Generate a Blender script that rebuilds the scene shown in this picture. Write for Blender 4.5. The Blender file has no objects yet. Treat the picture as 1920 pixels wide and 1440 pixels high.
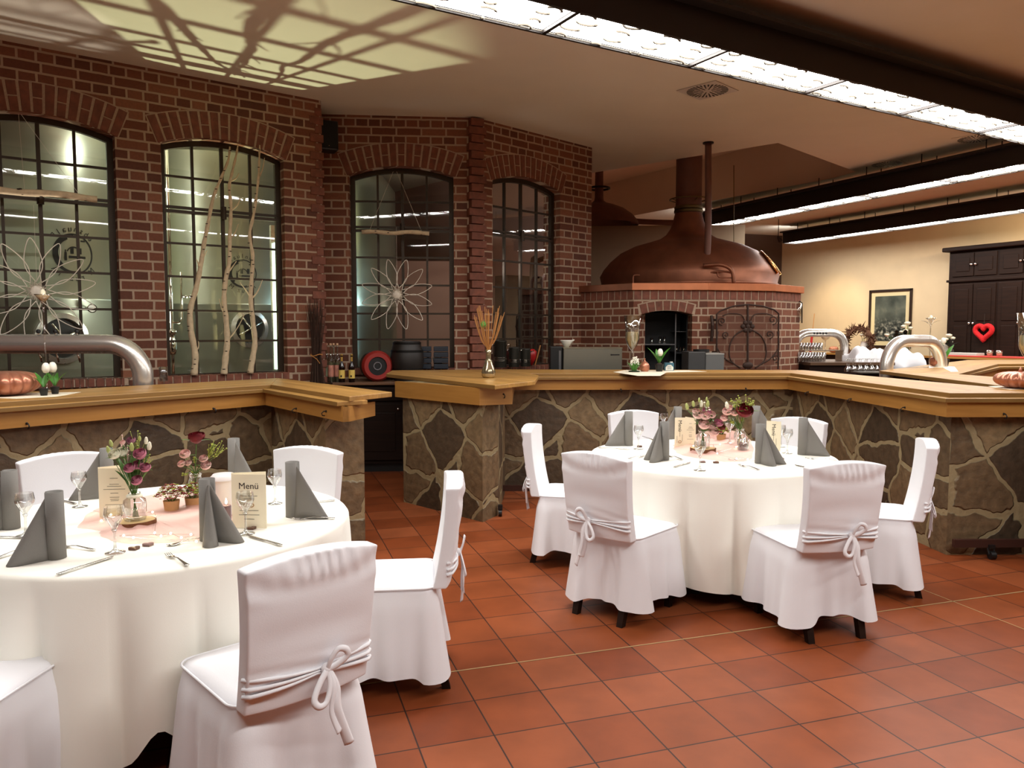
import bpy, bmesh, math, random
from math import sin, cos, pi, radians as R, atan2, hypot, sqrt
from mathutils import Vector, Matrix
from mathutils.geometry import tessellate_polygon
random.seed(7)
sc = bpy.context.scene
COL = sc.collection

# ------------------------------------------------------------------ camera
CAMH, FPX, PIT = 1.60, 1440.0, R(4.0)
cd = bpy.data.cameras.new('camera'); cam = bpy.data.objects.new('camera', cd); COL.objects.link(cam)
cam.location = (0, 0, CAMH); cam.rotation_euler = (R(90) - PIT, 0, 0)
cd.sensor_width = 36.0; cd.lens = 36.0 * FPX / 1920.0; cd.clip_start = 0.05; cd.clip_end = 200
sc.camera = cam
sc.view_settings.view_transform = 'Standard'; sc.view_settings.look = 'None'
sc.view_settings.gamma = 1.0; sc.view_settings.use_curve_mapping = False
sc.view_settings.exposure = 0.0

def ray(px, py):
    u = (px - 960) / FPX; v = (720 - py) / FPX
    c, s = cos(PIT), sin(PIT)
    return (u, c + v * s, -s + v * c)
def gz(px, py, z=0.0):
    r = ray(px, py); t = (z - CAMH) / r[2]
    return Vector((r[0] * t, r[1] * t, z))
def gy(px, py, Y):
    r = ray(px, py); t = Y / r[1]
    return Vector((r[0] * t, Y, CAMH + r[2] * t))

# ------------------------------------------------------------------ world and lamps
w = bpy.data.worlds.new('world'); sc.world = w; w.use_nodes = True
w.node_tree.nodes['Background'].inputs[0].default_value = (0.9, 0.85, 0.8, 1)
w.node_tree.nodes['Background'].inputs[1].default_value = 0.02
H = 4.10
ST = 28.0            # emission of the lamp diffusers

def lamp(name, kind, loc, power, color=(1, 1, 1), size=.1, aim=None, spot=None, blend=.2, sy=None):
    d = bpy.data.lights.new(name, kind); d.energy = power; d.color = color
    if kind == 'AREA':
        d.size = size
        if sy: d.shape = 'RECTANGLE'; d.size_y = sy
    else: d.shadow_soft_size = size
    if kind == 'SPOT': d.spot_size = spot; d.spot_blend = blend
    o = bpy.data.objects.new(name, d); COL.objects.link(o); o.location = loc
    if aim is not None:
        o.rotation_euler = (Vector(aim) - Vector(loc)).to_track_quat('-Z', 'Y').to_euler()
    return o
# brew room spots behind the windows, then added fill lights
_a0 = gz(0,75,4.1); _a1 = gz(555,180,4.1); _g = atan2(_a1.y-_a0.y, _a1.x-_a0.x)
def wa(t, y, z): return (_a0.x+cos(_g)*t-sin(_g)*y, _a0.y+sin(_g)*t+cos(_g)*y, z)
lamp('brewroom_spotlight', 'SPOT', wa(1.95, 1.02, .45), 800, (.96, 1, .66), .02, wa(1.95, -.50, 4.1), R(55), .35)
lamp('brewroom_spotlight', 'SPOT', wa(.05, .50, .9), 330, (1, .88, .82), .04, wa(.15, -.50, 4.1), R(26), .5)
for _t, _z in ((1.07, 3.5), (1.07, 1.7), (-.75, 2.4), (2.78, 2.0)):  # fill points added out of sight by the piers to brighten the tanks
    lamp('brewroom_fill_light', 'POINT', wa(_t, .42, _z), 11, (.97, 1, .95), .12)
lamp('brewroom_fill_light', 'POINT', (-.45, 9.9, 2.4), 12, (1, .84, .78), .12)  # added fill point inside the brew room, no fixture
lamp('brewroom_fill_light', 'POINT', (-2.25, 9.72, 2.2), 9, (.5, .78, 1), .08)  # added bluish fill point to brighten the slim tank
lamp('picture_fill_spot', 'SPOT', (6.1, 17.6, 3.6), 200, (1, .80, .50), .05, (7.9, 18.9, 1.6), R(60), .8)  # added spot that washes the tan wall with light
lamp('cupboard_fill_spot', 'SPOT', (9.6, 13.0, 3.78), 270, (1, .80, .55), .12, (9.3, 15.9, 1.9), R(125), 1.0)  # added fill spot beyond the frame for the cupboard wall

# ------------------------------------------------------------------ materials
def srgb(r, g, b):
    f = lambda c: (c / 255 / 12.92) if c / 255 <= .04045 else ((c / 255 + .055) / 1.055) ** 2.4
    return (f(r), f(g), f(b), 1)
def newmat(name):
    m = bpy.data.materials.new(name); m.use_nodes = True
    nt = m.node_tree; b = nt.nodes['Principled BSDF']
    return m, nt, b
def setb(b, **k):
    for a, v in k.items():
        b.inputs[a.replace('_', ' ')].default_value = v
_mc = {}
def mat(name, col, rough=.5, metal=0, spec=None, sheen=0, noise=0, nscale=20, bump=0, emit=None, es=0, trans=0, ior=None, sss=0):
    if name in _mc: return _mc[name]
    m, nt, b = newmat(name)
    b.inputs['Base Color'].default_value = col; b.inputs['Roughness'].default_value = rough
    b.inputs['Metallic'].default_value = metal
    if spec is not None: b.inputs['Specular IOR Level'].default_value = spec
    if sheen: b.inputs['Sheen Weight'].default_value = sheen
    if trans: b.inputs['Transmission Weight'].default_value = trans
    if ior: b.inputs['IOR'].default_value = ior
    if emit: b.inputs['Emission Color'].default_value = emit; b.inputs['Emission Strength'].default_value = es
    if sss: b.inputs['Subsurface Weight'].default_value = sss; b.inputs['Subsurface Radius'].default_value = (.02, .01, .01)
    if noise or bump:
        tc = nt.nodes.new('ShaderNodeTexCoord'); n = nt.nodes.new('ShaderNodeTexNoise')
        n.inputs['Scale'].default_value = nscale; n.inputs['Detail'].default_value = 4
        nt.links.new(tc.outputs['Object'], n.inputs['Vector'])
        if noise:
            mr = nt.nodes.new('ShaderNodeMapRange'); mr.inputs['To Min'].default_value = 1 - noise; mr.inputs['To Max'].default_value = 1 + noise
            mr.inputs['From Min'].default_value = .25; mr.inputs['From Max'].default_value = .75
            nt.links.new(n.outputs['Fac'], mr.inputs['Value'])
            mx = nt.nodes.new('ShaderNodeVectorMath'); mx.operation = 'SCALE'
            mx.inputs[0].default_value = col[:3]; nt.links.new(mr.outputs[0], mx.inputs['Scale'])
            nt.links.new(mx.outputs[0], b.inputs['Base Color'])
        if bump:
            bp = nt.nodes.new('ShaderNodeBump'); bp.inputs['Strength'].default_value = bump; bp.inputs['Distance'].default_value = .01
            nt.links.new(n.outputs['Fac'], bp.inputs['Height']); nt.links.new(bp.outputs[0], b.inputs['Normal'])
    _mc[name] = m
    return m

def N(nt, t, **k):
    n = nt.nodes.new(t)
    for a, v in k.items():
        if a.startswith('i_'): n.inputs[a[2:].replace('_', ' ')].default_value = v
        else: setattr(n, a, v)
    return n
def L(nt, a, b): nt.links.new(a, b)
def ramp(nt, fac, stops):
    r = nt.nodes.new('ShaderNodeValToRGB'); e = r.color_ramp.elements
    e[0].position, e[0].color = stops[0]; e[1].position, e[1].color = stops[-1]
    for p, c in stops[1:-1]:
        x = e.new(p); x.color = c
    nt.links.new(fac, r.inputs[0]); return r.outputs[0]

def brick_mat(name='brick_wall', bw=.29, bh=.0946, off=0.0):
    m, nt, b = newmat(name)
    tc = N(nt, 'ShaderNodeTexCoord'); sp = N(nt, 'ShaderNodeSeparateXYZ'); L(nt, tc.outputs['Object'], sp.inputs[0])
    ad = N(nt, 'ShaderNodeMath', operation='ADD'); L(nt, sp.outputs[0], ad.inputs[0]); L(nt, sp.outputs[1], ad.inputs[1])
    ax = N(nt, 'ShaderNodeMath', operation='ADD'); L(nt, ad.outputs[0], ax.inputs[0]); ax.inputs[1].default_value = 20.0
    az = N(nt, 'ShaderNodeMath', operation='ADD'); L(nt, sp.outputs[2], az.inputs[0]); az.inputs[1].default_value = off
    cb = N(nt, 'ShaderNodeCombineXYZ'); L(nt, ax.outputs[0], cb.inputs[0]); L(nt, az.outputs[0], cb.inputs[1])
    ns = N(nt, 'ShaderNodeTexNoise', i_Scale=9.0); L(nt, cb.outputs[0], ns.inputs['Vector'])
    sc1 = N(nt, 'ShaderNodeVectorMath', operation='SCALE'); L(nt, ns.outputs['Color'], sc1.inputs[0]); sc1.inputs['Scale'].default_value = .008
    av = N(nt, 'ShaderNodeVectorMath', operation='ADD'); L(nt, cb.outputs[0], av.inputs[0]); L(nt, sc1.outputs[0], av.inputs[1])
    bt = N(nt, 'ShaderNodeTexBrick', offset=.25, offset_frequency=2, squash=.5, squash_frequency=2)
    setb(bt, Scale=1.0, Brick_Width=bw, Row_Height=bh, Mortar_Size=.0105, Mortar_Smooth=.1, Bias=0.0)
    bt.inputs['Color1'].default_value = (0.05, .05, .05, 1); bt.inputs['Color2'].default_value = (.95, .95, .95, 1)
    bt.inputs['Mortar'].default_value = (0.5, .5, .5, 1)
    L(nt, av.outputs[0], bt.inputs['Vector'])
    bc = ramp(nt, bt.outputs['Color'], [(0, srgb(90, 53, 40)), (.35, srgb(110, 64, 46)), (.7, srgb(122, 73, 53)), (1, srgb(140, 90, 66))])
    n2 = N(nt, 'ShaderNodeTexNoise', i_Scale=45.0, i_Detail=5.0); L(nt, tc.outputs['Object'], n2.inputs['Vector'])
    mr = N(nt, 'ShaderNodeMapRange'); L(nt, n2.outputs['Fac'], mr.inputs[0]); mr.inputs[3].default_value = .72; mr.inputs[4].default_value = 1.25
    mu = N(nt, 'ShaderNodeVectorMath', operation='SCALE'); L(nt, bc, mu.inputs[0]); L(nt, mr.outputs[0], mu.inputs['Scale'])
    mx = N(nt, 'ShaderNodeMix', data_type='RGBA'); L(nt, bt.outputs['Fac'], mx.inputs['Factor'])
    L(nt, mu.outputs[0], mx.inputs[6]); mx.inputs[7].default_value = srgb(172, 148, 126)
    L(nt, mx.outputs[2], b.inputs['Base Color']); setb(b, Roughness=.7); b.inputs['Specular IOR Level'].default_value = .3
    iv = N(nt, 'ShaderNodeMath', operation='SUBTRACT'); iv.inputs[0].default_value = 1; L(nt, bt.outputs['Fac'], iv.inputs[1])
    bp = N(nt, 'ShaderNodeBump', i_Strength=.7, i_Distance=.012); L(nt, iv.outputs[0], bp.inputs['Height'])
    b2 = N(nt, 'ShaderNodeBump', i_Strength=.25, i_Distance=.006); L(nt, n2.outputs['Fac'], b2.inputs['Height']); L(nt, bp.outputs[0], b2.inputs['Normal'])
    L(nt, b2.outputs[0], b.inputs['Normal'])
    return m
def stone_mat():
    m, nt, b = newmat('flagstone_cladding')
    tc = N(nt, 'ShaderNodeTexCoord')
    ns = N(nt, 'ShaderNodeTexNoise', i_Scale=3.5, i_Detail=3.0); L(nt, tc.outputs['Object'], ns.inputs['Vector'])
    s1 = N(nt, 'ShaderNodeVectorMath', operation='SCALE'); L(nt, ns.outputs['Color'], s1.inputs[0]); s1.inputs['Scale'].default_value = .16
    av = N(nt, 'ShaderNodeVectorMath', operation='ADD'); L(nt, tc.outputs['Object'], av.inputs[0]); L(nt, s1.outputs[0], av.inputs[1])
    v1 = N(nt, 'ShaderNodeTexVoronoi', feature='DISTANCE_TO_EDGE', i_Scale=2.5, i_Randomness=1.0); L(nt, av.outputs[0], v1.inputs['Vector'])
    v2 = N(nt, 'ShaderNodeTexVoronoi', feature='F1', i_Scale=2.5, i_Randomness=1.0); L(nt, av.outputs[0], v2.inputs['Vector'])
    sp = N(nt, 'ShaderNodeSeparateColor'); L(nt, v2.outputs['Color'], sp.inputs[0])
    c = ramp(nt, sp.outputs[0], [(0, srgb(64, 51, 37)), (.3, srgb(94, 76, 54)), (.55, srgb(118, 96, 68)), (.8, srgb(76, 61, 45)), (1, srgb(132, 110, 78))])
    n2 = N(nt, 'ShaderNodeTexNoise', i_Scale=16.0, i_Detail=8.0); L(nt, tc.outputs['Object'], n2.inputs['Vector'])
    mr = N(nt, 'ShaderNodeMapRange'); L(nt, n2.outputs['Fac'], mr.inputs[0]); mr.inputs[1].default_value = .25; mr.inputs[2].default_value = .75; mr.inputs[3].default_value = .6; mr.inputs[4].default_value = 1.35
    mu = N(nt, 'ShaderNodeVectorMath', operation='SCALE'); L(nt, c, mu.inputs[0]); L(nt, mr.outputs[0], mu.inputs['Scale'])
    n3 = N(nt, 'ShaderNodeTexNoise', i_Scale=7.0); L(nt, tc.outputs['Object'], n3.inputs['Vector'])
    wd = N(nt, 'ShaderNodeMapRange'); L(nt, n3.outputs['Fac'], wd.inputs[0]); wd.inputs[3].default_value = .004; wd.inputs[4].default_value = .066
    su = N(nt, 'ShaderNodeMath', operation='SUBTRACT'); L(nt, v1.outputs[0], su.inputs[0]); L(nt, wd.outputs[0], su.inputs[1])
    k = N(nt, 'ShaderNodeMapRange'); L(nt, su.outputs[0], k.inputs[0]); k.inputs[1].default_value = 0; k.inputs[2].default_value = .014
    mx = N(nt, 'ShaderNodeMix', data_type='RGBA'); L(nt, k.outputs[0], mx.inputs['Factor'])
    mx.inputs[6].default_value = srgb(150, 134, 100); L(nt, mu.outputs[0], mx.inputs[7])
    L(nt, mx.outputs[2], b.inputs['Base Color']); setb(b, Roughness=.55)
    bp = N(nt, 'ShaderNodeBump', i_Strength=.8, i_Distance=.02); L(nt, k.outputs[0], bp.inputs['Height'])
    b2 = N(nt, 'ShaderNodeBump', i_Strength=.5, i_Distance=.02); L(nt, n2.outputs['Fac'], b2.inputs['Height']); L(nt, bp.outputs[0], b2.inputs['Normal'])
    L(nt, b2.outputs[0], b.inputs['Normal'])
    return m
def floor_mat():
    m, nt, b = newmat('terracotta_tiles')
    tc = N(nt, 'ShaderNodeTexCoord'); mp = N(nt, 'ShaderNodeMapping')
    A = R(18.0); S = .3015
    # tile corner at (0.03,3.60)
    mp.vector_type = 'POINT'; mp.inputs['Rotation'].default_value = (0, 0, -A)
    x0, y0 = .03, 3.603
    mp.inputs['Location'].default_value = (-(x0 * cos(A) + y0 * sin(A)) + 60 * S, -(-x0 * sin(A) + y0 * cos(A)) + 60 * S, 0)
    L(nt, tc.outputs['Object'], mp.inputs[0])
    bt = N(nt, 'ShaderNodeTexBrick', offset=0, offset_frequency=2, squash=1, squash_frequency=2)
    setb(bt, Scale=1.0, Brick_Width=S, Row_Height=S, Mortar_Size=.0036, Mortar_Smooth=.2, Bias=0.0)
    bt.inputs['Color1'].default_value = (0, 0, 0, 1); bt.inputs['Color2'].default_value = (1, 1, 1, 1); bt.inputs['Mortar'].default_value = (.5, .5, .5, 1)
    L(nt, mp.outputs[0], bt.inputs['Vector'])
    c = ramp(nt, bt.outputs['Color'], [(0, srgb(122, 58, 28)), (.5, srgb(132, 66, 33)), (1, srgb(142, 76, 44))])
    n2 = N(nt, 'ShaderNodeTexNoise', i_Scale=5.0, i_Detail=4.0); L(nt, tc.outputs['Object'], n2.inputs['Vector'])
    mr = N(nt, 'ShaderNodeMapRange'); L(nt, n2.outputs['Fac'], mr.inputs[0]); mr.inputs[1].default_value = .3; mr.inputs[2].default_value = .7; mr.inputs[3].default_value = .86; mr.inputs[4].default_value = 1.12
    mu = N(nt, 'ShaderNodeVectorMath', operation='SCALE'); L(nt, c, mu.inputs[0]); L(nt, mr.outputs[0], mu.inputs['Scale'])
    mx = N(nt, 'ShaderNodeMix', data_type='RGBA'); L(nt, bt.outputs['Fac'], mx.inputs['Factor'])
    L(nt, mu.outputs[0], mx.inputs[6]); mx.inputs[7].default_value = srgb(52, 32, 25)
    L(nt, mx.outputs[2], b.inputs['Base Color']); setb(b, Roughness=.46)
    b.inputs['Specular IOR Level'].default_value = .25
    return m
def wood_mat(name, c1, c2, rough=.35, scale=1.0, staves=0):
    m, nt, b = newmat(name)
    tc = N(nt, 'ShaderNodeTexCoord'); mp = N(nt, 'ShaderNodeMapping'); L(nt, tc.outputs['Object'], mp.inputs[0])
    mp.inputs['Scale'].default_value = (1.2 * scale, 18 * scale, 18 * scale)
    n = N(nt, 'ShaderNodeTexNoise', i_Scale=1.5, i_Detail=6.0, i_Distortion=.6); L(nt, mp.outputs[0], n.inputs['Vector'])
    c = ramp(nt, n.outputs['Fac'], [(.25, c1), (.75, c2)])
    if staves:
        bt = N(nt, 'ShaderNodeTexBrick', offset=.4); L(nt, tc.outputs['Object'], bt.inputs['Vector'])
        setb(bt, Scale=1.0, Brick_Width=1.3, Row_Height=.09, Mortar_Size=.0006, Bias=0.0)
        bt.inputs['Color1'].default_value = (.8, .8, .8, 1); bt.inputs['Color2'].default_value = (1.12, 1.12, 1.12, 1); bt.inputs['Mortar'].default_value = (.5, .5, .5, 1)
        mu = N(nt, 'ShaderNodeVectorMath', operation='MULTIPLY'); L(nt, c, mu.inputs[0]); L(nt, bt.outputs['Color'], mu.inputs[1]); c = mu.outputs[0]
    L(nt, c, b.inputs['Base Color']); setb(b, Roughness=rough)
    return m
def glass_mat(name, tint=(1, 1, 1, 1), refl=.10, rough=0.02):
    m, nt, b = newmat(name); nt.nodes.remove(b)
    out = [n for n in nt.nodes if n.type == 'OUTPUT_MATERIAL'][0]
    t = N(nt, 'ShaderNodeBsdfTransparent'); t.inputs[0].default_value = tint
    g = N(nt, 'ShaderNodeBsdfGlossy'); g.inputs['Roughness'].default_value = rough
    lw = N(nt, 'ShaderNodeLayerWeight', i_Blend=.35); mr = N(nt, 'ShaderNodeMapRange'); L(nt, lw.outputs['Facing'], mr.inputs[0])
    mr.inputs[3].default_value = refl; mr.inputs[4].default_value = min(1, refl + .65)
    mx = N(nt, 'ShaderNodeMixShader'); L(nt, mr.outputs[0], mx.inputs[0]); L(nt, t.outputs[0], mx.inputs[1]); L(nt, g.outputs[0], mx.inputs[2])
    L(nt, mx.outputs[0], out.inputs[0]); return m
def sheer_mat(name, col, alpha):
    m, nt, b = newmat(name); b.inputs['Base Color'].default_value = col; b.inputs['Roughness'].default_value = .7
    b.inputs['Alpha'].default_value = alpha; return m
def steel_mat(name, col=(.62, .6, .56, 1), rough=.28, sc=(1, 1, 40), amt=.12):
    m, nt, b = newmat(name); setb(b, Metallic=1.0); b.inputs['Base Color'].default_value = col
    tc = N(nt, 'ShaderNodeTexCoord'); mp = N(nt, 'ShaderNodeMapping'); L(nt, tc.outputs['Object'], mp.inputs[0]); mp.inputs['Scale'].default_value = sc
    n = N(nt, 'ShaderNodeTexNoise', i_Scale=2.5, i_Detail=5.0); L(nt, mp.outputs[0], n.inputs['Vector'])
    mr = N(nt, 'ShaderNodeMapRange'); L(nt, n.outputs['Fac'], mr.inputs[0]); mr.inputs[3].default_value = rough - amt; mr.inputs[4].default_value = rough + amt
    L(nt, mr.outputs[0], b.inputs['Roughness'])
    bp = N(nt, 'ShaderNodeBump', i_Strength=.02, i_Distance=.01); L(nt, n.outputs['Fac'], bp.inputs['Height']); L(nt, bp.outputs[0], b.inputs['Normal'])
    return m

BRICK = brick_mat(); STONE = stone_mat(); TILE = floor_mat()
MORTAR = mat('mortar', srgb(172, 148, 126), .85, noise=.15, nscale=60)
VBRICK = mat('arch_brick', srgb(118, 67, 49), .7, noise=.35, nscale=14, bump=.2)
CEIL = mat('ceiling_paint', srgb(222, 214, 198), .8, noise=.03, nscale=2)
OAK = wood_mat('oak_worktop', srgb(158, 114, 56), srgb(184, 140, 76), .42, staves=1)
OAKF = wood_mat('oak_fascia', srgb(154, 106, 46), srgb(174, 124, 60), .45)
DARKW = wood_mat('dark_stained_wood', srgb(26, 15, 10), srgb(40, 24, 16), .55); DARKW.node_tree.nodes['Principled BSDF'].inputs['Specular IOR Level'].default_value = .15
DARKWALL = mat('dark_brown_wall', srgb(74, 50, 36), .8, noise=.05)
BEIGE = mat('beige_plaster', srgb(214, 190, 152), .8, noise=.04, nscale=3)
GREYP = mat('grey_beige_plaster', srgb(176, 156, 130), .85, noise=.04, nscale=3)
PINKW = mat('pinkish_plaster', srgb(190, 150, 136), .85, noise=.04, nscale=3)
STEEL = steel_mat('brushed_steel', (.78, .75, .70, 1), .27, (1, 1, 1), .03); STEEL.node_tree.nodes['Principled BSDF'].inputs['Metallic'].default_value = .8
TANK = steel_mat('tank_steel', srgb(184, 188, 170), .36, (.6, .6, 6), .1); TANK.node_tree.nodes['Principled BSDF'].inputs['Metallic'].default_value = .75
CHROME = mat('polished_chrome', (.8, .79, .77, 1), .12, 1)
COPPER = mat('aged_copper', srgb(132, 84, 62), .46, .75, noise=.25, nscale=4)
COPPERB = mat('bright_copper_edge', srgb(214, 134, 92), .35, .4, noise=.12, nscale=6)
CHIM = mat('copper_chimney_sheet', srgb(112, 76, 64), .55, .35, noise=.12, nscale=5)
IRON = mat('dark_iron', srgb(44, 34, 28), .55, .6)
BRONZE = mat('dark_bronze_frame', srgb(58, 46, 34), .45, .5)
BLACK = mat('black_plastic', srgb(16, 16, 16), .45)
FABRIC = mat('white_stretch_fabric', srgb(236, 236, 240), .75, sheen=.1, bump=.05, nscale=250)
LINEN = mat('cream_white_linen', srgb(246, 243, 232), .8, sheen=.2, bump=.05, nscale=300)
NAPK = mat('grey_paper_napkin', srgb(124, 121, 116), .85, bump=.08, nscale=220)
GLASS = glass_mat('clear_glass', (.93, .94, .93, 1), .19)
PANE = glass_mat('window_pane', (.88, .92, .86, 1), .05, .015)
SILVER = mat('silver_cutlery', (.55, .53, .50, 1), .22, 1)
CARD = mat('cream_card', srgb(250, 240, 212), .7)
INK = mat('dark_ink', srgb(60, 48, 40), .7)
WHITE = mat('white_ceramic', srgb(236, 232, 222), .3)
GREEN = mat('leaf_green', srgb(74, 112, 40), .5, noise=.25, nscale=30)
LGREEN = mat('lime_green_foliage', srgb(158, 166, 70), .55, noise=.25, nscale=30)
SOIL = mat('dark_soil', srgb(50, 34, 24), .9, bump=.6, nscale=60)
CUCOP = mat('rose_copper_paint', srgb(186, 122, 96), .34, .55, noise=.06, nscale=20)
PETW = mat('white_petal', srgb(240, 236, 222), .6, sss=.1)
WAX = mat('cream_wax', srgb(238, 228, 200), .5, sss=.1)
DIFF = mat('lamp_diffuser', (1, 1, 1, 1), .5, emit=(1, .985, .95, 1), es=ST)
DIFB = mat('lamp_diffuser_edge', srgb(210, 205, 190), .4)
TRIMM = mat('lamp_housing', srgb(34, 27, 24), .5, .3)
BIRCH = mat('birch_bark', srgb(206, 184, 150), .8, noise=.18, nscale=25, bump=.3)
KNOT = mat('bark_knot', srgb(50, 36, 26), .9)

# ------------------------------------------------------------------ mesh builder
class MB:
    def __init__(s, mx=None): s.v = []; s.f = []; s.mi = []; s.m = mx; s.cur = 0
    def V(s, p):
        p = Vector(p)
        if s.m is not None: p = s.m @ p
        s.v.append(p[:]); return len(s.v) - 1
    def F(s, ids): s.f.append(list(ids)); s.mi.append(s.cur)
    def poly(s, pts): s.F([s.V(p) for p in pts]); return s
    def box(s, x0, x1, y0, y1, z0, z1):
        c = [s.V(p) for p in ((x0,y0,z0),(x1,y0,z0),(x1,y1,z0),(x0,y1,z0),(x0,y0,z1),(x1,y0,z1),(x1,y1,z1),(x0,y1,z1))]
        for f in ((3,2,1,0),(4,5,6,7),(0,1,5,4),(1,2,6,5),(2,3,7,6),(3,0,4,7)): s.F([c[i] for i in f])
        return s
    def bx(s, c, d, rz=0, m=None):
        mm = Matrix.Translation(c) @ Matrix.Rotation(rz, 4, 'Z')
        if m is not None: mm = m
        old = s.m; s.m = (old @ mm) if old is not None else mm
        s.box(-d[0]/2, d[0]/2, -d[1]/2, d[1]/2, -d[2]/2, d[2]/2); s.m = old; return s
    def prism(s, pts, z0, z1):
        n = len(pts)
        a = sum(pts[i][0]*pts[(i+1)%n][1]-pts[(i+1)%n][0]*pts[i][1] for i in range(n))
        if a < 0: pts = pts[::-1]
        b = [s.V((p[0], p[1], z0)) for p in pts]; t = [s.V((p[0], p[1], z1)) for p in pts]
        s.F(b[::-1]); s.F(t)
        for i in range(n): j = (i+1) % n; s.F([b[i], b[j], t[j], t[i]])
        return s
    def extr(s, pts, y0, y1):       # polygon given in x,z extruded along y
        n = len(pts)
        b = [s.V((p[0], y0, p[1])) for p in pts]; t = [s.V((p[0], y1, p[1])) for p in pts]
        s.F(b); s.F(t[::-1])
        for i in range(n): j = (i+1) % n; s.F([b[j], b[i], t[i], t[j]])
        return s
    def loft(s, rings, close=True, cap0=False, cap1=False):
        ids = [[s.V(p) for p in r] for r in rings]
        for a, b in zip(ids, ids[1:]):
            n = len(a)
            for i in range(n if close else n - 1):
                j = (i+1) % n; s.F([a[i], a[j], b[j], b[i]])
        if cap0: s.F(ids[0][::-1])
        if cap1: s.F(ids[-1])
        return s
    def lathe(s, prof, n=24, c=(0,0,0), cap0=False, cap1=False):
        c = Vector(c)
        return s.loft([[c + Vector((r*cos(2*pi*i/n), r*sin(2*pi*i/n), z)) for i in range(n)] for r, z in prof], True, cap0, cap1)
    def tube(s, pts, r, n=8, cap=True, close=False):
        pts = [Vector(p) for p in pts]; rs = r if isinstance(r, (list, tuple)) else [r]*len(pts)
        rings = []; up = None; m = len(pts)
        for i, p in enumerate(pts):
            if close: t = (pts[(i+1) % m] - pts[i-1])
            else: t = (pts[min(i+1, m-1)] - pts[max(i-1, 0)])
            if t.length < 1e-9: t = Vector((0,0,1))
            t.normalize()
            if up is None:
                up = Vector((0,0,1)) if abs(t.z) < .9 else Vector((1,0,0))
            a = up - t*up.dot(t)
            if a.length < 1e-6: a = t.orthogonal()
            a.normalize(); b = t.cross(a); up = a
            rings.append([p + (a*cos(2*pi*k/n) + b*sin(2*pi*k/n))*rs[i] for k in range(n)])
        if close: rings.append(rings[0]); cap = False
        return s.loft(rings, True, cap, cap)
    def sph(s, c, r, n=12, k=8, sc=(1,1,1)):
        c = Vector(c)
        return s.loft([[c + Vector((r*sin(pi*j/k)*cos(2*pi*i/n)*sc[0], r*sin(pi*j/k)*sin(2*pi*i/n)*sc[1], -r*cos(pi*j/k)*sc[2])) for i in range(n)] for j in range(k+1)])
    def build(s, name, m, parent=None, smooth=False, loc=None, rz=0, bev=0, sub=0, mats=None, auto=None, solid=0):
        me = bpy.data.meshes.new(name); me.from_pydata(s.v, [], s.f)
        bm = bmesh.new(); bm.from_mesh(me)
        bmesh.ops.remove_doubles(bm, verts=bm.verts, dist=1e-5)
        bmesh.ops.recalc_face_normals(bm, faces=bm.faces)
        bm.to_mesh(me); bm.free()
        for x in (mats or [m]): me.materials.append(x)
        if mats and len(me.polygons) == len(s.mi):
            for p, k in zip(me.polygons, s.mi): p.material_index = k
        if smooth:
            for p in me.polygons: p.use_smooth = True
            if auto is not None:
                try: me.set_sharp_from_angle(angle=R(auto))
                except Exception: pass
        o = bpy.data.objects.new(name, me); COL.objects.link(o)
        if loc is not None: o.location = loc
        o.rotation_euler = (0, 0, rz)
        if parent is not None: o.parent = parent
        if solid: md = o.modifiers.new('s', 'SOLIDIFY'); md.thickness = solid; md.offset = 0
        if bev: md = o.modifiers.new('b', 'BEVEL'); md.width = bev; md.segments = 2; md.limit_method = 'ANGLE'; md.angle_limit = R(40)
        if sub: md = o.modifiers.new('u', 'SUBSURF'); md.levels = sub; md.render_levels = sub
        return o
def tag(o, label=None, cat=None, group=None, kind=None):
    if label: o['label'] = label
    if cat: o['category'] = cat
    if group: o['group'] = group
    if kind: o['kind'] = kind
    return o
def thing(name, label, cat, loc=(0,0,0), rz=0, group=None):
    o = bpy.data.objects.new(name, None); COL.objects.link(o); o.empty_display_size = .1
    o.location = loc; o.rotation_euler = (0, 0, rz); return tag(o, label, cat, group)
def struct(o): o['kind'] = 'structure'; return o
def dup(o, loc=None, rz=None, label=None, group=None, parent=None):
    c = o.copy(); COL.objects.link(c)
    if parent is not None: c.parent = parent
    if loc is not None: c.location = loc
    if rz is not None: c.rotation_euler = (o.rotation_euler[0], o.rotation_euler[1], rz)
    if label: c['label'] = label
    if group: c['group'] = group
    for ch in list(o.children): dup(ch, parent=c)
    return c
def interp(pts, n=8):          # catmull-rom through points
    P = [Vector(p) for p in pts]; out = []
    for i in range(len(P)-1):
        a, b, c, d = P[max(i-1,0)], P[i], P[i+1], P[min(i+2,len(P)-1)]
        for k in range(n):
            t = k/n; out.append(.5*((2*b)+(c-a)*t+(2*a-5*b+4*c-d)*t*t+(3*b-a-3*c+d)*t**3))
    out.append(P[-1]); return out
def text(name, s, size, m, parent, mx, extr=.0004, align='CENTER', sx=1):
    cu = bpy.data.curves.new(name, 'FONT'); cu.body = s; cu.size = size; cu.extrude = extr
    cu.align_x = align; cu.align_y = 'CENTER'; cu.resolution_u = 2
    o = bpy.data.objects.new(name, cu)
    me = bpy.data.meshes.new_from_object(o); bpy.data.objects.remove(o)
    me.materials.clear(); me.materials.append(m)
    o = bpy.data.objects.new(name, me); COL.objects.link(o)
    if parent is not None: o.parent = parent
    o.matrix_basis = mx @ Matrix.Diagonal((sx, 1, 1, 1)); return o
# ================================================================== THE ROOM
fl = MB(); fl.poly([(-12,-7,0),(22,-7,0),(22,24,0),(-12,24,0)])
struct(fl.build('floor', TILE))
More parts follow.
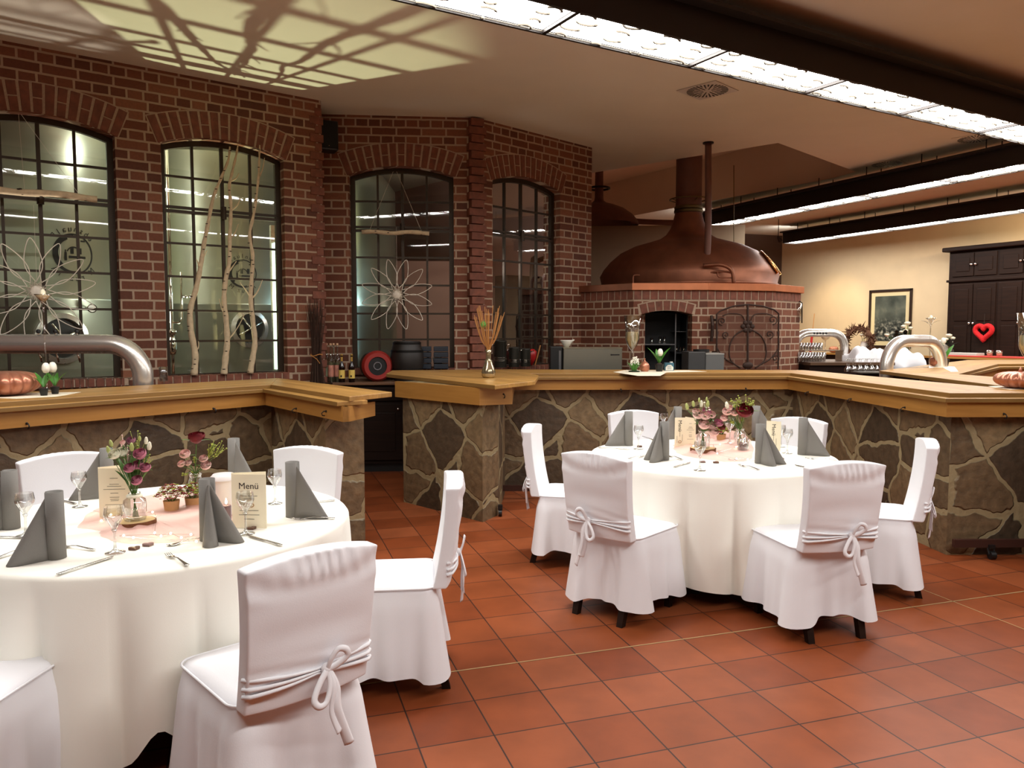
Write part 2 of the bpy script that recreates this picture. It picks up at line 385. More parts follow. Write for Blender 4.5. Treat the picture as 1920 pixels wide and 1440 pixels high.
# pale expansion joints in the floor
j0 = Vector((.024, 3.604)); dj = Vector((cos(R(18)), sin(R(18)))); nj = Vector((-dj.y, dj.x))
def strip(name, p, d, a, b, wd, m):
    n = Vector((-d.y, d.x)); q = [p+d*a-n*wd/2, p+d*b-n*wd/2, p+d*b+n*wd/2, p+d*a+n*wd/2]
    return struct(MB().prism(q, -.002, .0012).build(name, m))
JOINT = mat('pale_joint_filler', srgb(170, 140, 96), .8, noise=.1)
strip('trim_1', j0, dj, -6, 7, .007, JOINT)
q1 = gz(1780, 1125); strip('trim_2', Vector(q1[:2]), -nj, -1.2, 1.6, .005, JOINT)

# ceiling with the recess over the brewing kettle
RC = [gz(1111,324,H), gz(1459,268,H), gz(1605,322,H), gz(1557,335,H), gz(1189,404,H)]
d0 = (RC[0]-RC[1]).normalized(); d1 = (RC[4]-RC[3]).normalized()
rec = [RC[0]+d0*2.2, RC[1], RC[2], RC[3], RC[4]+d1*2.0]
rec = [(p.x, p.y) for p in rec]
outer = [(-12,-7),(22,-7),(22,24),(-12,24)]
ce = MB(); tri = tessellate_polygon([[Vector((x,y,0)) for x,y in outer], [Vector((x,y,0)) for x,y in rec]])
ids = [ce.V((x,y,H)) for x,y in outer+rec]
for t in tri: ce.F([ids[k] for k in t])
struct(ce.build('ceiling', CEIL))
rc = MB(); n = len(rec)
for i in range(n):
    a, b = rec[i], rec[(i+1)%n]; rc.poly([(a[0],a[1],H),(b[0],b[1],H),(b[0],b[1],H+.83),(a[0],a[1],H+.83)])
rc.poly([(x,y,H+.83) for x,y in rec])
struct(rc.build('ceiling_recess', mat('ceiling_recess_paint', srgb(222,200,178), .85)))

SILL, SPR, RISE, THK = 1.15, 3.41, .11, .30
def arcz(x, c, hw, spr=SPR, rise=RISE):      # height of the segmental arch at x
    Rr = (hw*hw+rise*rise)/(2*rise); return spr - (Rr-rise) + sqrt(max(Rr*Rr-(x-c)**2, 0))
def brick_wall(name, p0, ang, length, wins, x0=0.0, tooth_end=False, tooth_start=False):
    """local frame: x along the wall, -y towards the guests, z up; windows = centre x list"""
    b = MB(); hw = .61; xs = [x0]
    for c in wins: xs += [c-hw, c+hw]
    xs.append(length)
    for y in (0, THK):
        for i in range(0, len(xs), 2): b.poly([(xs[i],y,0),(xs[i+1],y,0),(xs[i+1],y,H),(xs[i],y,H)])
        for c in wins:
            b.poly([(c-hw,y,0),(c+hw,y,0),(c+hw,y,SILL-.06),(c-hw,y,SILL-.06)])
            n = 16
            for k in range(n):
                a, e = c-hw+2*hw*k/n, c-hw+2*hw*(k+1)/n
                b.poly([(a,y,arcz(a,c,hw)),(e,y,arcz(e,c,hw)),(e,y,H),(a,y,H)])
    for c in wins:
        for sx in (c-hw, c+hw): b.poly([(sx,0,SILL-.06),(sx,THK,SILL-.06),(sx,THK,SPR),(sx,0,SPR)])
        b.poly([(c-hw,0,SILL-.06),(c+hw,0,SILL-.06),(c+hw,THK,SILL-.06),(c-hw,THK,SILL-.06)])
        n = 16
        for k in range(n):
            a, e = c-hw+2*hw*k/n, c-hw+2*hw*(k+1)/n
            b.poly([(a,0,arcz(a,c,hw)),(e,0,arcz(e,c,hw)),(e,THK,arcz(e,c,hw)),(a,THK,arcz(a,c,hw))])
    b.poly([(x0,0,0),(x0,THK,0),(x0,THK,H),(x0,0,H)]); b.poly([(length,0,0),(length,THK,0),(length,THK,H),(length,0,H)])
    w = struct(b.build(name, BRICK, loc=(p0[0],p0[1],0), rz=R(ang)))
    for c in wins:
        # arch of standing bricks over a mortar band
        mo = MB(); vb = MB(); half = .74; Rr = (hw*hw+RISE*RISE)/(2*RISE); cz = SPR-(Rr-RISE)
        tmax = math.asin((hw+.03)/Rr); r0, r1 = Rr+.008, Rr+.265; nb = 15
        arcp = [-tmax+2*tmax*k/30 for k in range(31)]
        mo.extr([(c+r0*sin(t), cz+r0*cos(t)) for t in arcp]+[(c+(r1+.012)*sin(t), cz+(r1+.012)*cos(t)) for t in arcp[::-1]], -.003, .02)
        for k in range(nb):
            a, e = -tmax+2*tmax*(k+.12)/nb, -tmax+2*tmax*(k+.88)/nb; rm = (r0+r1)/2
            for ra, rb in ([(r0,r1)] if k%2 == 0 else [(r0,rm-.006),(rm+.006,r1)]):
                vb.extr([(c+ra*sin(a),cz+ra*cos(a)),(c+ra*sin(e),cz+ra*cos(e)),(c+rb*sin(e),cz+rb*cos(e)),(c+rb*sin(a),cz+rb*cos(a))], -.009, .01)
        mo.build('arch_mortar', MORTAR, w); vb.build('arch_brick_ring', VBRICK, w, bev=.003)
        # rowlock sill
        sb = MB(); sm = MB(); sm.box(c-hw-.04, c+hw+.04, -.030, .14, SILL-.075, SILL-.008)
        k = 0; x = c-hw-.045
        while x < c+hw+.0:
            sb.box(x+.006, x+.079, -.038, .13, SILL-.080, SILL-.002); x += .085
        sm.build('sill_mortar', MORTAR, w); sb.build('sill_brick_row', VBRICK, w, bev=.004)
    if tooth_end or tooth_start:
        tb = MB(); z = 1.0; k = 0
        xx = length if tooth_end else 0
        while z < H-.1:
            if k % 2 == 0: tb.box(xx-.135, xx+.02, -.012, .12, z, z+.083)
            else: tb.box(xx-.075, xx+.004, -.006, .12, z, z+.083)
            z += .0946; k += 1
        tb.build('toothed_corner_bricks', VBRICK, w, bev=.003)
    return w
A0 = gz(0,75,4.1); A1 = gz(555,180,4.1); angA = atan2(A1.y-A0.y, A1.x-A0.x)
uA = Vector((cos(angA), sin(angA), 0))
def pA(t, y=0, z=0): return Vector((A0.x, A0.y, 0)) + uA*t + Vector((-uA.y, uA.x, 0))*y + Vector((0,0,z))
B0 = gz(600,214,4.1); B1 = gz(893,221,4.1); angB = atan2(B1.y-B0.y, B1.x-B0.x)
C1 = gz(1110,277,4.1); angC = atan2(C1.y-B1.y, C1.x-B1.x)
wA = brick_wall('wall_left', A0, math.degrees(angA), 2.79+.13, [.26, 1.88], x0=-3.2, tooth_end=True)
lB = hypot(B1.x-B0.x, B1.y-B0.y); lC = hypot(C1.x-B1.x, C1.y-B1.y)
wB = brick_wall('wall_middle', B0, math.degrees(angB), lB, [.93], x0=-.15)
wC = brick_wall('wall_slanted', B1, math.degrees(angC), lC, [.87])
# rounded corner pier with toothed courses between the middle and the slanted wall
tb = MB(); z = .02; k = 0
while z < H-.05:
    o_ = .0 if k % 2 else .02
    tb.bx((B1.x+.0, B1.y-.0-o_, z+.045), (.22 if k%2 else .16, .10, .086), R(25)); z += .0946; k += 1
struct(tb.build('wall_corner_pier', VBRICK, bev=.003))
# end return of the left wall
e0 = pA(2.92, THK*.5); b0 = Vector((B0.x, B0.y, 0))
rt = MB(); rt.prism([(e0.x-.12, e0.y-.05), (e0.x, e0.y), (b0.x+.02, b0.y+.05), (b0.x-.16, b0.y+.1)], 0, H)
struct(rt.build('wall_return', BRICK))

def window(n, wall, c):
    hw = .61; y = .13
    f = MB()
    def ring(o_, i_, y0, y1, zb):
        pts = []
        for k in range(17):
            x = c-hw+o_+(2*hw-2*o_)*k/16; pts.append((x, arcz(x,c,hw)-o_))
        out = [(c-hw+o_, SILL-.06+zb)]+pts+[(c+hw-o_, SILL-.06+zb)]
        pts = []
        for k in range(17):
            x = c-hw+i_+(2*hw-2*i_)*k/16; pts.append((x, arcz(x,c,hw)-i_))
        inn = [(c-hw+i_, SILL+.0+i_-.045)]+pts+[(c+hw-i_, SILL+i_-.045)]
        m = len(out)
        for k in range(m):
            j = (k+1) % m
            a, b_, c_, d_ = out[k], out[j], inn[j], inn[k]
            f.poly([(a[0],y0,a[1]),(b_[0],y0,b_[1]),(c_[0],y0,c_[1]),(d_[0],y0,d_[1])])
            f.poly([(d_[0],y0,d_[1]),(c_[0],y0,c_[1]),(c_[0],y1,c_[1]),(d_[0],y1,d_[1])])
            f.poly([(a[0],y1,a[1]),(b_[0],y1,b_[1]),(c_[0],y1,c_[1]),(d_[0],y1,d_[1])])
    ring(0.0, .055, y-.02, y+.03, 0)
    w = struct(f.build('window_%d' % n, BRONZE)); w.matrix_basis = wall.matrix_basis.copy()
    b = MB()
    for t in (.25,.5,.75):
        x = c-hw+.03+(2*hw-.06)*t; wd = .016 if t == .5 else .012
        b.box(x-wd, x+wd, y-.014, y+.02, SILL, arcz(x,c,hw)-.03)
    for z in (1.49,1.80,2.14,2.47,3.13): b.box(c-hw+.04, c+hw-.04, y-.01, y+.018, z-.011, z+.011)
    b.box(c-hw+.03, c+hw-.03, y-.03, y+.025, 2.77, 2.80); b.box(c-hw+.03, c+hw-.03, y-.02, y+.025, 2.815, 2.84)
    b.tube([(c, y-.03, 2.74), (c, y-.03, 2.87)], [.03,.03], 10)
    b.build('glazing_bars', BRONZE, w)
    p = MB(); pts = [(c-hw+.05, SILL+.01)]
    for k in range(17):
        x = c-hw+.05+(2*hw-.1)*k/16; pts.append((x, arcz(x,c,hw)-.05))
    pts.append((c+hw-.05, SILL+.01)); p.poly([(x, y+.006, z) for x, z in pts])
    p.build('glass_panes', PANE, w)
    return w
window(1, wA, .26); window(2, wA, 1.88); window(3, wB, .93); window(4, wC, .87)

# outer walls of the hall
K0 = gz(1467,442,H); dR = Vector((cos(R(118)), sin(R(118)))); k0 = Vector((K0.x, K0.y))
def wallseg(name, a, b, m, z0=0, z1=None, t=.2, side=1):
    a = Vector(a[:2]); b = Vector(b[:2]); d = (b-a).normalized(); n = Vector((-d.y, d.x))*t*side
    return struct(MB().prism([a, b, b+n, a+n], z0, H if z1 is None else z1).build(name, m))
wallseg('wall_right', k0, k0-dR*29, BEIGE, side=1)
dD = Vector((cos(R(20)), sin(R(20))))
wallseg('wall_far', k0-dD*4.0, k0+dD*.3, DARKWALL)
wallseg('wall_far_side', k0-dD*13, k0-dD*4.0, GREYP)
wallseg('wall_rear', (-12,-6.6), (21,-6.6), BEIGE)
wallseg('wall_outer', (-11.5,-7), (-11.5,14), GREYP)
wallseg('wall_partition', (C1.x-.02, C1.y+.22), (-3.6, 16.0), PINKW, side=1)
pl = A0 + (-uA)*3.2
wallseg('wall_side', (pl.x, pl.y), (-11.4, 4.2), BEIGE)
# beige parapet behind the kettle
wallseg('wall_parapet', (1.0, 14.24), (4.2, 14.0), GREYP, 0, 3.5)
# ================================================================== BAR COUNTERS
def adopt(o, parent):
    o.matrix_basis = parent.matrix_basis.inverted() @ o.matrix_basis; o.parent = parent; return o
def slab(name, m, parent, pts, z0, z1, bev=0, ang=None, mx=None):
    pts = [Vector((p[0], p[1])) for p in pts]
    if ang is None: d = pts[1]-pts[0]; ang = atan2(d.y, d.x)
    o0 = pts[0]; c, s = cos(-ang), sin(-ang)
    q = [((p.x-o0.x)*c-(p.y-o0.y)*s, (p.x-o0.x)*s+(p.y-o0.y)*c) for p in pts]
    o = MB().prism(q, z0, z1).build(name, m, bev=bev, loc=(o0.x, o0.y, 0), rz=ang)
    if parent is not None: adopt(o, parent)
    return o
ZT, ZL = 1.165, 1.135
def off(line, d):              # offset polyline sideways (to the left of its direction)
    out = []; L_ = [Vector(p[:2]) for p in line]
    for i, p in enumerate(L_):
        ns = []
        if i > 0: t = (L_[i]-L_[i-1]).normalized(); ns.append(Vector((-t.y, t.x)))
        if i < len(L_)-1: t = (L_[i+1]-L_[i]).normalized(); ns.append(Vector((-t.y, t.x)))
        if len(ns) == 2:
            m = (ns[0]+ns[1]).normalized(); k = d/max(m.dot(ns[0]), .3)
        else: m = ns[0]; k = d
        out.append(p+m*k)
    return out
def band(names, m, parent, outl, inl, z0, z1, bev=0):
    for i in range(len(outl)-1):
        slab(names, m, parent, [outl[i], outl[i+1], inl[i+1], inl[i]], z0, z1, bev)

# ---- left bar: front line of the step below the top board, camera side
def bar_hook(parent, p, nrm):
    b = MB(); p = Vector((p.x, p.y, p.z)); n = Vector((nrm.x, nrm.y, 0))
    b.tube([p, p+n*.02, p+n*.035+Vector((0,0,-.012)), p+n*.03+Vector((0,0,-.028)), p+n*.012+Vector((0,0,-.03))], .004, 6)
    b.sph(p+n*.002, .008, 8, 6)
    adopt(b.build('bag_hook', BLACK, smooth=True), parent)
bar1 = thing('bar_counter', 'L-shaped stone-clad bar counter with oak top behind the left table', 'bar counter', gz(300, 1050, 0))
F = [gz(-260, 770, ZT), gz(508, 721, ZT), gz(655, 743.5, ZT)]
u12 = (F[2]-F[1]).normalized()
topf = [F[0], F[1], F[2]]
bk = off(topf, .45)
_ba = gz(521, 708.75, ZT); _bb = gz(110, 731, ZT); bk[0] = Vector(_ba[:2])+(Vector(_bb[:2])-Vector(_ba[:2]))*1.9; bk[2] = Vector(gz(735, 735, ZT)[:2]); bk[1] = Vector(_ba[:2])
band('oak_top_board', OAK, bar1, topf, bk, ZT-.035, ZT, .004)
lipf = [gz(-260, 783, ZL), gz(493, 729, ZL), gz(632, 753, ZL)]
li = off(lipf, .22)
band('oak_step_board', OAK, bar1, lipf, li, ZL-.032, ZL-.002, .004)
fa = off(lipf, .03); fb = off(lipf, .07)
fe = Vector(fa[2])+(Vector(lipf[2][:2])-Vector(lipf[1][:2])).normalized()*.02
band('oak_fascia', OAKF, bar1, [fa[0], fa[1], fe], [fb[0], fb[1], fe+(fb[2]-fa[2])], 1.0, ZL-.034)
pe = gz(692, 775, 1.02)
slab('oak_fascia', OAKF, bar1, [fe, pe, Vector(pe[:2])+(fb[2]-fa[2])*1.2, fe+(fb[2]-fa[2])*1.2], 1.0, ZL-.034)
s1 = [Vector(gz(-260, 1270, 0)[:2]), None, Vector(gz(679, 1024, 0)[:2])]
st = off(lipf, .12); st2 = off(lipf, .42)
pr = Vector(gz(679, 1024, 0)[:2]); t2 = (st[2]-st[1]).normalized(); stE = st[1]+t2*((pr-st[1]).dot(t2))
band('stone_clad_base', STONE, bar1, [st[0], st[1], stE], [st2[0], st2[1], stE+(st2[2]-st[2])], 0, ZL-.034)
for (x, y) in ((50, 794), (400, 766), (556, 766), (612, 771)):
    p = gz(x, y, 1.03); n = Vector((sin(angA), -cos(angA), 0)) if x < 500 else Vector((-.75, -.65, 0))
    k = 0 if x < 500 else 1
    a, b_ = fa[k], fa[k+1]; d = (b_-a).normalized(); nn = Vector((d.y, -d.x))
    r = ray(x, y); # point on the fascia plane
    t = ((a.x)*nn.x+(a.y)*nn.y)/(r[0]*nn.x+r[1]*nn.y)
    bar_hook(bar1, Vector((r[0]*t, r[1]*t, CAMH+r[2]*t)), nn)

# ---- middle and right bar
bar2 = thing('bar_counter', 'long stone-clad bar counter with oak top wrapping around the right table', 'bar counter', gz(1300, 950, 0))
lf = [gz(1000, 706.5, ZL), gz(1475, 705.5, ZL), gz(1773, 746.5, ZL), gz(2150, 746, ZL)]
tf = off(lf, .07); tb_ = off(lf, .62); tb_[0] = Vector(gz(960, 692.5, ZT)[:2]); tb_[1] = Vector(gz(1506, 693.8, ZT)[:2]); tb_[2] = Vector(gz(1862, 726, ZT)[:2]); tb_[3] = Vector(gz(2300, 726, ZT)[:2])
tf[0] = tf[0]-Vector((.35,0))
band('oak_top_board', OAK, bar2, tf, tb_, ZT-.035, ZT, .004)
band('oak_step_board', OAK, bar2, lf, off(lf, .25), ZL-.032, ZL-.002, .004)
fa2 = off(lf, .03); fb2 = off(lf, .07); fa2[0] = fa2[0]-Vector((.24,0)); fb2[0] = fb2[0]-Vector((.24,0))
band('oak_fascia', OAKF, bar2, fa2, fb2, 1.0, ZL-.034)
sa2 = off(lf, .13); sb2 = off(lf, .45); sa2[0] = sa2[0]-Vector((.5,0)); sb2[0] = sb2[0]-Vector((.45,0))
band('stone_clad_base', STONE, bar2, sa2, sb2, 0, ZL-.034)
# left wing
w0, w1_, w2_ = gz(724, 701, ZT), gz(928, 722.5, ZT), gz(1003, 714.5, ZT)
wing = [w0, w1_, w2_, Vector(gz(1010, 704, ZT)[:2]), Vector(gz(960, 692.5, ZT)[:2]), Vector(gz(735, 694.5, ZT)[:2])]
slab('oak_top_board', OAK, bar2, wing, ZT-.034, ZT+.001, .004)
g0, g1, g2 = gz(727, 706, 1.13), gz(901, 731, 1.13), gz(952, 728, 1.13)
dv = Vector((gz(905, 979, 0)-gz(757, 941, 0))[:2]).normalized(); g0 = Vector(gz(905, 979, 0)[:2])+Vector((-dv.y*-.05, dv.x*-.05))*1-dv*1.13; g1 = Vector(gz(905, 979, 0)[:2])+Vector((dv.y*.05, -dv.x*.05))+dv*.02; g2 = g1+Vector((.27, .10))
for a, b_ in ((g0, g1), (g1, g2)):
    d = Vector((b_-a)[:2]).normalized(); nn = Vector((-d.y, d.x))*.04
    slab('oak_fascia', OAKF, bar2, [a, b_, Vector(b_[:2])+nn, Vector(a[:2])+nn], .985, ZT-.036)
slab('oak_fascia', OAKF, bar2, [g2, Vector((g2.x+.02, fa2[0].y)), Vector((g2.x-.04, fa2[0].y)), Vector(g2[:2])+Vector((-.04,.02))], 1.0, ZT-.036)
v0, v1, v2 = gz(757, 941, 0), gz(905, 979, 0), gz(934, 966, 0)
slab('stone_clad_base', STONE, bar2, [v0, v1, v2, Vector(v2[:2])+Vector((.05,.9)), Vector(v0[:2])+Vector((.25,.3))], 0, ZT-.036)
for (x, y, k) in ((1164, 730, 0), (1398, 728, 0), (1516, 735, 1), (1596, 748, 1), (1697, 764, 1), (1882, 776, 2), (944, 739, -1)):
    a, b_ = (fa2[k], fa2[k+1]) if k >= 0 else (Vector(g1[:2]), Vector(g2[:2]))
    d = (b_-a).normalized(); nn = Vector((d.y, -d.x)); r = ray(x, y)
    t = (a.x*nn.x+a.y*nn.y)/(r[0]*nn.x+r[1]*nn.y)
    bar_hook(bar2, Vector((r[0]*t, r[1]*t, CAMH+r[2]*t)), nn)
# iron foot rail on castors under the right arm and a stub beside the wing
def foot_rail(a, b_, z, label, drop=True):
    t = thing('foot_rail', label, 'foot rail', (a.x, a.y, 0))
    d = Vector((b_-a)[:2]).normalized(); nn = Vector((d.y, -d.x)); ang = atan2(d.y, d.x)
    m = MB(Matrix.Translation((a.x, a.y, 0)) @ Matrix.Rotation(ang, 4, 'Z')); Ln = (Vector(b_[:2])-Vector(a[:2])).length
    m.box(0, Ln, -.03, .0, z-.035, z+.02)
    adopt(m.build('rail_bar', mat('rusty_iron', srgb(66, 36, 26), .6, .3)), t)
    return t, ang
ra = gz(1752, 1046, 0); ra = sa2[2]+Vector((.0, -.07)); rb = sa2[3]+Vector((0, -.07))
fr, an = foot_rail(Vector((ra.x, ra.y, 0)), Vector((rb.x, rb.y, 0)), .115, 'rusty iron foot rail along the stone base at the right edge')
c_ = MB(Matrix.Translation((ra.x+.26, ra.y-.02, 0)))
c_.box(-.02,.02,-.025,.02,.075,.10); c_.tube([(-.018,-.02,.03),(.018,-.02,.03)], .03, 14); c_.tube([(-.02,-.02,.035),(-.02,.0,.08)], .006, 6); c_.tube([(.02,-.02,.035),(.02,.0,.08)], .006, 6)
adopt(c_.build('castor', BLACK, smooth=True, auto=40), fr)
fr2, an = foot_rail(gz(922, 912, .12), gz(1050, 912, .12), .115, 'dark iron foot rail behind the leftmost chair of the right table')
c_ = MB(Matrix.Translation(gz(938, 968, 0)))
c_.tube([(-.015,-.0,.03),(.015,0,.03)], .03, 14); c_.box(-.02,.02,-.02,.02,.06,.1)
adopt(c_.build('castor', BLACK, smooth=True, auto=40), fr2)

# island bar further right
bar3 = thing('bar_counter', 'oak bar top on the island behind the right arm, carrying a small copper pumpkin', 'bar counter', gz(1800, 700, ZT)+Vector((0,0,-ZT)))
I = [gz(1650, 695, ZT), gz(1872, 722.5, ZT), gz(2150, 757, ZT)]
Ib = [gz(1690, 686.5, ZT), gz(1790, 700.5, ZT), gz(1797, 701.5, ZT)]
J = [gz(1797, 701.5, ZT), gz(1872, 682.5, ZT), gz(2150, 680, ZT)]
Jb = [gz(1715, 688, ZT), gz(1815, 675, ZT), gz(2150, 673, ZT)]
slab('oak_top_board', OAK, bar3, [I[0], I[1], I[2], gz(2150, 722, ZT), gz(1990, 716, ZT), Ib[2]], ZT-.035, ZT, .003)
slab('oak_top_board', OAK, bar3, [J[0], J[1], Jb[1], I[0]], ZT-.034, ZT+.001, .003)
slab('oak_top_board', OAK, bar3, [J[1], J[2], Jb[2], Jb[1]], ZT-.035, ZT, .003)
JL = [gz(1805, 704.5, ZL), gz(1876, 688, ZL), gz(2150, 685, ZL)]
band('oak_step_board', OAK, bar3, JL, off(JL, .2), ZL-.032, ZL-.001, .003)
band('oak_fascia', OAKF, bar3, off(JL, .03), off(JL, .06), .97, ZL-.034)
band('stone_clad_base', STONE, bar3, off(JL, .1), off(JL, .4), 0, ZL-.034)
il = [Vector(I[0][:2])+Vector((.55,-.1)), Vector(I[2][:2])+Vector((-.1,.3))]
slab('dark_support', DARKW, bar3, [il[0], il[1], il[1]+Vector((.1,.1)), il[0]+Vector((.1,.1))], 0, ZT-.036)

# ================================================================== TABLES
def table(center, Rr, label_t, label_c, zt=.77, hem=.12, seed=1, nf=19, rot=0, lift=None):
    rnd = random.Random(seed)
    t = thing('round_table', label_t, 'table', (center[0], center[1], 0))
    MB().lathe([(0,zt-.035),(Rr-.015,zt-.035),(Rr-.012,zt-.006),(0,zt-.006)], 48).build('table_top', DARKW, t)
    for k in range(4):
        a = rot+pi/4+k*pi/2; x, y = .55*cos(a), .55*sin(a)
        MB().bx((x, y, (zt-.035)/2), (.045,.045,zt-.037), a).build('leg', BLACK, t)
    n = 240; rings = []
    ph = [rnd.uniform(-.25,.25) for _ in range(nf)]; am = [rnd.uniform(.6,1.25) for _ in range(nf)]
    def fold(a):
        x = (a/(2*pi)*nf) % nf; k = int(x) % nf; f = x-int(x)
        f2 = min(max(f+ph[k]*f*(1-f), 0), 1); s = sin(pi*f2)**.55
        return s*(am[k]*(1-f)+am[(k+1)%nf]*f)
    prof = [(0,zt),(Rr*.3,zt),(Rr*.6,zt),(Rr*.85,zt),(Rr-.02,zt),(Rr-.004,zt-.004),(Rr+.004,zt-.016)]
    for r, z in prof: rings.append([(r*cos(2*pi*i/n), r*sin(2*pi*i/n), z+ (.0008*sin(i*.37)*(r/Rr) if r<Rr-.01 else 0)) for i in range(n)])
    m = 20
    for k in range(1, m+1):
        q = k/m; ring_ = []
        for i in range(n):
            a = 2*pi*i/n; fo = fold(a)
            amp = .12*q**.75; r = Rr+.004 + q*.01 + amp*(fo-.55) + .006*sin(a*7+q*5)*q
            lf_ = 0 if lift is None else lift[1]*math.exp(-(((a-R(lift[0])+pi)%(2*pi)-pi)/R(5))**2)
            z = (zt-.016)-(zt-.016-hem-lf_)*q - q*(.028*(1-fo)) + q*.02*sin(a*3+seed)
            ring_.append((r*cos(a), r*sin(a), z))
        rings.append(ring_)
    b = MB(); b.loft(rings[1:], True, cap0=True)
    c = b.build('tablecloth', LINEN, smooth=True, loc=(center[0], center[1], .001))
    tag(c, label_c, 'tablecloth', 'white round tablecloths')
    return t
T1 = Vector((-1.54, 3.33)); T2 = Vector((1.33, 5.10)); RT = .80; ZTB = .772
table(T1, RT, 'round banquet table under the cloth at the left, nearest the camera', 'white round tablecloth on the nearer left table', seed=4, hem=.10, lift=(-67, .12))
table(T2, RT, 'round banquet table under the cloth at the right, inside the bar corner', 'white round tablecloth on the farther right table', seed=9, hem=.12, rot=.4)

# ================================================================== CHAIRS
def smoothstep(x): x = max(0, min(1, x)); return x*x*(3-2*x)
def rrect(hx, y0, y1, r, n):       # rounded rectangle, n points, starting at back centre going +x
    pts = []
    seg = [((0,y0),(hx-r,y0)), None, ((hx,y0+r),(hx,y1-r)), None, ((hx-r,y1),(-hx+r,y1)), None, ((-hx,y1-r),(-hx,y0+r)), None, ((-hx+r,y0),(0,y0))]
    arcs = [((hx-r,y0+r),-pi/2), ((hx-r,y1-r),0), ((-hx+r,y1-r),pi/2), ((-hx+r,y0+r),pi)]
    path = []; ai = 0
    for s_ in seg:
        if s_:
            a, b_ = s_; L_ = hypot(b_[0]-a[0], b_[1]-a[1]); m = max(2, int(L_/.012))
            nx, ny = (b_[1]-a[1])/L_, -(b_[0]-a[0])/L_
            for i in range(m): path.append((a[0]+(b_[0]-a[0])*i/m, a[1]+(b_[1]-a[1])*i/m, nx, ny))
        else:
            (cx, cy), a0 = arcs[ai]; ai += 1
            for i in range(8):
                a = a0+pi/2*i/8; path.append((cx+r*cos(a), cy+r*sin(a), cos(a), sin(a)))
    return path
def chair(label, bow=1, seed=1, hemf=None, gather=1.0):
    rnd = random.Random(seed)
    t = thing('dining_chair', label, 'chair')
    # skirt + seat : local frame, back at y=-.0, front at +y .46
    path = rrect(.215, .015, .465, .05, 0); n = len(path)
    cum = [0]
    for i in range(1, n): cum.append(cum[-1]+hypot(path[i][0]-path[i-1][0], path[i][1]-path[i-1][1]))
    per = cum[-1]+.02
    zs = .485
    rings = []
    for sc_, z in ((.0, zs+.012), (.45, zs+.012), (.8, zs+.009), (.94, zs+.003), (1.0, zs-.010)):
        rings.append([(x*sc_, .24+(y-.24)*sc_, z) for x, y, nx, ny in path])
    ph = rnd.uniform(0, 6)
    def pleat(x, y):                 # deep pleats behind each rear corner, gentle elsewhere
        v = 0
        for (cx, cy, a, wd) in ((.15,.015,.75,.05), (-.15,.015,.75,.05), (.215,.05,1.0,.05), (-.215,.05,1.0,.05), (.0,.465,.3,.12), (.215,.40,.8,.07), (-.215,.40,.8,.07), (.215,.22,.25,.08), (-.215,.2,.3,.08)):
            d = hypot(x-cx, y-cy); v += a*math.exp(-(d/wd)**2)
        return v
    m = 18
    for k in range(1, m+1):
        q = k/m; rg = []
        for i, (x, y, nx, ny) in enumerate(path):
            s_ = cum[i]/per*2*pi
            pl_ = pleat(x, y)
            o_ = .012*smoothstep(q*4)+ q**1.1*(.014+.044*pl_+.009*sin(s_*9+ph)+.006*sin(s_*17+ph*2))
            hem = .080+.012*sin(s_*2+ph)+.045*(1-min(1,pl_))*.7
            if hemf: hem += hemf*(1-min(1, pl_))
            z = (zs-.010)-((zs-.010)-hem)*q
            rg.append((x+nx*o_, y+ny*o_, z))
        rings.append(rg)
    b = MB(); b.loft(rings[1:], True, cap0=True); b.build('seat_cover', FABRIC, t, smooth=True)
    # piping along the seat edge
    pp = [(x*1.0+nx*.006, y+ny*.006, zs-.006) for x, y, nx, ny in path]
    MB().tube(pp, .0045, 6, close=True).build('seam_piping', FABRIC, t, smooth=True)
    # padded back: grid front/back, crowned top, leaning backwards
    nx_, nz_ = 36, 32; b = MB()
    def bp_(u, v, side):            # u -1..1, v 0..1
        hw = .208+.012*v-.004*sin(pi*v)
        top = .915+.026*(1-u*u)**1.0
        z = .47+(top-.47)*v
        lean = -.005-.060*(1-(1-v)**1.8)
        th = .030+.010*(1-abs(u)**3)
        bow_ = .018*(1-u*u)           # curved in plan
        y = lean-bow_ + (th if side > 0 else -th)
        # rounded edges
        if side < 0:
            fo = 0
            if v > .78: fo += .0075*gather*sin(34*u+14*v+2*sin(5*u)+seed)*smoothstep((v-.78)/.1)*math.exp(-((u-.15)/.6)**2)
            fo += .0045*gather*sin(26*(v-.14*(u*u)*1.2)+1)*smoothstep((v-.72)/.1)
            fo += .004*sin(60*v+4*u)*math.exp(-((v-.22+.0*abs(u))/.10)**2)
            y += fo - .006*math.exp(-((v-.5)/.10)**2)*(1-u**4)*-1
        return (u*hw, y, z)
    fr_, bk_ = [], []
    us = [-1+2*i/nx_ for i in range(nx_+1)]
    rings = []
    for j in range(nz_+1):
        v = j/nz_
        ring_ = [bp_(u, v, 1) for u in us] + [bp_(u, v, -1) for u in us[::-1]]
        rings.append(ring_)
    b.loft(rings, True, cap0=True, cap1=False)
    topf_ = rings[-1]; N_ = len(us)
    for i in range(N_-1):
        b.poly([topf_[i], topf_[i+1], topf_[2*N_-2-i], topf_[2*N_-1-i]])
    o = b.build('back_cover', FABRIC, t, smooth=True, bev=.0)
    md = o.modifiers.new('b', 'BEVEL'); md.width = .014; md.segments = 4; md.limit_method = 'ANGLE'; md.angle_limit = R(50)
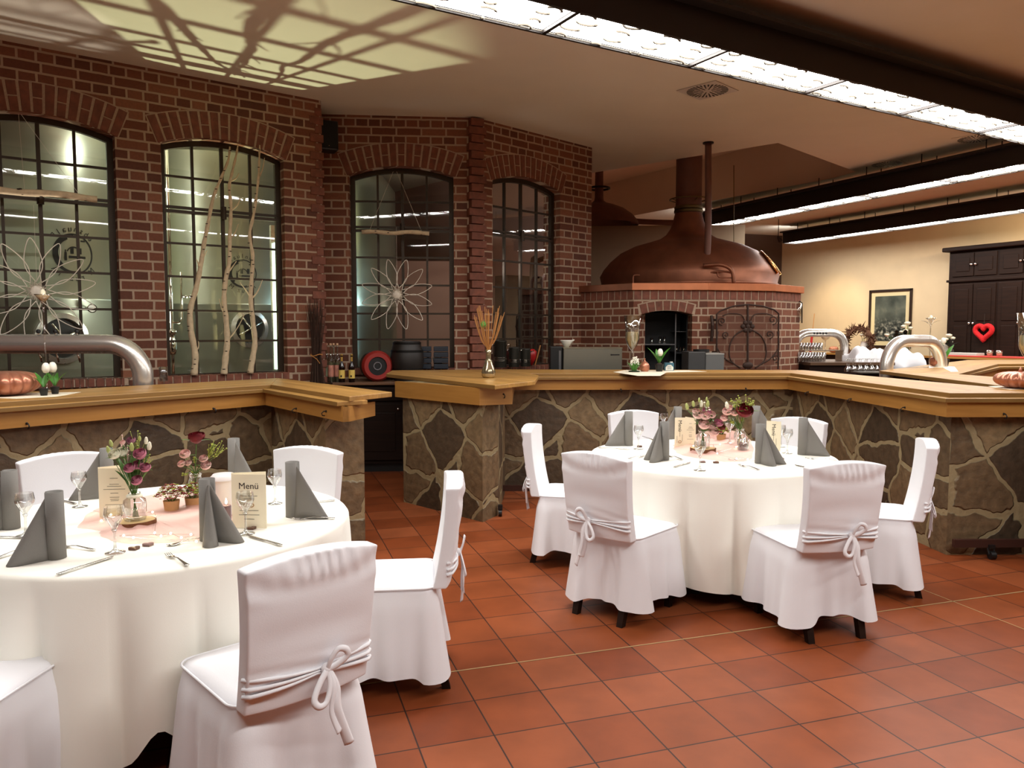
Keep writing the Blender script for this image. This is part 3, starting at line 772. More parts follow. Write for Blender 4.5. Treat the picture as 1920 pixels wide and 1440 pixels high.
    # legs
    for sx in (-1, 1):
        b = MB(); b.loft([[(sx*(.155)+dx, dy+.03, z) for dx, dy in ((-s_,-s_),(s_,-s_),(s_,s_),(-s_,s_))] if z > .2 else [(sx*.150+dx, -.035+dy, z) for dx, dy in ((-s_,-s_),(s_,-s_),(s_,s_),(-s_,s_))] for s_, z in ((.018,0),(.021,.25))], True, True, True)
        b.build('leg', DARKW, t)
        b = MB(); b.loft([[(sx*.18+dx, .41+dy, z) for dx, dy in ((-s_,-s_),(s_,-s_),(s_,s_),(-s_,s_))] for s_, z in ((.017,0),(.021,.25))], True, True, True)
        b.build('leg', DARKW, t)
    # sash and bow on the outside of the back
    if bow:
        zb = .565; yb = -.075
        sb = MB()
        for dz, am_ in ((.010,.010),(-.012,.004),(-.03,.0)):
            pts = []
            for i in range(25):
                u = -1.03+2.06*i/24; v = (zb-.47)/.45
                x, y, _ = bp_(u, v, -1); y += -.004 if abs(u) < .99 else .01
                pts.append((x, y, zb+dz*(.35+.65*abs(u))+.010*u*u*0+am_*abs(u)))
            sb.tube(pts, [.004+.003*abs(-1.03+2.06*i/24) for i in range(25)], 6)
        sb.build('sash', FABRIC, t, smooth=True)
        x0 = .03*(1 if seed % 2 else -1); yk = bp_(0, .2, -1)[1]-.012
        kb = MB(); kb.sph((x0, yk, zb), .019, 12, 8, (1,.8,1))
        kn = kb.build('bow', FABRIC, t, smooth=True)
        def ribbon(pts, w0, w1, nm, tw=0):
            pts = interp(pts, 8); r_ = MB(); rows = []; m_ = len(pts)
            for i, p in enumerate(pts):
                tt = (pts[min(i+1,m_-1)]-pts[max(i-1,0)]).normalized(); q = i/(m_-1)
                side = tt.cross(Vector((0,1,0))); side = side.normalized() if side.length > .01 else Vector((1,0,0))
                side = (side*cos(tw*q)+Vector((0,1,0))*sin(tw*q))
                wd = w0*(1-q)+w1*q
                rows.append([p+side*wd*k+Vector((0,-.006*cos(k*pi/2)*1.0,0)) for k in (-1,-.5,0,.5,1)])
            r_.loft(rows, False); return r_.build(nm, FABRIC, kn, smooth=True, solid=.0025)
        s_ = 1 if seed % 2 else -1
        k_ = Vector((x0, yk-.006, zb))
        def loop(ang, L_, w_):
            d = Vector((cos(ang), 0, sin(ang))); nrm = Vector((-d.z, 0, d.x))
            return [k_, k_+d*L_*.4+nrm*w_*.7+Vector((0,-.012,0)), k_+d*L_*.85+nrm*w_*.8+Vector((0,-.02,0)), k_+d*L_*1.0+Vector((0,-.024,0)), k_+d*L_*.85-nrm*w_*.8+Vector((0,-.02,0)), k_+d*L_*.4-nrm*w_*.6+Vector((0,-.01,0)), k_]
        ribbon(loop(R(50 if s_ > 0 else 130), .075, .026), .008, .012, 'ribbon_loop')
        ribbon(loop(R(-115 if s_ > 0 else -65), .105, .028), .008, .012, 'ribbon_loop')
        ribbon([k_, k_+Vector((s_*.015,-.012,-.06)), k_+Vector((s_*.008,-.01,-.13)), k_+Vector((s_*.03,-.014,-.20))], .010, .017, 'ribbon_tail', .5)
        ribbon([k_, k_+Vector((s_*.022,-.010,-.06)), k_+Vector((s_*.022,-.016,-.13)), k_+Vector((s_*.065,-.010,-.255))], .010, .016, 'ribbon_tail', -.4)
    return t
def put(c, bx_, by_, face):         # back-plane centre at the top of the back, facing direction in degrees
    a = R(face-90); lean = .075
    d = Vector((cos(R(face)), sin(R(face))))
    c.location = (bx_+d.x*lean, by_+d.y*lean, 0); c.rotation_euler = (0, 0, a); return c
GC = 'white covered chairs around the two tables'
c_a = chair('white covered chair with a bow, largest in front of the left table', seed=3)
c_b = chair('', seed=2)
put(c_a, -.605, 2.285, 133)
put(c_b, .45, 4.125, 48); c_b['label'] = 'white covered chair with a bow, front left of the right table, seat facing right'
def C(src, x, y, f, lab): return put(dup(src, label=lab), x, y, f)
C(c_a, -.27, 3.50, 186, 'white covered chair seen from its side, standing right of the left table')
C(c_b, -1.155, 4.33, 249, 'white covered chair behind the left table, in front of the stone pillar end')
C(c_b, -2.42, 4.10, 318, 'white covered chair behind the left table, at the far left under the bar')
C(c_a, -1.79, 2.06, 86, 'white covered chair cut off at the lower left corner')
C(c_a, 1.685, 3.835, 103, 'white covered chair with a bow, front right of the right table')
C(c_b, .135, 5.37, 348, 'white covered chair seen from its side, leftmost at the right table')
C(c_a, 2.53, 4.635, 160, 'white covered chair seen from its side, rightmost at the right table')
C(c_b, 1.0, 6.32, 286, 'white covered chair behind the right table, left of the flowers')
C(c_a, 2.18, 5.79, 220, 'white covered chair behind the right table, right of the flowers')
for o in COL.objects:
    if o.get('category') == 'chair': o['group'] = GC
# ================================================================== CEILING LAMP BEAMS
def beam(name_lab, p, ang, x0, x1, zb, wd=.43, hh=.26, mod=1.36, rods=True, wave=True, simple=False):
    """long hanging lamp: housing, diffuser panels, hangers. local x along the beam, y=0 is the near edge"""
    t = thing('hanging_lamp_beam', name_lab, 'ceiling lamp', (p[0], p[1], zb), ang, 'long hanging lamp beams')
    h = MB()
    h.box(x0, x1, -.012, .012, -.012, hh); h.box(x0, x1, wd-.012, wd+.012, -.012, hh); h.box(x0, x1, 0, wd, hh-.03, hh)
    h.box(x0, x1, -.11, -.012, hh-.03, hh); h.box(x0, x1, wd+.012, wd+.11, hh-.03, hh)  # flanges added so the beam shades a wider strip of ceiling
    h.build('housing', TRIMM, t)
    k = 0; x = x0
    while x < x1-.1:
        a, e = x+.02, min(x+mod-.02, x1-.02)
        d = MB(); n = 22; rows = []
        for j in range(7):
            v = j/6; y = .02+(wd-.04)*v; r_ = []
            for i in range(n+1):
                u = i/n; xx = a+(e-a)*u
                z = .012 - .010*(1-(2*v-1)**4)*(1-(2*u-1)**8)
                r_.append((xx, y, z))
            rows.append(r_)
        d.loft(rows, False)
        d.build('diffuser_panel', DIFF, t)
        d = MB(); rnd = random.Random(k*7+int(zb*100))
        m_ = int((e-a)/.17)
        if not simple:
            for q in range(4):                      # pressed wavy ribs of the panel
                y = .03+(wd-.06)*q/3
                for s_ in range(0, m_, 2):
                    xs_ = a+.04+(e-a-.08)*s_/m_+rnd.uniform(-.03,.03); ln = rnd.uniform(.08,.17)
                    yy = y+rnd.uniform(-.02,.02); w_ = rnd.choice((-1,1))*rnd.uniform(.012,.03)
                    d.tube(interp([(xs_, yy, -.003), (xs_+ln*.35, yy+w_, -.004), (xs_+ln*.8, yy+w_*.6, -.004), (xs_+ln, yy-w_*.5, -.004), (xs_+ln*.85, yy-w_*.2, -.003)], 3), .0085, 5)
        d.tube([(a,.02,.0),(e,.02,.0)], .004, 4); d.tube([(a,wd-.02,.0),(e,wd-.02,.0)], .004, 4)
        d.build('panel_ribs', mat('panel_rib_grey', srgb(84,76,64), .7), t)
        MB().box(x-.016, x+.016, 0, wd, -.012, .012).build('cross_bar', TRIMM, t)
        x += mod; k += 1
    if rods:
        x = x0+.4
        while x < x1:
            b = MB()
            for y in (.06, wd-.06): b.tube([(x, y, hh), (x, y, H-zb)], .008, 6)
            b.build('hanger_rod', TRIMM, t); x += .95
    return t
ZB = 3.68
u1 = gz(1085, 20, ZB); u2 = gz(1920, 233, ZB); a1 = atan2(u2.y-u1.y, u2.x-u1.x)
beam('near long hanging lamp with glowing ribbed panels, crossing the top right', u1, a1, -1.36*4, 1.36*5, ZB, rods=False)
v1_ = gz(1920, 305, ZB); v0_ = gz(1300, 427, ZB); a2 = atan2(v1_.y-v0_.y, v1_.x-v0_.x)
L2 = (v1_-v0_).length
t2 = beam('far long hanging lamp ending beside the copper chimney', v0_, a2, 0, L2+2.6, ZB, wd=.43)
v3 = gz(1468, 455.5, ZB); v4 = gz(1920, 391, ZB); a3 = atan2(v4.y-v3.y, v4.x-v3.x); L3 = (v4-v3).length
beam('farthest long hanging lamp, along the tan wall with the picture', v3, a3, 0, L3+4, ZB, wd=.43, simple=True)
# added lamp beam, unseen behind the camera, to light the chair backs
pb = Vector((u1.x, u1.y))+Vector((sin(a1), -cos(a1)))*4.6
beam('added long hanging lamp parallel to the near one, unseen behind the camera', (pb.x, pb.y), a1, -4, 5, ZB, simple=True)
# ================================================================== BREW ROOM BEHIND THE WINDOWS
def wrap(cx, cy, r, ang0):           # maps (u along the tank, v up) onto a cylinder face
    def f(u, v, o=0.0):
        a = ang0+u/r; return Vector((cx+(r+o)*cos(a), cy+(r+o)*sin(a), v))
    return f
def mesh_map(name, m, parent, verts, faces, f):
    b = MB(); b.v = [tuple(f(*p)) for p in verts]; b.f = faces; b.mi = [0]*len(faces)
    o = b.build(name, m); 
    if parent is not None: adopt(o, parent)
    return o
def text_geo(s, size):
    cu = bpy.data.curves.new('t', 'FONT'); cu.body = s; cu.size = size; cu.align_x = 'CENTER'; cu.align_y = 'CENTER'; cu.resolution_u = 2
    o = bpy.data.objects.new('t', cu); me = bpy.data.meshes.new_from_object(o)
    v = [(a.co.x, a.co.y) for a in me.vertices]; f = [list(p.vertices) for p in me.polygons]
    bpy.data.objects.remove(o); bpy.data.meshes.remove(me); bpy.data.curves.remove(cu); return v, f
TINK = mat('black_print', srgb(30, 30, 28), .5)
def tank(label, t, y, r, z0, z1, logo=None, hatch=None, n=64):
    c = pA(t, y) if not isinstance(t, Vector) else t
    T = thing('brewing_tank', label, 'tank', (c.x, c.y, 0), 0, 'steel tanks in the brew room')
    b = MB(); b.lathe([(0,z0),(r*.6,z0+.05),(r,z0+.22),(r,1.9),(r+.004,1.905),(r+.004,1.925),(r,1.93),(r,z1-.25),(r*.6,z1-.05),(0,z1)], n)
    b.build('tank_shell', TANK, T, smooth=True, auto=50)
    for k in range(3): MB().tube([(r*.7*cos(k*2.1+.3), r*.7*sin(k*2.1+.3), 0), (r*.7*cos(k*2.1+.3), r*.7*sin(k*2.1+.3), z0+.15)], .04, 10).build('tank_foot', STEEL, T, smooth=True)
    toc = atan2(-c.y, -c.x)           # direction from the tank to the guests
    if logo:
        du, zl, R0, top, bot = logo
        f = wrap(0, 0, r, toc+du/r); V_, F_ = [], []
        def arc(r0, r1, a0, a1, nn=40):
            b0 = len(V_)
            for i in range(nn+1):
                a = a0+(a1-a0)*i/nn; V_.append((r0*cos(a), r0*sin(a))); V_.append((r1*cos(a), r1*sin(a)))
            for i in range(nn): F_.append([b0+2*i, b0+2*i+1, b0+2*i+3, b0+2*i+2])
        arc(R0*.86, R0, pi*.5, pi*1.6); arc(R0*.93, R0, pi*1.6, pi*2.5); arc(R0*.74, R0*.90, pi*.62, pi*1.25)
        def blk(x0, y0, x1, y1):
            b0 = len(V_); V_.extend([(x0,y0),(x1,y0),(x1,y1),(x0,y1)]); F_.append([b0,b0+1,b0+2,b0+3])
        blk(-R0*.45,-R0*.35,-R0*.34,R0*.05); blk(-R0*.42,R0*.05,-R0*.37,R0*.18); blk(-R0*.25,-R0*.22,R0*.6,-R0*.10); blk(-.03,.0,.0,.06); blk(.05,.0,.08,.06); blk(-.12,R0*.62,.12,R0*.70)
        arc(R0*.30, R0*.36, pi*.1, pi*.9, 12)
        for word, up in ((top, 1), (bot, -1)):
            m_ = len(word)
            for k, ch in enumerate(word):
                if ch == ' ': continue
                a = (pi/2+(k-(m_-1)/2)*-.24) if up > 0 else (-pi/2+(k-(m_-1)/2)*.24)
                rr = R0*1.22; v, fc = text_geo(ch, R0*.42); b0 = len(V_)
                rot = a-pi/2 if up > 0 else a+pi/2
                for x, yy in v:
                    x = -x
                    V_.append((rr*cos(a)+x*cos(rot)-yy*sin(rot), rr*sin(a)+x*sin(rot)+yy*cos(rot)))
                F_.extend([[b0+i for i in q] for q in fc])
        b = MB(); b.v = [tuple(f(u, zl+v, .003)) for u, v in V_]; b.f = F_; b.mi = [0]*len(F_)
        b.build('printed_emblem', TINK, T)
    if hatch:
        du, zh, rh = hatch; a = toc+du/r; d = Vector((cos(a), sin(a), 0)); s = Vector((-d.y, d.x, 0)); q = Vector((0,0,1))
        p0 = d*r+q*zh
        def circ(rad, o): return [p0+d*o+(s*cos(2*pi*i/36)+q*sin(2*pi*i/36))*rad for i in range(36)]
        b = MB(); b.loft([circ(rh+.03,-.12), circ(rh+.03,.03), circ(rh-.02,.05), circ(rh-.03,.0), circ(rh-.03,-.1)], True); h = b.build('manhole_rim', STEEL, T, smooth=True, auto=50)
        b = MB(); b.loft([circ(rh-.03,.008), circ(.01,.012)], True, False, True); b.build('manhole_opening', mat('dark_hollow', srgb(12,11,9), .6), T)
        b = MB()
        for an_ in (.5, 2.2): b.tube([p0+d*.06+(s*cos(an_)+q*sin(an_))*rh*.8, p0+d*.06-(s*cos(an_)+q*sin(an_))*rh*.8], .012, 8)
        b.sph(p0+d*.08, .03, 10, 8); b.build('manhole_handle', CHROME, T, smooth=True)
    return T
tank('large steel brewing tank with a printed emblem behind the leftmost window', .15, 1.75, 1.15, .45, 3.9, (.53, 2.36, .20, 'Plaunsbe', 'Al zur M'), (.38, 1.52, .22))
tank('large steel brewing tank behind the window with the birch branches', 2.45, 2.38, 1.1, .45, 3.95, (.30, 2.28, .17, 'raulner', 'M zurer'), (.36, 1.62, .20))
tank('slim steel tank at the left edge of the middle window', Vector((-1.95, 10.45, 0)), 0, .38, .3, 3.7)
# steel pipes and a sight glass behind the second window
P_ = thing('steel_pipe_stand', 'thin steel pipe with valves behind the left edge of the birch window', 'pipe', pA(1.42, .42))
b = MB(); pb_ = Vector((0,0,0)); b.tube([(0,0,0),(0,0,3.6)], .018, 10)
o = b.build('pipe', CHROME, P_, smooth=True)
b = MB(); b.tube([(-.06,0,2.05),(-.06,0,1.72),(-.03,0,1.68),(.08,0,1.68),(.11,0,1.72),(.11,0,2.2)], .012, 8); b.tube([(.11,0,1.95),(.20,0,1.95)], .014, 8); b.sph((.21,0,1.95),.022,8,6); b.build('valve_loop', CHROME, P_, smooth=True)
b = MB(); b.lathe([(.0,1.34),(.03,1.35),(.045,1.40),(.045,1.48),(.028,1.52),(.028,1.56),(.05,1.57),(.05,1.6),(.0,1.61)], 14); b.build('pump_head', CHROME, P_, smooth=True)
ga = thing('pressure_gauge', 'round white pressure gauge above the tank manhole in the leftmost window', 'gauge', pA(.72, .62, 1.82))
b = MB(Matrix.Rotation(angA, 4, 'Z')); b.tube([(0,.03,0),(0,0,0)], .045, 20); b.build('gauge_case', CHROME, ga, smooth=True, auto=40)
b = MB(Matrix.Rotation(angA, 4, 'Z')); b.tube([(0,-.001,0),(0,-.004,0)], .036, 20); b.build('gauge_dial', WHITE, ga)
MB(Matrix.Rotation(angA, 4, 'Z')).tube([(0,.03,0),(0,1.0,-.05)], .01, 8).build('gauge_stem', CHROME, ga)
# bright tube lamps of the brew room
for (p, lab, hgt) in ((pA(2.62, .62), 'upright tube lamp glowing at the right edge of the birch window', 2.6), (Vector((-2.16, 9.95, 0)), 'upright bluish tube lamp at the left edge of the middle window', 2.7)):
    t = thing('tube_lamp', lab, 'lamp', (p.x, p.y, .0))
    col = (.75, 1, .82, 1) if 'birch' in lab else (.5, .78, 1, 1)
    MB().box(-.05,.05,.03,.08,.9,hgt+.2).build('lamp_back', STEEL, t, rz=angA)
    MB().tube([(0,0,1.15),(0,0,hgt)], .032, 12).build('lamp_tube', mat('tube_glow_'+('green' if 'birch' in lab else 'blue'), col, .5, emit=col, es=3.0 if 'birch' in lab else 1.3), t, smooth=True)
    MB().box(-.045,.045,-.04,.05,0,1.15).build('lamp_post', STEEL, t)
# things seen through the middle and the slanted window
sh = thing('brewroom_cabinet', 'dark cabinet and pipe seen through the slanted window', 'cabinet', (.30, 10.75, 0), R(35))
MB().box(-.45,.15,0,.3,0,2.35).build('cabinet_body', DARKW, sh, bev=.01)
MB().tube(interp([(-.1,-.1,0),(-.1,-.1,2.35),(.0,-.1,2.55),(.25,-.1,2.62)],6), .035, 10).build('bent_pipe', IRON, sh, smooth=True)
cr = thing('brewroom_partition', 'pinkish board standing behind the middle window', 'board', (-1.2, 11.2, 0), R(5))
MB().box(-.55,.55,0,.06,0,2.6).build('board', PINKW, cr, bev=.005)
MB().box(-.6,-.55,-.02,.08,0,2.62).build('board_post', DARKW, cr)
def crate_stack(p, n, lab):
    for k in range(n):
        b = MB(); b.box(-.085,.085,-.12,.12,0,.055); c = b.build('bottle_crate', mat('blue_black_crate', srgb(26,34,46), .45), None, loc=(p.x, p.y, p.z+k*.068), rz=angB, bev=.006)
        tag(c, lab % ('bottom', 'second from the bottom', 'third from the bottom', 'fourth from the bottom')[k] if k < n-1 else lab % 'topmost', 'crate', 'small crates on the middle window sill')
def pB(t, y=0, z=0):
    u = Vector((cos(angB), sin(angB), 0)); return Vector((B0.x, B0.y, 0))+u*t+Vector((-u.y, u.x, 0))*y+Vector((0,0,z))
def pC(t, y=0, z=0):
    u = Vector((cos(angC), sin(angC), 0)); return Vector((B1.x, B1.y, 0))+u*t+Vector((-u.y, u.x, 0))*y+Vector((0,0,z))
crate_stack(pB(1.18, -.13, SILL), 4, 'small dark crate, %s of the left stack on the middle sill')
crate_stack(pB(1.38, -.13, SILL), 4, 'small dark crate, %s of the right stack on the middle sill')

# ------------------------------------------------------------------ window decorations
WIRE = mat('white_glitter_wire', srgb(232, 222, 206), .5)
def wire_star(name, label, c, rr, ang, np_=12, hang=None, rot=0):
    t = thing(name, label, 'wire star', c, ang)
    for k in range(np_):
        a = 2*pi*k/np_+rot; d = Vector((cos(a), 0, sin(a))); s = Vector((-sin(a), 0, cos(a))); w = rr*.15
        pts = interp([d*rr*.18, d*rr*.45+s*w*.9, d*rr*.75+s*w*.75, d*rr, d*rr*.75-s*w*.75, d*rr*.45-s*w*.9, d*rr*.18], 5)
        pts = [p+Vector((0, .02*sin(k*2+i*.2), 0)) for i, p in enumerate(pts)]
        MB().tube(pts, .0042, 5).build('wire_petal', WIRE, t, smooth=True)
    rnd = random.Random(3); b = MB(); 
    pts = [(rr*.2*cos(i*2.4)*rnd.uniform(.6,1), rnd.uniform(-.02,.02), rr*.2*sin(i*2.4)*rnd.uniform(.6,1)) for i in range(70)]
    b.tube(pts, .004, 4); b.sph((0,0,0), rr*.12, 12, 8, (1,.4,1)); b.build('wire_centre', WIRE, t)
    if hang: MB().tube([(0,0,rr*.2),(0,0,hang)], .0012, 4).build('hanging_thread', WIRE, t)
    return t
wire_star('wire_star', 'large white wire star hanging in the leftmost window', gz(76,561,2.0)*0+pA(.18,-.16,1.94), .47, angA, 13, .75, .2)
wire_star('wire_star', 'white wire star hanging in the middle window', pB(.87,-.10,2.02), .42, angB, 12, .78, .25)
def birch_rod(label, p, ang, L_, r=.028):
    t = thing('birch_log', label, 'branch', p, ang)
    pts = [(-L_/2+L_*i/12, .004*sin(i*1.3), .008*sin(i*.9)) for i in range(13)]
    MB().tube(pts, [r*(1+.08*sin(i*2.1)) for i in range(13)], 12).build('log', BIRCH, t, smooth=True)
    b = MB(); rnd = random.Random(int(L_*100))
    for i in range(9):
        x = rnd.uniform(-L_*.45, L_*.45); a = rnd.uniform(0, 6.28); b.sph((x, r*.9*cos(a), r*.9*sin(a)), .009, 8, 6, (1.6,.7,.7))
    b.build('bark_knots', KNOT, t)
    return t
t = birch_rod('pale birch log hanging across the leftmost window', pA(.12,-.14,2.80), angA, 1.12, .03)
MB().tube([(0,0,.02),(-.02,0,.66)], .0012, 4).build('hanging_thread', WIRE, t); MB().tube([(.42,0,.02),(.0,0,.66)], .0012, 4).build('hanging_thread', WIRE, t)
t = birch_rod('short birch log hanging in the middle window above the star', pB(.86,-.10,2.74), angB, .78, .024)
MB().tube([(.30,0,.02),(.02,0,.70)], .0016, 4).build('hanging_thread', WIRE, t); MB().tube([(-.30,0,.02),(-.02,0,.70)], .0016, 4).build('hanging_thread', WIRE, t)
def onA(px, py, y=-.06):
    r = ray(px, py); n = Vector((-uA.y, uA.x, 0)); o = Vector((A0.x, A0.y, 0))+n*y
    t = (o.x*n.x+o.y*n.y)/(r[0]*n.x+r[1]*n.y); return Vector((r[0]*t, r[1]*t, CAMH+r[2]*t))
def branch(label, pts, r0, r1, twigs):
    base = onA(*pts[0]); base.z = SILL+.002
    t = thing('birch_branch', label, 'branch', base, 0, 'birch branches standing in the second window')
    P = interp([onA(x, y)-base for x, y in pts], 5); P[0].z = 0; m = len(P)
    MB().tube(P, [r0+(r1-r0)*i/(m-1)*1.0+.0025*sin(i*1.7) for i in range(m)], 10).build('stem', BIRCH, t, smooth=True)
    b = MB(); rnd = random.Random(int(pts[0][0]))
    for i in range(16):
        k = rnd.randrange(1, m-2); p = P[k]; b.sph(p+Vector((rnd.uniform(-1,1)*r0*.5, -r0*(1-.6*k/m)*.9, 0)), .0075, 6, 5, (1.8,.8,.6))
    b.build('bark_knots', KNOT, t)
    for tw in twigs:
        MB().tube(interp([onA(x, y, -.07)-base for x, y in tw], 4), [.010-.0012*i*.8 if i < 6 else .004 for i in range(4*(len(tw)-1)+1)], 6).build('twig', BIRCH, t, smooth=True)
branch('left birch branch in the second window, leaning right to cross the middle one', [(364,703),(366,665),(358,620),(357,580),(368,540),(376,500),(382,460),(390,420),(400,370),(414,335),(428,300),(431,275)], .034, .009, [[(372,500),(382,482),(388,470)],[(374,500),(370,490),(368,486)],[(364,660),(372,652),(372,640)]])
branch('middle birch branch in the second window, forked near its top', [(420,703),(423,670),(426,640),(424,600),(420,560),(424,520),(430,490),(431,440),(433,390),(430,350),(436,320),(443,290),(446,272)], .034, .008, [[(426,640),(438,625),(448,610),(458,590)],[(427,512),(436,500),(443,490)],[(424,590),(416,580),(411,560)],[(431,448),(440,438),(447,420)],[(433,395),(445,385),(450,372)],[(431,340),(442,335),(448,325)]])
branch('right birch branch in the second window, thin and nearly straight', [(469,700),(474,670),(478,640),(474,600),(470,560),(472,520),(474,480),(468,440),(476,400),(484,340),(486,300),(487,272)], .032, .008, [[(471,560),(462,545),(450,530)],[(472,560),(484,545),(492,525)],[(487,330),(493,315),(496,296)]])
# glasses and small things on the window ledge side
# ================================================================== BREWING KETTLE ON ITS BRICK HOUSING
KC = Vector((2.62, 11.55))
LZ0, LZ1 = 2.115, 2.205
hp = [Vector((.93,10.62)), Vector((1.567,9.95)), Vector((2.52,9.95)), Vector((3.44,10.2)), Vector((4.03,10.79)), Vector((4.0,12.2)), Vector((3.1,13.1)), Vector((1.9,13.1)), Vector((1.0,12.3))]
KH = thing('kettle_housing', 'octagonal brick housing with a copper ledge under the large copper kettle', 'brick housing', (KC.x, KC.y, 0))
def face(a, b_, z0, z1, holes=None, name='brick_face'):
    d = b_-a; Ln = d.length; ang = atan2(d.y, d.x); b = MB(); t = .25
    if holes:
        x0, x1, zs, zr = holes; n = 12; cm = (x0+x1)/2; hw = (x1-x0)/2
        for y in (0, t):
            b.poly([(0,y,z0),(x0,y,z0),(x0,y,z1),(0,y,z1)]); b.poly([(x1,y,z0),(Ln,y,z0),(Ln,y,z1),(x1,y,z1)])
            for k in range(n):
                p, q = x0+(x1-x0)*k/n, x0+(x1-x0)*(k+1)/n
                b.poly([(p,y,arcz(p,cm,hw,zs,zr)),(q,y,arcz(q,cm,hw,zs,zr)),(q,y,z1),(p,y,z1)])
        for k in range(n):
            p, q = x0+(x1-x0)*k/n, x0+(x1-x0)*(k+1)/n
            b.poly([(p,0,arcz(p,cm,hw,zs,zr)),(q,0,arcz(q,cm,hw,zs,zr)),(q,t,arcz(q,cm,hw,zs,zr)),(p,t,arcz(p,cm,hw,zs,zr))])
        for x in (x0, x1): b.poly([(x,0,z0),(x,t,z0),(x,t,zs),(x,0,zs)])
    else: b.box(0, Ln, 0, t, z0, z1)
    o = b.build(name, BRICK, loc=(a.x, a.y, 0), rz=ang); adopt(o, KH)
    # standing course under the ledge
    vb = MB(); mo = MB(); mo.box(0, Ln, -.004, .02, LZ0-.125, LZ0); nn = max(2, int(Ln/.097)); st_ = Ln/nn
    for k in range(nn): vb.box(k*st_+.007, (k+1)*st_-.007, -.010, .02, LZ0-.118, LZ0-.002)
    if holes:
        mo.extr([(x0-.03+ (x1-x0+.06)*k/12, arcz(x0+(x1-x0)*k/12,cm,hw,zs,zr)) for k in range(13)]+[(x1+.05-(x1-x0+.10)*k/12, arcz(x1-(x1-x0)*k/12,cm,hw,zs,zr)+.135) for k in range(13)], -.004, .02)
        for k in range(7):
            a_, e_ = x0+(x1-x0)*(k+.08)/7, x0+(x1-x0)*(k+.92)/7; sp = 1.10
            za, ze = arcz(a_,cm,hw,zs,zr)+.006, arcz(e_,cm,hw,zs,zr)+.006
            vb.extr([(a_,za),(e_,ze),(cm+(e_-cm)*sp,ze+.118),(cm+(a_-cm)*sp,za+.118)], -.010, .02)
    ob = mo.build('mortar_course', MORTAR, loc=(a.x,a.y,0), rz=ang); adopt(ob, KH)
    ob = vb.build('standing_brick_course', VBRICK, loc=(a.x,a.y,0), rz=ang, bev=.003); adopt(ob, KH)
for i in range(len(hp)-1):
    face(hp[i], hp[i+1], 0, LZ0, (.10, .76, 1.80, .055) if i == 1 else None)
# ledge
def grow(pts, d): 
    c = KC; return [p+(p-c).normalized()*d for p in pts]
for i in range(len(hp)-1):
    a, b_ = grow([hp[i], hp[i+1]], .05); ai, bi = grow([hp[i], hp[i+1]], -.35)
    m_ = COPPERB if i in (1, 2, 3) else COPPER  # brighter copper on the front faces paints in the light they catch
    slab('copper_ledge', m_, KH, [a, b_, bi, ai], LZ0, LZ1, .004)
slab('housing_top', COPPER, KH, grow(hp, -.2), LZ0+.01, LZ1-.01)
# niche with dark shelves
nf = gy(1207, 640, 9.95); nx0 = hp[1].x+.10; nx1 = hp[1].x+.76
NI = thing('niche_shelf', 'dark metal shelf unit inside the arched niche of the brick housing', 'shelf', ((nx0+nx1)/2, 10.25, 0))
cx_ = (nx0+nx1)/2; HOL = mat('black_niche_lining', srgb(10,10,11), .6)
MB().box(nx0-cx_+.0, nx1-cx_-.0, .35, .37, .2, 1.84).build('back_panel', HOL, NI)
MB().box(nx0-cx_-.0, nx0-cx_+.015, -.04, .36, .2, 1.80).build('side_panel', HOL, NI); MB().box(nx1-cx_-.015, nx1-cx_, -.04, .36, .2, 1.80).build('side_panel', HOL, NI)
EDGE = mat('grey_metal_edge', srgb(120,120,122), .35, .7)
for z in (.95, 1.405): MB().box(nx0-cx_+.04, nx0-cx_+.50, -.05, .34, z, z+.014).build('shelf_board', EDGE, NI)
for x in (nx0-cx_+.035, nx0-cx_+.50): MB().box(x-.007, x+.007, -.055, -.035, .2, 1.82).build('upright', EDGE, NI)
MB().box(nx0-cx_+.51, nx1-cx_-.015, -.03, .34, 1.29, 1.31).build('shelf_board', HOL, NI); MB().box(nx0-cx_+.51, nx1-cx_-.015, -.03, .34, 1.58, 1.585).build('shelf_board', EDGE, NI)
def small_glass(p, h=.09, r=.022, lab='small glass on the niche shelf', grp='small glasses in the brick niche', wide=1.25):
    b = MB(); b.lathe([(0,.004),(r*.9,.004),(r*.95,.0),(r*1.0,.002),(r*wide,h),(r*wide-.002,h),(r*.9,.01),(0,.01)], 14)
    o = b.build('small_glass', GLASS, smooth=True, loc=p); return tag(o, lab, 'glass', grp)
nb = ['first', 'second', 'third']
for k, x in enumerate((.20, .31, .37)): small_glass((nx0+x, 10.28, 1.42), .095 if k else .08, .018, 'small clear glass on the left niche shelf, %s from the left' % nb[k])
for k, x in enumerate((.535, .585, .63)): small_glass((nx0+x, 10.28, 1.311), .07, .016, 'small clear glass in the narrow right part of the niche, %s from the left' % nb[k])
# kettle dome, neck, chimney
K = thing('brewing_kettle', 'large copper brewing kettle with a tall chimney on the brick housing', 'kettle', (KC.x, KC.y, LZ1))
def kz(py): return CAMH+(620-py)/1440*11.55
prof = [(1.27,0),(1.30,.02),(1.30,.05),(1.275,.07)]
for px, py in ((1117,521),(1124,508),(1136,494),(1155,478),(1180,466),(1205,459),(1228,452),(1240,444),(1248,432),(1253,418),(1256,405)):
    prof.append(((1281-px)/1440*11.6*.985, kz(py)-LZ1))
MB().lathe(prof, 72).build('kettle_dome', COPPER, K, smooth=True)
rn = 23.5/1440*11.6
MB().lathe([(rn+.005, kz(405)-LZ1),(rn+.0, kz(385)-LZ1),(rn-.0, kz(300)-LZ1),(rn, H+.8-LZ1)], 40).build('chimney', CHIM, K, smooth=True)
BRS = mat('tarnished_brass_band', srgb(110,94,60), .4, .8)
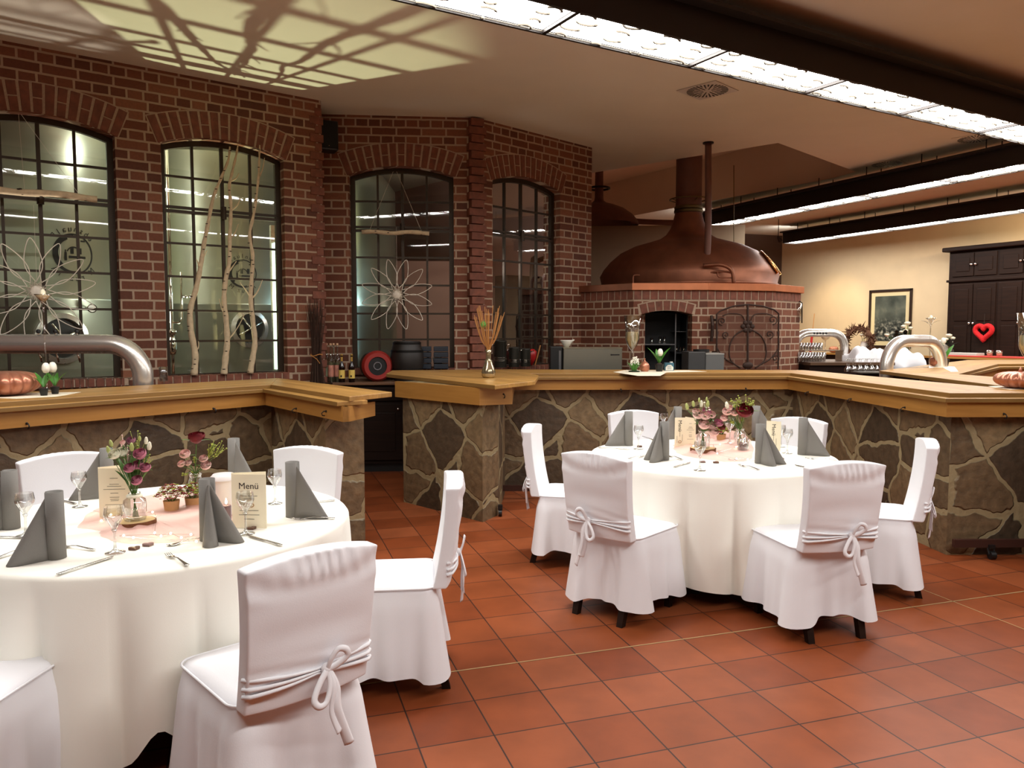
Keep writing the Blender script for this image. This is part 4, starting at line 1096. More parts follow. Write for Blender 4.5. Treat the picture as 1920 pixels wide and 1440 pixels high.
MB().lathe([(rn+.004,kz(404)-LZ1),(rn+.022,kz(403)-LZ1),(rn+.022,kz(399)-LZ1),(rn+.004,kz(398)-LZ1),(rn+.018,kz(397)-LZ1),(rn+.018,kz(393)-LZ1),(rn+.004,kz(391)-LZ1)], 36).build('neck_band', BRS, K, smooth=True, auto=40)
zr_ = kz(379)-LZ1; MB().tube([((rn+.085)*cos(2*pi*i/36),(rn+.085)*sin(2*pi*i/36),zr_) for i in range(36)], .011, 8, close=True).build('ring_pipe', BRS, K, smooth=True)
b = MB()
for k in range(4): a = k*pi/2+.3; b.tube([(rn*cos(a),rn*sin(a),zr_-.03),((rn+.085)*cos(a),(rn+.085)*sin(a),zr_)], .007, 6)
b.build('ring_bracket', BRS, K)
# door pane with brass rim on the right flank of the dome
b = MB(); ri = []
def dome_r(z):
    for (r0, z0_), (r1, z1_) in zip(prof[4:], prof[5:]):
        if z0_ <= z <= z1_: return r0+(r1-r0)*(z-z0_)/(z1_-z0_)
    return 1.25
ca = -.42
def dome_p(u, v, o=.02):
    z = v; r = dome_r(z)+o; a = ca+u/1.1; return Vector((r*cos(a), r*sin(a), z+o*.7))
lp = [dome_p(.26*cos(2*pi*i/30), .31+.20*sin(2*pi*i/30)) for i in range(30)]
b.tube(lp, .016, 8, close=True); b.build('door_rim', mat('polished_brass', srgb(200,150,90), .22, 1), K, smooth=True)
b = MB(); b.poly([dome_p(.25*cos(2*pi*i/30), .31+.19*sin(2*pi*i/30), .015) for i in range(30)]); b.build('kettle_door', COPPERB, K, smooth=True)
def kp(px, py, Y): p = gy(px, py, Y); return Vector((p.x-KC.x, p.y-KC.y, p.z-LZ1))
Yp = gz(1328, 267, H).y
b = MB(); b.tube(interp([kp(1328,267,Yp),kp(1328,400,Yp),kp(1326,478,Yp),kp(1322,490,Yp+.02),kp(1312,497,Yp+.1),kp(1298,500,Yp+.25)],6), 6.2/1440*10.5, 12)
b.build('vent_pipe', CHIM, K, smooth=True)
b = MB(); b.tube([kp(1328,267,Yp), kp(1328,269.5,Yp)], 10/1440*10.5, 16); b.build('pipe_collar', IRON, K)
b = MB(); b.tube(interp([kp(1318,498,10.22),kp(1345,496,10.17),kp(1358,498,10.15),kp(1368,503,10.13),kp(1374,512,10.12),kp(1376,531,10.12)],5), .026, 10)
b.tube(interp([kp(1322,512,10.29),kp(1340,510,10.25),kp(1355,509,10.22),kp(1370,511,10.17)],5), .014, 8)
b.tube(interp([kp(1346,511,10.17),kp(1345,515,10.17),kp(1350,520,10.17),kp(1372,521,10.15)],5), .009, 8)
b.build('bent_copper_pipe', COPPER, K, smooth=True)
b = MB(); b.tube(interp([kp(1187,533,10.3),kp(1187,520,10.3),kp(1190,516,10.3),kp(1200,516,10.3)],5), .012, 8); b.build('small_pipe', COPPER, K, smooth=True)
b = MB(); b.tube([kp(1376,310,11.6),kp(1376,470,11.6)], .006, 6); b.build('pull_rod', BRS, K)
b = MB(); b.sph(kp(1416,492,11.1), .035, 10, 8); b.tube([kp(1416,492,11.1),kp(1414,500,11.1)], .012, 6); b.build('door_knob', BRS, K, smooth=True)
# rear kettle
zb_ = 3.5; c2 = gy(1124, 415, 14.0)
K2 = thing('brewing_kettle', 'smaller copper kettle far behind, half hidden by the brick corner', 'kettle', (c2.x, c2.y+.1, zb_))
def s2(px): return (px-1124)/1440*14.1
MB().lathe([(s2(1197),0),(s2(1196),.06),(s2(1186),.18),(s2(1170),.29),(s2(1152),.36),(s2(1138),.40),(s2(1133),.44),(s2(1132),.50),(s2(1131),H+.7-zb_)], 40).build('kettle_dome', CHIM, K2, smooth=True)
MB().tube([(s2(1143)*cos(2*pi*i/24), s2(1143)*sin(2*pi*i/24), kz(343)*0+.66) for i in range(24)], .02, 8, close=True).build('ring_pipe', IRON, K2, smooth=True)
MB().tube(interp([(s2(1180),-.1,.07),(s2(1205),-.1,.05),(s2(1256),-.12,.03),(s2(1275),-.12,.03)],4), .05, 10).build('connecting_pipe', CHIM, K2, smooth=True)
# wrought iron gate hung in front of the housing
dh = (hp[3]-hp[2]).normalized(); gn = Vector((dh.y, -dh.x))
def gp(px, py, o=.10):
    a = hp[2]+gn*o; r = ray(px, py); t = (a.x*gn.x+a.y*gn.y)/(r[0]*gn.x+r[1]*gn.y); return Vector((r[0]*t, r[1]*t, CAMH+r[2]*t))
gb = gp(1344, 700); G = thing('wrought_iron_gate', 'rusty wrought iron gate with scrolls hung before the brick housing', 'iron gate', (gb.x, gb.y, 1.0))
RUST = mat('rusty_iron_frame', srgb(60,42,34), .65, .4)
def gl(px, py, o=.10): return gp(px, py, o)-Vector((gb.x, gb.y, 1.0))
frm = [gl(1344,692),gl(1344,589),gl(1352,582),gl(1375,574),gl(1402,571),gl(1430,574),gl(1452,581),gl(1460,588),gl(1459,692)]
MB().tube(frm, .011, 6).build('gate_frame', RUST, G)
MB().tube([gl(1402,571),gl(1402,692)], .014, 6).build('gate_post', RUST, G)
for c_, rr, s in (((1449,600),9,1),((1443,627),8,1),((1454,672),8,1),((1354,602),8,-1),((1361,628),7,-1),((1352,672),8,-1)):
    pts = []
    for i in range(22):
        a = i*.42; q = rr*(1-i/24); pts.append(gl(c_[0]+s*q*sin(a), c_[1]+q*cos(a)))
    MB().tube(pts, .007, 5).build('scroll', RUST, G, smooth=True)
for s in (-1, 1):
    def m(px): return 1402+s*(px-1402)
    MB().tube(interp([gl(m(1402),615),gl(m(1425),628),gl(m(1436),650),gl(m(1434),675),gl(m(1416),690)],6), .009, 5).build('scroll', RUST, G, smooth=True)
    MB().tube(interp([gl(m(1458),622),gl(m(1460),650),gl(m(1445),672),gl(m(1428),682)],6), .008, 5).build('scroll', RUST, G, smooth=True)
    MB().tube(interp([gl(m(1449),592),gl(m(1435),588),gl(m(1415),590),gl(m(1408),600)],6), .007, 5).build('scroll', RUST, G, smooth=True)
b = MB(); 
for k in range(6): a = k*pi/3; q = gl(1402+9*cos(a), 612+8*sin(a)); b.sph(q, .03, 8, 6, (1,.4,1))
b.sph(gl(1402,612), .03, 10, 6, (1,.5,1)); b.build('iron_flower', RUST, G, smooth=True)
b = MB(); b.sph(gl(1402,685), .06, 10, 6, (1.2,.4,.8)); b.build('iron_leaf', RUST, G, smooth=True)
MESHM = sheer_mat('rusty_wire_mesh', srgb(112,72,54), .5)
b = MB(); b.poly([p+Vector((gn.x,gn.y,0))*-.012 for p in frm]); b.build('wire_mesh', MESHM, G)
b = MB(); 
for y_ in (600, 660): b.tube([gl(1344,y_), gl(1336,y_,.02)], .012, 6)
b.tube([gl(1334,592,.05), gl(1336,610,.09), gl(1334,640,.05)], .02, 6); b.build('hinge', RUST, G)
# small bulkhead lamp on the far right edge of the housing
q_ = gy(1497, 572, 10.75); t = thing('wall_lantern', 'small iron wall lantern on the right corner of the brick housing', 'lantern', q_)
MB().tube([(-.04,0,.04),(.02,0,.05),(.05,0,.03),(.055,0,-.25)], .009, 6).build('lantern_arm', IRON, t)
MB().lathe([(.0,.03),(.05,.02),(.04,-.10),(.035,-.22),(0,-.23)], 12).build('lantern_glass', GLASS, t, smooth=True)
# ================================================================== TABLE SETTINGS
ZC = .7725                 # cloth surface
def ontab(px, py, z=ZC): return gz(px, py, z)
def napkin_mesh(lobes, h=.245):
    """standing folded napkin: rolled tube plus cone-like leaves sharing its top edge; leaves along +x"""
    b = MB(); r = .032; base = []; top = []
    n = 14
    for i in range(n+1):                # the tube
        a = R(20)+R(320)*i/n
        base.append((r*cos(a), r*sin(a))); top.append((r*.92*cos(a), r*.92*sin(a)))
    rings = [[(x, y, 0) for x, y in base], [(x, y, h) for x, y in top]]
    b.loft(rings, False)
    ap = Vector((.018, -.012, h-.004))
    def leaf(p0, p1, tip, w):           # rounded cone leaf: base loop from the tube out to a tip and back
        m = 20; p0, p1, tip = Vector((*p0,0)), Vector((*p1,0)), Vector((*tip,0)); ax = (tip-(p0+p1)/2).normalized(); sd = Vector((-ax.y, ax.x, 0)); lo = []
        for i in range(m+1):
            q = i/m; k = sin(pi*q)**.8; e = (p0+p1)/2
            lo.append(e.lerp(tip, k)+sd*w*(1 if q < .5 else -1)*(sin(2*pi*q)*(1 if q < .5 else -1))*.9+((p0-e) if q < .5 else (p1-e))*(1-k))
        rows = []
        for k in range(9):
            f = k/8; rows.append([l*(1-f)+ap*f for l in lo])
        b.loft(rows, False)
    if lobes == 2:
        leaf((.020,.020),(.030,-.010),(.150,.040),.022)
        leaf((.028,-.004),(.006,-.030),(.105,-.075),.026)
    else:
        leaf((.022,.018),(.018,-.026),(.170,-.005),.020)
    return b
_nk = {}
def napkin(px, py, ang, lobes, label, h=.245, xy=None):
    p = Vector((xy[0], xy[1], ZC)) if xy else ontab(px, py)
    if lobes not in _nk:
        o = napkin_mesh(lobes).build('folded_napkin', NAPK, smooth=True, solid=.0022, auto=60); _nk[lobes] = o
    else:
        o = _nk[lobes].copy(); COL.objects.link(o)
    o.location = p; o.rotation_euler = (0, 0, R(ang)); return tag(o, label, 'napkin', 'standing grey napkins')
napkin(106, 1046, 206, 2, 'grey napkin fan at the front left of the left table, beside the knife')
napkin(391, 1012, -28, 2, 'grey napkin fan at the front right of the left table, before the candle')
napkin(550, 968, -12, 1, 'grey napkin cone at the right edge of the left table, near the small card')
napkin(22, 990, 200, 1, 'grey napkin cone at the far left edge of the left table')
napkin(202, 932, 205, 1, 'grey napkin cone half hidden behind the left menu card')
napkin(440, 906, -25, 1, 'grey napkin cone behind the white candle jar on the left table')
napkin(1178, 835, 185, 1, 'grey napkin cone at the left edge of the right table')
napkin(1245, 862, 212, 2, 'grey napkin fan at the front left of the right table')
napkin(1425, 868, -30, 2, 'grey napkin fan at the front right of the right table, before the card')
napkin(1505, 852, -20, 1, 'grey napkin cone at the right edge of the right table')
napkin(1270, 822, 200, 1, 'grey napkin cone behind the left menu card of the right table')
napkin(1417, 820, -25, 1, 'grey napkin cone behind the red rose jar of the right table')

def wine_glass_proto(h=.165, rb=.036, rf=.034):
    t = thing('wine_glass', '', 'wine glass')
    hb = h*.50
    b = MB(); b.lathe([(0,.0),(rf,.0),(rf,.002),(rf*.4,.006),(.006,.014),(.0045,.03),(.0045,hb-.012),(.010,hb),(0,hb+.001)], 24); b.build('stem', GLASS, t, smooth=True)
    b = MB(); pr = []
    for i in range(13):
        q = i/12; r = rb*(sin(min(1, q*1.25+.08)*pi/2))*(1-.16*max(0, q-.55)/.45); pr.append((r, hb+(h-hb)*q**.9))
    b.lathe(pr, 28); b.build('bowl', GLASS, t, smooth=True)
    return t
WG = wine_glass_proto(); _wg = [0]
def wine_glass(px, py, label, s=1.0, xyz=None, group='wine glasses on the set tables', flip=False):
    p = Vector(xyz) if xyz is not None else ontab(px, py)
    o = WG if not _wg[0] else dup(WG); _wg[0] += 1
    o.location = p+Vector((0,0,.0006)); o.scale = (s, s, s); o['label'] = label; o['group'] = group
    o.rotation_euler = (pi, 0, 0) if flip else (0, 0, 0)
    if flip: o.location = p+Vector((0,0,.165*s))
    return o
for px, py, s_, lab in ((216,1036,1.05,'wine glass at the front of the left table, behind the knife tip'), (461,1001,1.05,'wine glass standing before the right menu card on the left table'),
    (150,950,1.0,'wine glass left of the menu card at the back of the left table'), (49,1004,1.05,'wine glass behind the front left napkin fan'), (516,944,1.0,'wine glass behind the right menu card on the left table'),
    (1312,882,1.05,'wine glass at the front of the right table, before the flowers'), (1197,842,1.0,'wine glass beside the leftmost napkin of the right table'), (1476,850,1.0,'wine glass right of the right menu card, nearer one'),
    (1464,838,.95,'wine glass right of the right menu card, further one'), (1368,832,1.15,'wine glass between the two bouquets of the right table'), (1245,812,.95,'wine glass at the back left of the right table, before the chair')):
    wine_glass(px, py, lab, s_)

def cutlery(kind, pa, pb, label, grp):
    a = ontab(*pa); b_ = ontab(*pb); d = b_-a; ang = atan2(d.y, d.x); Ln = d.length
    Ln = {'knife': .225, 'fork': .19, 'spoon': .18}[kind]
    b = MB()
    def sec(x, w, z, t=.002): return [(x,-w,z),(x,-w*.5,z+t),(x,w*.5,z+t),(x,w,z),(x,0,z-.0006)]
    if kind == 'knife':
        b.loft([sec(x,w,z) for x,w,z in ((0,.005,.003),(.004,.0095,.003),(.05,.007,.004),(.10,.0055,.004),(.105,.0075,.003),(.20,.0095,.002),(.218,.006,.002),(.225,.001,.002))], True, True, True)
    elif kind == 'fork':
        b.loft([sec(x,w,z) for x,w,z in ((0,.005,.003),(.006,.0095,.003),(.04,.006,.006),(.09,.003,.010),(.125,.003,.006),(.135,.010,.003),(.150,.0125,.003))], True, True, True)
        for k in range(4): y = -.0105+.007*k; b.tube([(.148,y,.003),(.17,y,.0035),(.19,y*.9,.008)], [.0018,.0015,.0008], 5)
    else:
        b.loft([sec(x,w,z) for x,w,z in ((0,.005,.003),(.006,.0090,.003),(.04,.006,.006),(.09,.003,.010),(.12,.003,.007),(.130,.009,.004),(.145,.0175,.001),(.160,.0185,.000),(.174,.012,.003),(.18,.002,.005))], True, True, True)
    o = b.build(kind if kind != 'knife' else 'table_knife', SILVER, smooth=True, loc=(a.x, a.y, ZC+.001), rz=ang)
    return tag(o, label, kind, grp)
CG = 'silver cutlery on the set tables'
for k, a, b_, l in (('knife',(107,1079),(203,1048),'knife at the very front of the left table'), ('knife',(528,1024),(471,1007),'knife right of the front right napkin fan on the left table'),
    ('fork',(352,1062),(305,1036),'fork near the cloth edge in the middle front of the left table'), ('fork',(628,973),(540,975),'fork below the right napkin cone of the left table'),
    ('spoon',(178,1033),(124,1026),'spoon right of the front left napkin fan'), ('spoon',(400,1008),(345,1018),'spoon tip left of the front right napkin fan'),
    ('knife',(142,946),(106,936),'knife behind the front left napkin, near the back of the left table'), ('fork',(-10,1050),(34,1036),'fork left of the front left napkin fan, at the frame edge'),
    ('knife',(-20,1008),(24,1009),'knife at the left frame edge on the left table'), ('knife',(628,939),(580,944),'knife at the right rim of the left table, behind the napkin cone'),
    ('knife',(1263,877),(1303,865),'knife at the front of the right table'), ('fork',(1424,882),(1387,873),'fork at the front right of the right table'),
    ('spoon',(1280,863),(1255,856),'spoon right of the front left napkin fan of the right table'), ('spoon',(1420,866),(1392,864),'spoon before the front right napkin fan of the right table'),
    ('knife',(1122,840),(1176,843),'knife at the left rim of the right table'), ('fork',(1176,862),(1208,856),'fork at the left front of the right table'),
    ('knife',(1543,884),(1470,868),'knife at the right front of the right table'), ('fork',(1570,864),(1505,860),'fork at the right rim of the right table'),
    ('knife',(1226,826),(1203,818),'knife at the back left of the right table')):
    cutlery(k, a, b_, l, CG)

# small things: chocolate hearts etc.
HB = mat('brown_foil', srgb(96, 62, 46), .35, .2)
def heart(px, py, label, m_=HB, s=.022):
    p = ontab(px, py); pts = []
    for i in range(24):
        a = 2*pi*i/24; x = 16*sin(a)**3; y = 13*cos(a)-5*cos(2*a)-2*cos(3*a)-cos(4*a); pts.append((x/17*s, y/17*s))
    o = MB().prism(pts, 0, .008).build('paper_heart', m_, loc=(p.x, p.y, ZC+.0005), rz=.6, bev=.001)
    return tag(o, label, 'heart', 'little hearts scattered on the tables')
PGREY = mat('grey_pink_wood', srgb(128, 100, 94), .6)
for px, py, l in ((252,1030,'small brown heart at the front of the left table, left of the pair'), (278,1023,'small brown heart at the front of the left table, right of the pair'),
    (472,992,'small brown heart at the foot of the right menu card'), (1318,867,'small heart beside the front wine glass of the right table'), (1343,868,'small heart right of the front wine glass of the right table'), (1200,838,'small dark heart at the foot of the left wine glass of the right table'), (1465,861,'small dark heart right of the right menu card')):
    heart(px, py, l, PGREY if py % 2 else HB)

# ---- menu cards
def menu(p, ang, open_, label, h=.21, w=.10, front='Menü', lines=True, rot=False):
    t = thing('menu_card', label, 'menu card', p, ang)
    for s, a, nm in ((1, 0, 'front_leaf'), (-1, open_, 'back_leaf')):
        m4 = Matrix.Rotation(a, 4, 'Z')
        if rot and open_ < 0 and s > 0: m4 = m4 @ Matrix.Translation((-w, 0, 0))
        b = MB(m4)
        b.box(0, w, -.0006, .0006, 0, h)
        if s < 0: b = MB(m4); b.extr([(0,0),(w,0),(w,h-.004),(0,h+.006)], -.0006, .0006)
        leaf = b.build(nm, CARD, t)
        base = m4 @ Matrix.Translation((w/2, -.0011, h/2)) @ Matrix.Rotation(pi/2, 4, 'X')
        if s > 0 and front:
            if not rot:
                text('menu_title', front, .038, INK, leaf, base @ Matrix.Translation((0, h*.28, 0)))
                tb_ = MB(base)
                for y, ww in ((.10,.5),(.045,.3),(-.17,.55),(-.25,.6),(-.33,.3)): tb_.box(-w*ww/2, w*ww/2, h*y-.0008, h*y+.0008, 0, .0004)
                tb_.build('printed_line', INK, leaf)
                for dx in (-.010,.010): MB(base).tube([(dx+.011*cos(2*pi*i/16), -h*.07+.008*sin(2*pi*i/16), .0008) for i in range(16)], .0014, 5, close=True).build('printed_rings', mat('ring_gold', srgb(176,120,60), .4, .6), leaf)
            else:
                text('menu_title', front, .036, INK, leaf, base @ Matrix.Translation((0, h*.22, 0)) @ Matrix.Rotation(-pi/2, 4, 'Z'))
                tb_ = MB(base)
                for x_, y, ww in ((-.02,-.05,.05),(.0,.0,.06),(.018,-.04,.05)): tb_.box(x_-.0008, x_+.0008, y-ww/2, y+ww/2, 0, .0004)
                tb_.build('printed_line', INK, leaf)
                MB(base).tube([(.011*cos(2*pi*i/16), -h*.32+.009*sin(2*pi*i/16), .0008) for i in range(16)], .0016, 5, close=True).build('printed_rings', mat('ring_gold', srgb(176,120,60), .4, .6), leaf)
        elif lines:
            tb_ = MB(base if s > 0 else base)
            for k, (y, ww) in enumerate(((.3,.25),(.18,.3),(.14,.45),(.08,.7),(-.0,.25),(-.08,.3),(-.12,.28),(-.15,.25),(-.23,.6))): tb_.box(-w*ww/2, w*ww/2, h*y-.0007, h*y+.0007, 0, .0004)
            tb_.build('printed_line', INK, leaf)
    return t
pm = ontab(187, 972); menu(pm, R(6), R(60), 'cream menu card with printed lines standing left of the pink bouquet', .222, .132, None)
pm = ontab(436, 990); menu(pm, R(-2), R(38), 'cream menu card titled Menü with gold rings on the left table', .228, .145)
pm = ontab(1284, 838); menu(pm, R(4), R(-8), 'cream menu card standing before the pink bouquet of the right table', .21, .075, 'Menü', rot=True)
pm = ontab(1436, 846); menu(pm, R(0), R(30), 'cream menu card right of the candle on the right table', .205, .10, 'Menü', rot=True)

# ---- pink tulle runner with fairy lights
TUL = sheer_mat('pink_tulle', srgb(240, 190, 178), .55)
def tulle(pts, label, seed):
    b = MB(); rnd = random.Random(seed); pts = [ontab(x, y) for x, y in pts]
    c = sum(pts, Vector((0,0,0)))/len(pts); P = interp(pts+[pts[0]], 10)[:-1]; rows = []
    for k in range(0, 13):
        q = k/12; row = []
        for i, p in enumerate(P):
            a = i*.35+seed; z = .004+.020*(.5+.5*sin(a*1.3+q*9))*sin(pi*min(1,(1-q)*1.25+.02))*(.3+q) 
            v = c+(p-c)*q; row.append((v.x+.004*sin(a*3), v.y, ZC+max(.0015, z*(1-q**6)+.0015)))
        rows.append(row)
    b.loft(rows[1:], True, cap0=True); o = b.build('tulle_runner', TUL, smooth=True)
    return tag(o, label, 'tulle runner')
tulle([(145,990),(170,960),(215,945),(300,925),(380,925),(430,950),(445,980),(420,1005),(370,1013),(300,1018),(230,1018),(190,1005),(185,995)], 'sheer pink tulle runner draped across the middle of the left table', 1)
tulle([(1262,835),(1290,820),(1340,806),(1390,812),(1410,832),(1408,860),(1370,866),(1330,862),(1290,856),(1268,848)], 'sheer pink tulle runner across the middle of the right table', 2)
GLOW = mat('fairy_light_glow', (1,.85,.6,1), .5, emit=(1,.78,.45,1), es=30)
def fairy(pts, label):
    a = ontab(*pts[0]); t = thing('fairy_light_string', label, 'fairy lights', (a.x, a.y, ZC))
    P = [ontab(x, y, ZC+.022)-Vector((a.x, a.y, ZC)) for x, y in pts]
    MB().tube(interp(P, 4), .0006, 4).build('wire', SILVER, t)
    for p in P: MB().sph(p, .0042, 8, 6).build('light_bulb', GLOW, t)
fairy([(172,957),(195,962),(208,965),(190,976),(286,960),(290,999),(302,1005),(320,1000),(340,1008),(358,1002),(232,1004),(250,1008),(368,1015)], 'warm fairy lights under the pink tulle of the left table')
fairy([(1300,836),(1350,833),(1380,838),(1345,850),(1381,860),(1402,861)], 'warm fairy lights under the pink tulle of the right table')

# ---- flowers
def petal_col(name, c): return mat(name, srgb(*c), .6, noise=.12, nscale=60, sss=.1)
PK = petal_col('pale_pink_petal', (246,206,198)); PKD = petal_col('dusky_pink_petal', (204,128,150)); RED = petal_col('dark_red_petal', (112,10,22)); WP = petal_col('ivory_petal', (240,236,214)); PUR = petal_col('mauve_petal', (176,120,140))
def rose(c, r, m_, parent, name='rose', up=(0,0,1), layers=4, open_=1.0, seed=0):
    rnd = random.Random(seed*31+int(r*1e4)); b = MB(); c = Vector(c); q = Vector(up).to_track_quat('Z', 'Y').to_matrix().to_4x4()
    b.m = Matrix.Translation(c) @ q
    for L_ in range(layers):
        f = .30+.70*(L_+1)/layers; n = 3+L_; a0 = rnd.uniform(0, 6)
        for k in range(n):
            a = a0+2*pi*k/n; wd = 1.35*pi/n+.25; rows = []; j_ = rnd.uniform(.92, 1.06)
            for i in range(6):
                v = i/5; row = []
                for j in range(7):
                    u = -1+2*j/6; rr = r*f*j_*(.22+.78*sin(pi*(.06+.60*v)))*(1+.10*(f > .9)*v*v); zz = r*(-.72+(1.42-.28*f)*v-.16*u*u*v)+.10*r*(1-f)
                    row.append((rr*(1-.05*u*u)*cos(a+wd*u*(.55+.45*v)), rr*(1-.05*u*u)*sin(a+wd*u*(.55+.45*v)), zz))
                rows.append(row)
            b.loft(rows, False)
    b.sph((0,0,-.05*r), r*.35, 8, 6)
    return b.build(name, m_, parent, smooth=True)
def stem(pts, parent, r=.002, name='stem', m_=None):
    return MB().tube(interp(pts, 5), r, 6).build(name, m_ or GREEN, parent, smooth=True)
def leaf(p, d, L_, w, parent, m_=None, name='leaf'):
    p = Vector(p); d = Vector(d).normalized(); s = d.cross(Vector((0,0,1))); s = s.normalized() if s.length > .05 else Vector((1,0,0)); n = s.cross(d)
    rows = []
    for i in range(7):
        q = i/6; ww = w*sin(pi*min(1, q*.96+.03))**.8; c = p+d*L_*q+n*(-.25*L_*q*q); rows.append([c-s*ww+n*ww*.3, c, c+s*ww+n*ww*.3])
    return MB().loft(rows, False).build(name, m_ or GREEN, parent, smooth=True)
def sprig(p, d, L_, n, r, parent, m_, seed, name='blossom_sprig', spread=.5):
    rnd = random.Random(seed); b = MB(); p = Vector(p); d = Vector(d).normalized()
    for k in range(n):
        q = rnd.uniform(.3, 1); v = p+d*L_*q+Vector((rnd.uniform(-1,1), rnd.uniform(-1,1), rnd.uniform(-.6,1)))*L_*spread*q*.6
        b.tube([p+d*L_*q*.3, v], .0009, 4); rr = r*rnd.uniform(.6,1.2)
        b.sph(v, rr, 6, 4, (1,1,.8))
    return b.build(name, m_, parent, smooth=True)
def jar(t, r, h, neck, water=True):
    b = MB(); b.lathe([(0,.002),(r*.9,.0),(r,.012),(r,h*.62),(r*.93,h*.74),(neck,h*.86),(neck,h*.94),(neck*1.12,h*.95),(neck*1.12,h),(neck*.95,h)], 28)
    b.build('glass_jar', GLASS, t, smooth=True)
def wood_slice(p, r, h, label, dz=0):
    t = thing('wood_slice', label, 'wooden slice', p)
    pts = [(r*(1+.06*sin(3*a+1)+.03*sin(7*a))*cos(a), r*(1+.06*sin(3*a+1))*sin(a)) for a in [2*pi*i/36 for i in range(36)]]
    MB().prism(pts, 0, h-.001).build('bark_edge', mat('brown_bark', srgb(112,70,42), .9, noise=.3, nscale=60, bump=.5), t)
    MB().prism([(x*.93, y*.93) for x, y in pts], h-.0015, h).build('cut_face', mat('pale_cut_wood', srgb(206,176,124), .7, noise=.1), t); return t
def bouquet(base, label, spec, jr, jh, nk, cat='bouquet', big=1.25, fill=True):
    """spec: list of (kind, px, py, size, material, depth shift) placed on the vertical plane through the jar"""
    t = thing('flower_bouquet', label, cat, base)
    if jr: jar(t, jr, jh, nk)
    for k, (kind, px, py, sz, m_, dy) in enumerate(spec):
        p = gy(px, py, base[1]+dy)-Vector(base); rim = Vector((p.x*.12, p.y*.1, jh*.97)); bot = Vector((-p.x*.15, 0, jh*.1))
        sz *= big
        if kind == 'rose': rose(p, sz, m_, t, 'rose_head', up=(p.x*1.2, -.25 if (m_ is RED and sz < .05) else -.9, 1), seed=k); stem([bot, rim, p*.6+rim*.4, p-Vector((0,0,sz*.6))], t)
        elif kind == 'bud':
            b = MB(); b.m = Matrix.Translation(p) @ Vector((p.x*2, -.1, 1)).to_track_quat('Z','Y').to_matrix().to_4x4()
            b.lathe([(0,-sz),(sz*.35,-sz*.8),(sz*.5,-.1*sz),(sz*.3,sz*.7),(0,sz)], 8); b.build('flower_bud', m_, t, smooth=True); stem([bot, rim, p*.6+rim*.4, p-Vector((0,0,sz*.8))], t, .0014)
        elif kind == 'sprig': sprig(rim.lerp(p, .55), p-rim, (p-rim).length*.55, 16, sz, t, m_, k); stem([bot, rim, p], t, .0012)
        if kind == 'rose' and fill:
            for q_ in range(3):
                an = k*2.4+q_*2.1; leaf(p*.86+rim*.14, (cos(an), sin(an)*.6-.1, .45), sz*1.9, sz*.36, t, GREEN)
        if kind == 'leaf': leaf(rim.lerp(p, .3), p-rim, (p-rim).length*.75, sz, t, m_)
    return t
# left table, bouquet with white and mauve lisianthus
p1 = ontab(254, 984, ZC); ws = wood_slice(p1, .078, .022, 'round wooden slice under the jar of white and mauve flowers')
LG = mat('pale_green_bud', srgb(176,184,110), .6)
b1 = Vector((p1.x, p1.y, ZC+.0225))
bouquet(b1, 'bouquet of white and mauve flowers in a glass jar on the left table',
 [('rose',215,852,.020,WP,-.02),('rose',228,848,.020,WP,0),('rose',263,853,.019,PUR,.0),('rose',262,851,.020,PKD,-.01),('rose',243,878,.018,PKD,-.02),('rose',259,872,.019,PKD,.01),('rose',273,877,.017,PKD,-.01),
  ('rose',256,901,.018,PKD,-.03),('rose',246,826,.014,PUR,.01),('rose',230,830,.009,PK,0),('bud',208,831,.013,LG,0),('bud',247,838,.016,LG,-.02),('bud',203,843,.014,LG,.0),('bud',280,836,.016,WP,-.01),('bud',274,826,.014,WP,.01),('bud',262,822,.010,LG,.02),
  ('sprig',232,835,.003,PK,.02),('sprig',275,860,.003,LGREEN,.02),('leaf',225,880,.010,GREEN,0),('leaf',240,860,.012,GREEN,.02),('leaf',265,862,.012,GREEN,.02),('leaf',280,868,.009,GREEN,.0),('sprig',262,830,.0035,LGREEN,.03),('leaf',222,845,.008,GREEN,.02),('leaf',250,850,.014,GREEN,.03)], .046, .118, .021)
MB().tube([(.026*cos(2*pi*i/20), .026*sin(2*pi*i/20), .103) for i in range(20)], .007, 6, close=True).build('lace_band', WP, [o for o in COL.objects if o.get('label','').startswith('bouquet of white and mauve')][0], smooth=True)
# dark red rose in a tall jar
p2 = ontab(368, 949, ZC)
bouquet(p2, 'single dark red rose with small pink roses behind the hydrangea pots',
 [('rose',368,820,.030,RED,0),('rose',347,852,.019,PK,0),('rose',340,870,.014,PK,.01),('rose',353,868,.012,PK,-.01),('rose',382,860,.016,PK,.0),('rose',386,873,.018,PK,-.01),('sprig',365,860,.004,LGREEN,.01),('sprig',360,885,.004,LGREEN,.0),
  ('sprig',402,832,.004,LGREEN,.0),('sprig',418,842,.004,LGREEN,.01),('sprig',400,846,.004,LGREEN,.02),('leaf',375,880,.010,GREEN,.0),('sprig',345,890,.004,LGREEN,0)], .034, .16, .026)
